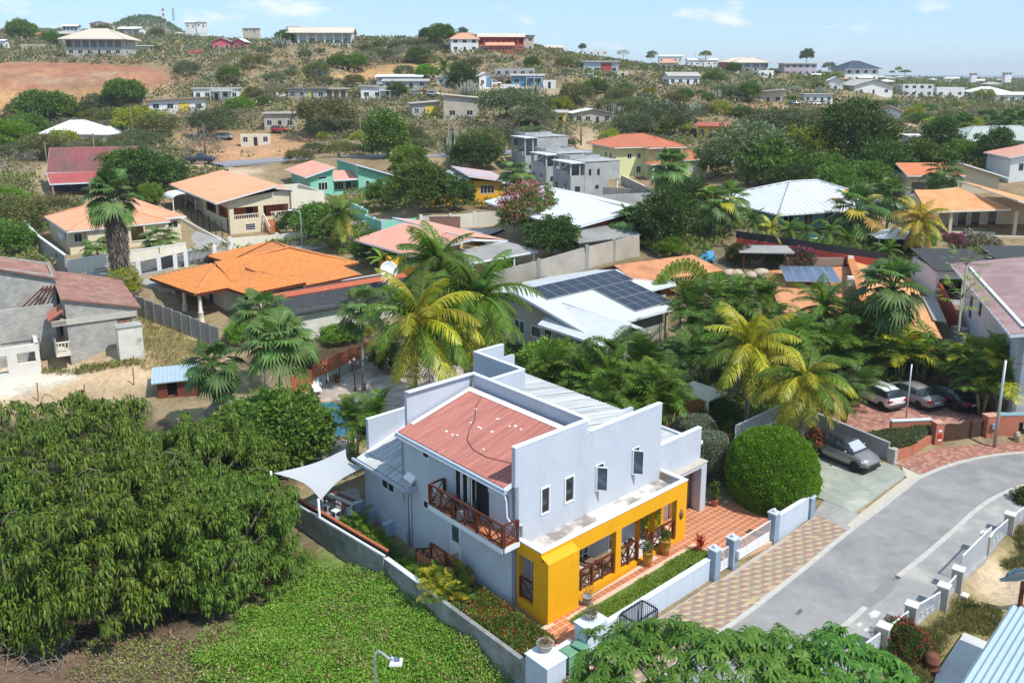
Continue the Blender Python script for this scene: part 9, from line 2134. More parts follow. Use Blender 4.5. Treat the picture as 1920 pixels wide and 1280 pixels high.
def van():
 P=G(1018,312);t=thing('van','old white box van parked behind the amber house hedge','van',P,.05);m=MB();m.bevbox(-2.6,1.2,-1,1,.4,2.5,.15);m.build('body',m_white,t);m=MB();m.prism([(1.21,-.95),(2.4,-.9),(2.4,.9),(1.21,.95)],.4,[2.3,1.4,1.4,2.3]);m.build('cab',m_frame,t);m=MB();m.add([(1.5,-.8,2.16),(2.2,-.78,1.6),(2.2,.78,1.6),(1.5,.8,2.16)],[(0,1,2,3)]);m.build('windscreen',m_cg,t)
 for x in (-1.7,1.5):
  for y in (-.9,.9):
   q=MB();q.lathe([(.1,-.1),(.36,-.1),(.36,.1),(.1,.1)],0,0,12);o=q.build('wheel',m_tyre,t);o.location=(x,y,.36);o.rotation_euler=(math.pi/2,0,0)
van()
# ---- white fence across the road
m_fpost=mat('fence_post_taupe',(.40,.37,.33),.06,1,.85);m_fcap=mat('fence_cap',(.62,.58,.52),.05,1,.8);m_fw=mat('fence_white',(.74,.76,.80),.05,1,.5)
FP=[(1560,1308),(1612,1262),(1652,1232),(1704,1190),(1764,1153),(1791,1120),(1843,1052),(1888,1012),(1950,965)]
FW_=[at(u,v,-.5) for u,v in FP];hP=1.55
for i,(p,l) in enumerate(zip(FW_,['at the bottom picture edge','hidden in the fingered leaves','beside the red blossom bush','by the dry grass, before the wide panels','between the two wide panels','left of the leaning gate','right of the leaning gate','at the red leaved bush','last one at the right edge'])):
 if i in (0,1):continue
 t=thing('fence_post','taupe post of the white roadside fence, '+l,'fence post',p,math.radians(50));m=MB();m.box(-.24,.24,-.24,.24,-.9,hP);m.build('post_body',m_fpost,t);m=MB();m.box(-.28,.28,-.28,.28,hP+.002,hP+.07);m.build('cap',m_fcap,t)
def bars(name,lab,p,q,z0,z1,n,cat,top2=None,panel=None,m_=None,w=.03,skip=.3,grp=None):
 m_=m_ or m_fw;p=Vector(p);q=Vector(q);d=(q-p);Lh=math.hypot(d.x,d.y);t=thing(name,lab,cat,p,math.atan2(d.y,d.x),grp);dz=d.z;top2=z1 if top2 is None else top2
 P=lambda s_,z:(skip+(Lh-2*skip)*s_,0,dz*s_+z)
 m=MB();m.bar(P(0,z1),P(1,top2),.06);m.bar(P(0,z0),P(1,z0),.06);m.bar(P(0,z0),P(0,z1),.05);m.bar(P(1,z0),P(1,top2),.05);m.build('frame',m_,t)
 if panel:
  k=MB();k.slab(P(0,z0+panel),P(1,z0+panel),tuple(Vector(P(1,z0+panel))+Vector((0,.03,0))),tuple(Vector(P(0,z0+panel))+Vector((0,.03,0))),panel-.04);k.build('kick_panel',m_,t)
 b=MB();z_=z0+(panel or 0)
 for k in range(1,n):s_=k/n;b.bar(P(s_,z_),P(s_,z1+(top2-z1)*s_),w)
 o=b.build('bars',m_,t);o['kind']='stuff';return t
for i,(a,b,l) in enumerate(((0,1,'nearest panel at the bottom edge'),(1,2,'panel behind the red blossom bush'),(2,3,'panel right of the red blossom bush'),(3,4,'wide panel beside the dry grass'),(4,5,'narrow panel before the leaning gate'),(6,7,'panel beyond the leaning gate'),(7,8,'last panel at the right edge'))):
 t=bars('barred_fence','white barred roadside fence, '+l,FW_[a],FW_[b],.02,1.35,19 if i not in(4,) else 9,'fence',w=.024)
 L_=(Vector(FW_[b])-Vector(FW_[a])).length;m=MB()
 for k in range(3):
  x=L_*(.35+.15*k);m.tube([(x+.13*math.cos(j*.785),-.03,.75+.13*math.sin(j*.785)) for j in range(9)],.014,4,cap=False)
 o=m.build('ring_ornament',m_fw,t);o['kind']='stuff'
bars('leaning_gate','tall white sliding gate leaning open behind the roadside fence',at(1797,1106,-.55),at(1850,1056,-.55),.05,1.9,34,'gate',top2=2.1,panel=.55,skip=.02)
t=thing('gate_motor','small beige gate motor box on a concrete foot','gate motor',at(1806,1133,-.6),.8);m=MB();m.bevbox(-.22,.22,-.17,.17,.1,.6,.05);m.build('housing',m_fcap,t);m=MB();m.box(-.4,.4,-.3,.3,-.5,.1);m.build('foot',m_conc,t);m=MB();m.box(-.1,.1,-.19,-.172,.25,.45);m.build('vent',m_trim,t)
t=thing('rusty_drum','rusty brown oil drum beside the concrete platform','drum',at(1745,1262,-.6),0);m=MB();m.lathe([(.3,0),(.3,.3),(.315,.31),(.3,.33),(.3,.6),(.315,.61),(.3,.63),(.3,.9),(.27,.9)],0,0,16);m.build('drum_body',mat('rust',(.16,.06,.035),.25,4,.9),t);m=MB();m.lathe([(.01,.905),(.27,.905),(.27,.93),(.01,.93)],0,0,16);m.build('lid',mat('rust',(.16,.06,.035)),t)
# ---- walls round the forecourt and terrace
m_rt=mat('retaining_grey',(.30,.29,.285),.12,1,.9,.004,20,col2=(.22,.215,.21),f2=.6,s2=.6);m_tc=mat('terracotta_wall',(.42,.15,.09),.08,1,.85)
t=thing('retaining_wall','grey sloping retaining wall behind the parked grey crossover','wall',LW(28.3,-4.5),RZ);m=MB();m.prism([(0,0),(.22,0),(.22,7.5),(0,7.5)],-.6,[1.3,1.3,2.0,2.0]);m.build('wall_body',m_rt,t);m=MB();m.box(-.15,.3,-.5,-.003,-.6,1.0);m.build('end_pier',m_fpost,t)
t=thing('retaining_wall','grey wall at the back of the forecourt under the barred side gate','wall',LW(20.4,1.9),RZ);m=MB();m.box(0,7.85,0,.2,-.6,1.5);m.build('wall_body',m_rt,t)
bars('side_gate','white barred gate on the back wall of the forecourt',LW(20.5,-1.0,.0),LW(20.5,2.0,.0),.3,1.8,22,'gate',skip=.05);bars('side_fence','white railing running back beside the grey crossover',LW(20.6,2.0,1.5),LW(27.5,2.0,1.5),.02,1.1,46,'fence',skip=.05)
Wt=[LW(28.45,-4.9),LW(30.5,-5.25),at(1741,838),at(1752,835)]
t=thing('planter_wall','terracotta planter wall curving under the ivy hedge','wall',Wt[0],0);m=MB();r_=[tuple(inv(t,p))[:2] for p in smooth_line(Wt,4) for p in [(p[0],p[1],0)]];strip_mb(r_,inset_cat(r_,.25),-.5,.75,0,m);m.build('wall_body',m_tc,t)
t=thing('cap_wall','terracotta wall with pale blue cap behind the ivy hedge','wall',at(1668,815,.4),0);a=inv(t,at(1743,812,.4));m=MB();m.bar((0,0,.2),(a.x,a.y,.2),.25,1.6);m.build('wall_body',m_tc,t);m=MB();m.bar((0,0,1.04),(a.x,a.y,1.04),.32,.07);m.build('coping',mat('blue_cap',(.6,.7,.8)),t)
gp=[at(1754,834),at(1853,823)]
for p,l,h,w in ((gp[0],'left of the brown board gate with small red sign',1.65,.3),(gp[1],'right of the brown board gate with a letterbox',1.75,.45)):
 t=thing('gate_pillar','terracotta gate pillar '+l,'pillar',p,math.radians(10));m=MB();m.box(-w,w,-.3,.3,-.4,h);m.build('pillar_body',m_tc,t);m=MB();m.box(-w-.03,w+.03,-.33,.33,h+.002,h+.06);m.build('cap',mat('pink_cap',(.55,.30,.22),.05,1,.8),t)
 if w<.4:
  for z,s_,mm in ((1.15,.07,m_frame),(.75,.16,m_tail),(.5,.06,m_frame)):
   m=MB();m.box(-.13,.13,-.33,-.303,z-s_,z+s_);m.build('sign_plate',mm,t)
 else:
  m=MB();m.bevbox(-.2,.25,-.5,-.303,.95,1.3,.04);m.build('letterbox',mat('slate_blue_post',(.24,.31,.40)),t)
p,q=Vector(gp[0]),Vector(gp[1]);t=thing('board_gate','dark brown vertical board gate between the terracotta pillars','gate',p,math.atan2(q.y-p.y,q.x-p.x));L_=(q-p).length
for z in (.2,1.3):MB().bar((.35,.03,z),(L_-.5,.03,z),.06,.1).build('rail',m_trim,t);nb=int((L_-.9)/.24);mw_=mat('gate_board',(.07,.035,.022),.25,5,.6)
for k in range(nb):
 m=MB();x=.4+(L_-.9)*k/nb;m.box(x,x+(L_-.9)/nb-.015,-.02,.0,.1,1.42+.06*math.sin(k));m.build('board',mw_,t)
a,b=at(1862,823),at(1925,822);t=thing('niche_wall','terracotta wall with a dark niche right of the board gate','wall',a,math.atan2(b[1]-a[1],b[0]-a[0]));m=MB();m.wall((.3,0),(3.2,0),-.4,1.7,.5,[(1.4,2.2,.1,1.2)]);m.build('wall_body',m_tc,t);m=MB();m.box(1.3,2.3,.45,.5,0,1.3);m.build('niche_back',m_dark,t);m=MB();m.box(.28,3.22,-.03,.53,1.702,1.76);m.build('coping',mat('teal_cap',(.22,.36,.40),.05,1,.8),t)
t=thing('bollard','short stone bollard at the end of the brick forecourt','bollard',at(1905,828),0);m=MB();m.lathe([(.2,-.2),(.19,.4),(.22,.45),(.22,.52),(.16,.62),(.16,.7),(.02,.75)],0,0,10);m.build('bollard_body',mat('stone',(.36,.33,.25),.1,2,.9),t)
# ---- yard walls, gates and fences of the mid distance
def wline(name,lab,pts,h,m_,seg=None,cap=None,th=.2,post=None,cat='wall',off=0.):
 P=[G(*p) for p in pts];t=thing(name,lab,cat,P[0],0)
 for a,b in zip(P[:-1],P[1:]):
  a=inv(t,a);b=inv(t,b);L_=math.hypot(b.x-a.x,b.y-a.y);n=max(1,round(L_/(seg or L_)));d=(b-a)/n
  for k in range(n):
   p,q=a+d*k,a+d*(k+1);g=(q-p).normalized()*.02;m=MB();m.bar(p+g+Vector((0,0,h/2-.4)),q-g+Vector((0,0,h/2-.4)),th,h+.8);m.build('wall_section',m_,t)
   if cap:
    m=MB();m.bar(p+Vector((0,0,h+.04)),q+Vector((0,0,h+.04)),th+.08,.07);m.build('coping',cap,t)
   if post:
    m=MB();m.box(p.x-.17,p.x+.17,p.y-.17,p.y+.17,p.z-.8,p.z+h+.2);m.build('post',post,t)
 return t
def blockwall():
 a,b=G(258,592),G(414,656);t=thing('precast_wall','grey precast concrete plank wall between the sandy lot and the tiled house','wall',a,math.atan2(b[1]-a[1],b[0]-a[0]));L_=math.hypot(b[0]-a[0],b[1]-a[1]);n=9;mp=mat('precast_grey',(.27,.265,.26),.1,2,.9,.004,20)
 for k in range(n):
  z=(b[2]-a[2])*k/n;x0=L_*k/n
  for j in range(5):
   m=MB();m.box(x0+.09,x0+L_/n-.09,-.04,.04,z+.38*j,z+.38*j+.365);m.build('plank',mp,t)
  m=MB();m.box(x0-.08,x0+.08,-.08,.08,z-.8,z+2.0);m.build('post',mp,t)
  m=MB();m.box(x0+.09,x0+L_/n-.09,-.035,.035,z-.8,z-.005);m.build('plinth',mp,t)
 a=G(258,592)
blockwall()
wline('street_wall','cream street wall in front of the cream bungalow',[(127,512),(222,497),(300,485),(350,478)],1.3,m_creamw,4,m_white)
wline('side_wall','stepped grey side wall with white cap left of the cream bungalow',[(48,440),(75,470),(125,508)],1.7,m_oldgrey,4,m_white)
wline('street_wall','cream wall with white pillars before the cream villa stairs',[(432,470),(520,462),(580,455)],1.5,m_creamw,4,None,post=m_white)
wline('drive_kerb','low cream kerb wall beside the grey drive of the villa',[(338,412),(430,462)],.35,m_creamw,5)
wline('street_wall','mint street wall with light blue posts, left part by the drive',[(660,400),(690,415)],1.6,m_mint,3,None,post=m_lilacbl)
wline('street_wall','mint street wall with light blue posts, right part',[(688,425),(718,437),(745,433),(782,430)],1.5,m_mint,4,None,post=m_lilacbl)
wline('street_wall','cream plank wall with brown gate in front of the amber house',[(790,430),(845,428),(890,424),(945,420)],1.7,m_creamw,4,None,post=m_white)
t=thing('yard_gate','flat brown yard gate in front of the amber house','gate',G(806,432),0);m=MB();m.box(0,3.9,-.25,-.15,-.1,1.7);m.build('gate_leaf',mat('brown_gate',(.24,.13,.09),.1,1,.7),t);m=MB();m.box(-.1,4.,-.26,-.14,1.702,1.8);m.build('top_rail',m_wood,t)
wline('boundary_wall','long old concrete panel wall behind the white solar roof',[(913,556),(1010,531),(1100,505),(1198,480)],2.3,mat('old_panel_wall',(.40,.36,.30),.14,1.,.9,.004,14,col2=(.25,.23,.19),f2=.6,s2=.5),4,None,post=m_oldgrey)
wline('front_wall','low raw cement wall in front of the cement town houses',[(1080,388),(1232,380)],1.5,m_cem,6)
wline('side_wall','raw cement wall running back beside the lime house',[(1228,378),(1165,345)],1.5,m_cem,5,m_creamw)
wline('street_wall','grey block wall in front of the white sheet roof',[(1130,368),(1200,372)],1.4,m_oldgrey,5)
def redfence():
 t=wline('red_fence','long dark red fence wall topped with black netting behind the palms',[(1378,472),(1450,482),(1560,500),(1662,515)],1.5,m_redwall,5);P=[inv(t,G(*p)) for p in [(1378,472),(1450,482),(1560,500),(1662,515)]]
 for a,b in zip(P[:-1],P[1:]):
  m=MB();m.bar(a+Vector((0,0,1.9)),b+Vector((0,0,1.9)),.05,.75);m.build('netting',m_trim,t)
redfence()
wline('red_wall','dark red side wall between the palm house and the white houses',[(1742,540),(1770,590),(1795,640)],2.0,m_redwall,5)
def ironfence():
 pts=[(178,534),(262,520),(300,512),(330,505),(350,500),(404,492)];P=[G(*p) for p in pts]
 for i in range(5):bars('iron_fence','dark iron bar fence on the street before the tiled house, '+['left end','behind the frangipani shrub','between the first white posts','narrow bay','bay at the orange eave'][i],P[i],P[i+1],.1,1.6,22 if i!=3 else 9,'iron fence',m_=m_shut,skip=.15,w=.045)
 for i,l in ((1,'beside the frangipani shrub'),(2,'second from the frangipani shrub'),(3,'third from the frangipani shrub'),(4,'fourth from the frangipani shrub'),(5,'at the orange eave corner')):
  t=thing('gate_post','white square post of the iron street fence, '+l,'fence post',P[i],.3);m=MB();m.box(-.2,.2,-.2,.2,-.6,1.85);m.build('post_body',m_white,t);m=MB();m.lathe([(.1,1.852),(.14,1.95),(.02,2.1)],0,0,8);m.build('finial',m_white,t)
ironfence()
def greenfence():
 a,b=G(338,398),G(430,452);t=thing('mesh_fence','dark green post fence between the bungalow drive and the villa','fence',a,0);q=inv(t,b);m=MB()
 for k in range(9):
  p=q*(k/8);o=MB();o.bar(p+Vector((0,0,-.3)),p+Vector((0,0,1.9)),.11);o.build('post',mat('green_post',(.02,.05,.035),.1,1,.6),t)
 for z in (.4,1.1,1.8):m.bar(Vector((0,0,z)),q+Vector((0,0,z)),.02)
 m.build('wire',m_trim,t)['kind']='stuff'
greenfence()
structure(MB().prism([G(u,v)[:2] for u,v in [(333,412),(345,405),(420,455),(400,470),(335,462),(300,440)]],2,hgt(*G(370,445)[:2])+.12).build('concrete_yard',m_conc))
cy=[G(u,v)[:2] for u,v in [(252,545),(300,520),(400,500),(420,520),(330,572),(300,560)]];zc=max(hgt(*p) for p in cy)+.02
structure(MB().prism(cy,zc-1,zc).build('forecourt_slab',m_conc));pad(cy,zc-.2,1)
# dirt lot stakes
for u,v,l in ((72,752,'left'),(160,755,'middle'),(251,722,'right')):
 t=tag(MB().bar((0,0,-.3),(.05,.02,1.5),.07).build('stake',mat('stake_wood',(.30,.16,.09),.2,3,.9)),'thin brown wooden stake on the sandy lot, %s one of three'%l,'stake');t.location=G(u,v)
# ---- pool garden things
def slatfence():
 a,b=at(588,730,.1),at(705,672,.3);t=thing('slat_fence','red brown horizontal slat fence along the pool garden','fence',a,math.atan2(b[1]-a[1],b[0]-a[0]));L_=math.hypot(b[0]-a[0],b[1]-a[1])
 for j in range(6):
  m=MB();m.box(0,L_,-.02,.02,.9+.2*j,.9+.2*j+.165);m.build('slat',m_rwood,t)
 for k in range(6):
  m=MB();m.box(L_*k/5-.06,L_*k/5+.06,.022,.12,-.4,2.1);m.build('post',m_wood,t)
 m=MB();m.box(0,L_,.03,.2,-.5,.85);m.build('base_wall',mat('grey_green_base',(.33,.38,.34),.08,1,.9),t)
 c_=at(548,742,.1);t=thing('board_screen','red brown upright board screen behind the white sunbed','screen',c_,math.atan2(a[1]-c_[1],a[0]-c_[0]));L_=math.hypot(a[0]-c_[0],a[1]-c_[1]);n=int(L_/.2)
 for k in range(n):
  m=MB();m.box(L_*k/n,L_*(k+1)/n-.015,-.02,.02,-.2,1.7);m.build('board',m_rwood,t)
 m=MB();m.box(0,L_,.021,.07,1.3,1.4);m.build('rail',m_wood,t)
slatfence()
def sunbed(u,v,rz,lab):
 t=thing('sunbed',lab,'sunbed',at(u,v,.12),rz)
 m=MB();m.slab((0,-.32,.35),(1.25,-.32,.35),(1.25,.32,.35),(0,.32,.35),.06);m.build('seat',m_frame,t);m=MB();m.slab((1.27,-.32,.36),(1.85,-.32,.85),(1.85,.32,.85),(1.27,.32,.36),.06);m.build('backrest',m_frame,t)
 for x,y in ((.1,-.28),(.1,.28),(1.2,-.28),(1.2,.28)):
  m=MB();m.bar((x,y,0),(x,y,.3),.05);m.build('leg',m_frame,t)
 for y in (-.36,.36):
  m=MB();m.bar((.7,y,.55),(1.35,y,.58),.05);m.build('armrest',m_frame,t)
sunbed(597,741,math.radians(110),'white plastic sunbed on the stone deck before the board screen')
def gardenlamp():
 t=thing('garden_lamp','brown garden lamp post with three lanterns on the pool deck','lamp',at(666,733,.12),0);m=MB();m.lathe([(.12,0),(.1,.3),(.05,.4),(.04,2.2),(.06,2.25)],0,0,8);m.build('post',m_wood,t)
 for x,z in ((-.32,2.25),(.32,2.25),(0,2.5)):
  m=MB();m.bar((0,0,2.1),(x,0,z-.1),.03);m.build('arm',m_wood,t);q=MB();q.lathe([(.05,z-.1),(.13,z+.1),(.14,z+.12),(.02,z+.28)],x,0,6);q.build('lantern',mat('lantern_glass',(.5,.42,.32),.1,2,.3),t)
gardenlamp()
def pot(name,lab,loc,r,h,pm,leaf='broad',n=220,lh=.5,ll=.22,lw=.05,cat='potted plant',up=.9):
 t=thing(name,lab,cat,loc,rnd.random()*6);m=MB();m.lathe([(r*.65,0),(r*.9,h*.5),(r,h*.92),(r*1.08,h*.94),(r*1.08,h),(r*.9,h),(r*.85,h*.9),(.01,h*.88)],0,0,14);m.build('pot',pm,t)
 R=np.random.default_rng(int(abs(loc[0]*100)));C=np.stack([R.normal(0,r*.35,n),R.normal(0,r*.35,n),h+R.random(n)*lh],1);D=unit(np.stack([C[:,0],C[:,1],np.full(n,0)],1)*2+R.normal(size=(n,3))*.6+np.array([0,0,up]));link('plant',qmesh('plant',leaf_quads(C,D,ll*R.uniform(.6,1.3,n),lw,R),LM[leaf]),t);return t
mpt=mat('ochre_pot',(.45,.24,.04),.15,3,.5);mpc=mat('clay_pot',(.38,.13,.07),.12,3,.7);mps=mat('stone_pot',(.33,.30,.27),.12,4,.9)
pot('flower_pot','ochre glazed pot on the porch step beside the middle railing',LW(7.25,-1.9,.02),.27,.8,mpt,'greygreen',160,.4,.2,.05)
pot('flower_pot','ochre glazed pot right of the porch step',LW(8.75,-1.85,.02),.28,.85,mpt,'broad',160,.4,.22,.05)
pot('flower_pot','grey stone pot with a bare spindly plant by the yellow pier',LW(2.55,-2.1,.02),.24,.45,mps,'dry',40,.5,.3,.03)
pot('bowl_planter','round stone bowl with small succulents on the corner pillar',LW(-2.0,-3.95,.85),.36,.34,mps,'dry',160,.06,.12,.05)
pot('bowl_planter','stone bowl with spiky grey bromeliad on the broad wall pillar',LW(.4,-4.3,1.43),.28,.26,mps,'olive',110,.12,.42,.035,up=.2)
pot('flower_pot','clay pot with leafy plant at the garage pier',LW(15.0,-.5,.02),.22,.42,mpc,'broad',300,.9,.24,.10)
pot('porch_plant','big yellow green plant in a pot inside the right porch bay',LW(9.2,-.4,.17),.35,.5,mpc,'palmy',420,1.0,.55,.07,up=.5)
pot('flower_pot','dark round pot on the porch floor beside the window',LW(7.9,-.2,.17),.17,.3,mat('dark_pot',(.06,.03,.02),.1,3,.5),'dark',20,.05,.1,.05)
pot('flower_pot','small clay pot by the pool lamp',at(632,715,.12),.3,.3,mpc,'yellow',120,.2,.25,.06);pot('red_leaf_plant','dark red leaved dracaena at the right end of the green lawn',LW(10.3,-2.9,.03),.1,.05,mpc,'red',90,.7,.45,.06,cat='plant')
pot('flower_pot','small clay pot under the palms behind the drum bush',at(1362,826,.6),.35,.5,mpc,'palm',60,.5,.6,.08)
def armchair(loc,rz,lab,mm,seatm):
 t=thing('armchair',lab,'armchair',loc,rz);m=MB();m.bevbox(-.36,.36,-.34,.34,.12,.4,.06);m.build('seat',mm,t);m=MB();m.bevbox(-.36,.36,.30,.44,.2,.86,.08);m.build('backrest',mm,t)
 for sg in (-1,1):
  m=MB();m.bevbox(min(sg*.36,sg*.46),max(sg*.36,sg*.46),-.34,.42,.1,.62,.05);m.build('armrest',mm,t)
 m=MB();m.bevbox(-.33,.33,-.33,.28,.405,.52,.05);m.build('cushion',seatm,t)
 for x in (-.32,.32):
  for y in (-.3,.3):
   m=MB();m.bar((x,y,0),(x,y,.12),.05);m.build('leg',m_wood,t)
mwk=mat('wicker',(.22,.15,.10),.2,8,.8,.004,60);mcu=mat('cream_cushion',(.55,.50,.45),.05,2,.9);mgr=mat('grey_wicker',(.17,.165,.17),.15,8,.8)
armchair(LW(3.6,-.35,.17),RZ+.3,'wicker armchair with cream cushion inside the left porch bay',mwk,mcu);armchair(LW(2.65,-.75,.17),RZ-1.1,'wicker armchair end on beside the yellow pier',mwk,mcu)
t=thing('wicker_table','small dark wicker side table by the porch window',"side table",LW(4.7,-.2,.17),RZ);m=MB();m.lathe([(.25,0),(.28,.4),(.02,.42)],0,0,12);m.build('table_top',mwk,t);m=MB();m.lathe([(.3,.422),(.3,.46)],0,0,12);m.build('rim',mwk,t)
armchair(LW(-.5,4.6,3.48),RZ+math.pi/2+.4,'grey wicker armchair at the far end of the balcony',mgr,mgr);armchair(LW(-.55,3.1,3.48),RZ+math.pi/2+2.2,'grey wicker armchair on the balcony before the french doors',mgr,mgr)
t=thing('glass_table','small round glass table between the two balcony chairs','table',LW(-.6,3.9,3.48),0);m=MB();m.lathe([(.32,.6),(.32,.63),(.02,.63)],0,0,16);m.build('table_top',m_cg,t);m=MB();m.lathe([(.2,0),(.03,.05),(.03,.6)],0,0,8);m.build('pedestal',m_trim,t)
def dining():
 t=thing('dining_table','dark wooden garden table under the shade sail','table',LW(-.9,14.4,-.6),RZ+.2);m=MB();m.box(-.5,.5,-1.1,1.1,.7,.76);m.build('table_top',m_wood,t)
 for x in (-.4,.4):
  for y in (-1,1):
   m=MB();m.bar((x,y,0),(x,y,.7),.09);m.build('leg',m_wood,t)
 m=MB();m.box(-.16,.16,-1.12,1.12,.762,.775);m.build('table_runner',mcu,t)
 for i,(a,b) in enumerate(((-1.5,14.9),(-1.5,14.0),(-1.1,12.9))):
  t=thing('garden_chair','white garden chair at the dark table under the sail, '+['far one','near one','at the head end'][i],'chair',LW(a,b,-.6),RZ+[-1.4,-1.4,.2][i]);m=MB();m.box(-.22,.22,-.22,.22,.42,.46);m.build('seat',m_frame,t);m=MB();m.box(-.22,.22,.19,.22,.5,.9);m.build('backrest',m_frame,t)
  for x in (-.2,.2):
   for y in (-.2,.2):
    m=MB();m.bar((x,y,0),(x,y,.42 if y<0 else .9),.035);m.build('leg',m_frame,t)
dining()
pt=[LW(-2.3,11.5),LW(.0,13.3),LW(1.5,16.5),LW(-3.,17.)];structure(MB().prism([p[:2] for p in pt],-1.6,-.62).build('patio_slab',m_conc));pad(pt,-.8,1.)
def bins():
 mg=mat('bin_green',(.14,.30,.19),.06,2,.5)
 for a,b,l,rz in ((-.45,-4.55,'green wheeled bin against the broad wall pillar',.2),(-1.15,-4.5,'flat lidded green bin beside the corner pillar',.0)):
  t=thing('wheelie_bin',l,'bin',LW(a,b,-.25),RZ+rz);m=MB();m.prism([(-.24,-.27),(.24,-.27),(.24,.27),(-.24,.27)],.06,.85);m.build('bin_body',mg,t);m=MB();m.bevbox(-.28,.28,-.32,.34,.852,.95,.04);m.build('lid',mg,t);m=MB();m.bar((-.26,.36,.86),(.26,.36,.86),.04);m.build('handle',mg,t)
  for x in (-.25,.25):
   q=MB();q.lathe([(.02,-.03),(.1,-.03),(.1,.03),(.02,.03)],0,0,10);o=q.build('wheel',m_tyre,t);o.location=(x,.26,.1);o.rotation_euler=(0,math.pi/2,0)
 t=thing('bin_cage','open topped black iron cage for bins against the garden wall','cage',LW(2.5,-5.25,.02),RZ);h=1.25
 for x in (-.75,.75):
  for y in (-.45,.42):
   m=MB();m.bar((x,y,0),(x,y,h),.05);m.build('corner_post',m_trim,t)
 for z in (.08,h):
  m=MB();m.bar((-.75,-.45,z),(.75,-.45,z),.05);m.bar((-.75,.42,z),(.75,.42,z),.05);m.bar((-.75,-.45,z),(-.75,.42,z),.05);m.bar((.75,-.45,z),(.75,.42,z),.05);m.build('frame',m_trim,t)
 m=MB()
 for k in range(1,14):
  x=-.75+1.5*k/14;m.bar((x,-.45,.08),(x,-.45,h+.12),.018);m.bar((x,.42,.08),(x,.42,h+.12),.018)
 for k in range(1,8):
  y=-.45+.87*k/8
  for x in (-.75,.75):m.bar((x,y,.08),(x,y,h+.12),.018)
 o=m.build('bars',m_trim,t);o['kind']='stuff';m=MB();m.box(-.72,.72,-.42,.39,.03,.06);m.build('floor_plate',m_conc,t)
bins()
def screen():
 p=at(1292,792,.6);t=thing('slat_screen','small pavilion wall of orange wooden slats under a beige slab at the palm row','screen',p,RZ)
 for k in range(9):
  m=MB();m.box(-.02,.02,-1.3+.0,1.3,.1+.2*k,.1+.2*k+.17);m.build('slat',mat('orange_wood',(.48,.22,.06),.15,4,.6),t)
 m=MB();m.box(-.05,2.4,-1.5,1.5,1.95,2.08);m.build('roof_slab',m_creamw,t)
 for y in (-1.4,1.4):
  m=MB();m.box(-.08,.1,y-.1,y+.1,-.5,1.95);m.build('post',m_creamw,t)
screen()
def poolshed():
 t=thing('pool_shed','low red brown shed with pale blue sheet roof by the drooping trees','shed',G(336,744),math.radians(20));bx(t,mat('dark_red_boards',(.16,.04,.025),.2,4,.7),-1.5,1.5,0,2.2,1.4,{'F':[(.7,1.4,.1,1.3,'o')]},z0=-1);plane_roof(t,(-1.9,-.4,1.45),(1.9,-.4,1.45),(1.9,2.5,1.8),(-1.9,2.5,1.8),mat('pale_sheet_roof',(.42,.53,.60)),.3,.02)
 t=thing('palapa','small thatched cone roof beside the yellow flowered shrub','palapa',G(430,812),0);m=MB();m.lathe([(1.7,1.7),(.9,2.4),(.15,3.1),(.02,3.15)],0,0,14);m.build('thatch',mat('thatch',(.26,.235,.205)),t);m=MB();m.tube([(0,0,-.8),(0,0,2.9)],.09,6);m.build('post',m_wood,t)
poolshed()
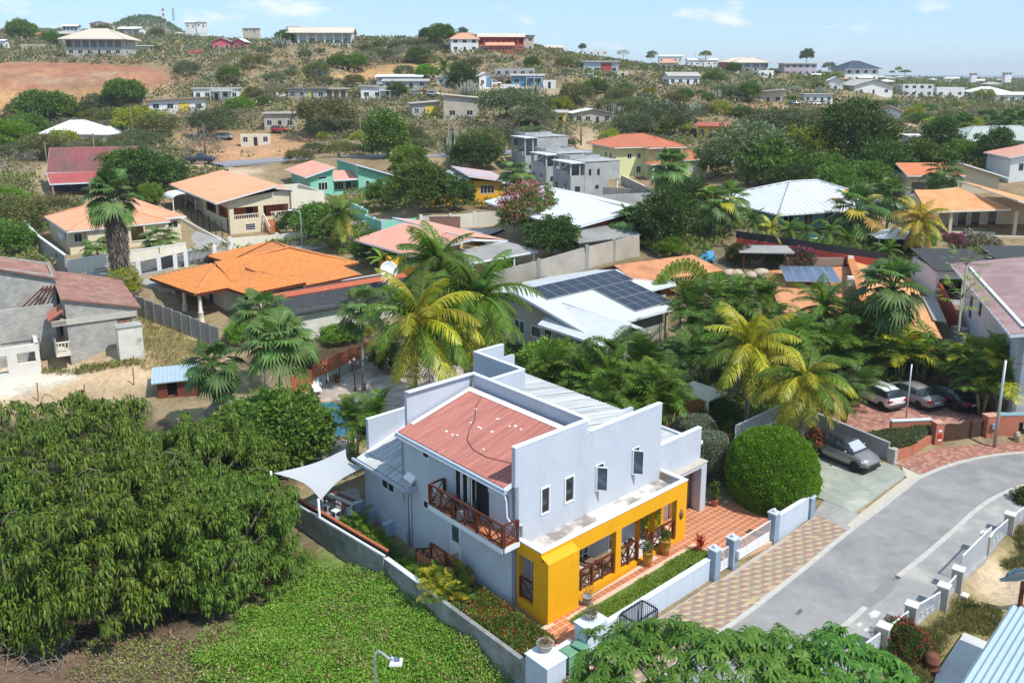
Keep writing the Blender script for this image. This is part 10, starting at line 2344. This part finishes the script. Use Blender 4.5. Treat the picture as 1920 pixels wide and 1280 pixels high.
def rocks():
 R=random.Random(8)
 for i in range(14):
  u,v=R.uniform(1345,1440),R.uniform(512,535);P=G(u,v);m=MB();r=R.uniform(.35,.8);pr=[(max(.02,r*math.sin(a)*R.uniform(.8,1.1)),r*.6*(1-math.cos(a))) for a in np.linspace(.05,3.0,6)];m.lathe(pr,0,0,7);o=m.build('boulder',mat('boulder',(.45,.36,.27),.15,2,.9));tag(o,'pale rounded boulder in the rock garden by the reed shelter','boulder',group='pale boulders of the rock garden');o.location=(P[0],P[1],P[2]-.15);o['label']=['large','small','flat','round','tilted','cracked','sandy','grey','upright','low','broad','tan','weathered','rough'][i]+' pale boulder in the rock garden by the reed shelter'
 for i,(u,v,l) in enumerate(((1317,497,'left'),(1334,492,'right'))):
  t=thing('deck_chair','bright blue garden chair by the rocks, %s one'%l,'chair',G(u,v),-.6+i*.6);mb_=mat('blue_chair',(.06,.30,.52),.05,2,.5);m=MB();m.slab((-.35,-.4,.4),(.35,-.4,.4),(.35,.3,.3),(-.35,.3,.3),.06);m.build('seat',mb_,t);m=MB();m.slab((-.35,.3,.3),(.35,.3,.3),(.35,.7,1.1),(-.35,.7,1.1),.06);m.build('backrest',mb_,t)
  for x in (-.35,.35):
   m=MB();m.bar((x,-.35,-.1),(x,-.35,.6),.08);m.bar((x,-.4,.6),(x,.5,.62),.1,.04);m.build('armrest',mb_,t)
 t=thing('sun_tent','white peaked sun tent beside the pool of the white metal roof','sun tent',G(1675,478),0);m=MB();m.add([(-2.6,-1.8,2.2),(2.6,-1.8,2.0),(2.6,1.8,2.2),(-2.6,1.8,2.2),(0,0,3.1),(0,0,3.0)],[(0,1,4),(1,2,4),(2,3,4),(3,0,4),(1,0,5),(2,1,5),(3,2,5),(0,3,5)]);m.build('canopy',m_white,t)
 for x in (-2.5,2.5):
  for y in (-1.7,1.7):
   m=MB();m.bar((x,y,-.6),(x,y,2.1),.08);m.build('post',m_alu,t)
rocks()
build_terrain()
# ---- clear tropical air with a little sea haze
hm=bpy.data.materials.new('haze');hm.use_nodes=True;ht=hm.node_tree;ht.nodes.clear();ho=N(ht,'ShaderNodeOutputMaterial');pv=N(ht,'ShaderNodeVolumePrincipled');pv.inputs['Color'].default_value=(.86,.93,1,1);pv.inputs['Density'].default_value=.00016;ht.links.new(pv.outputs[0],ho.inputs['Volume'])
MB().box(-9000,9000,-40,9000,-9,135).build('haze',hm)['kind']='stuff'
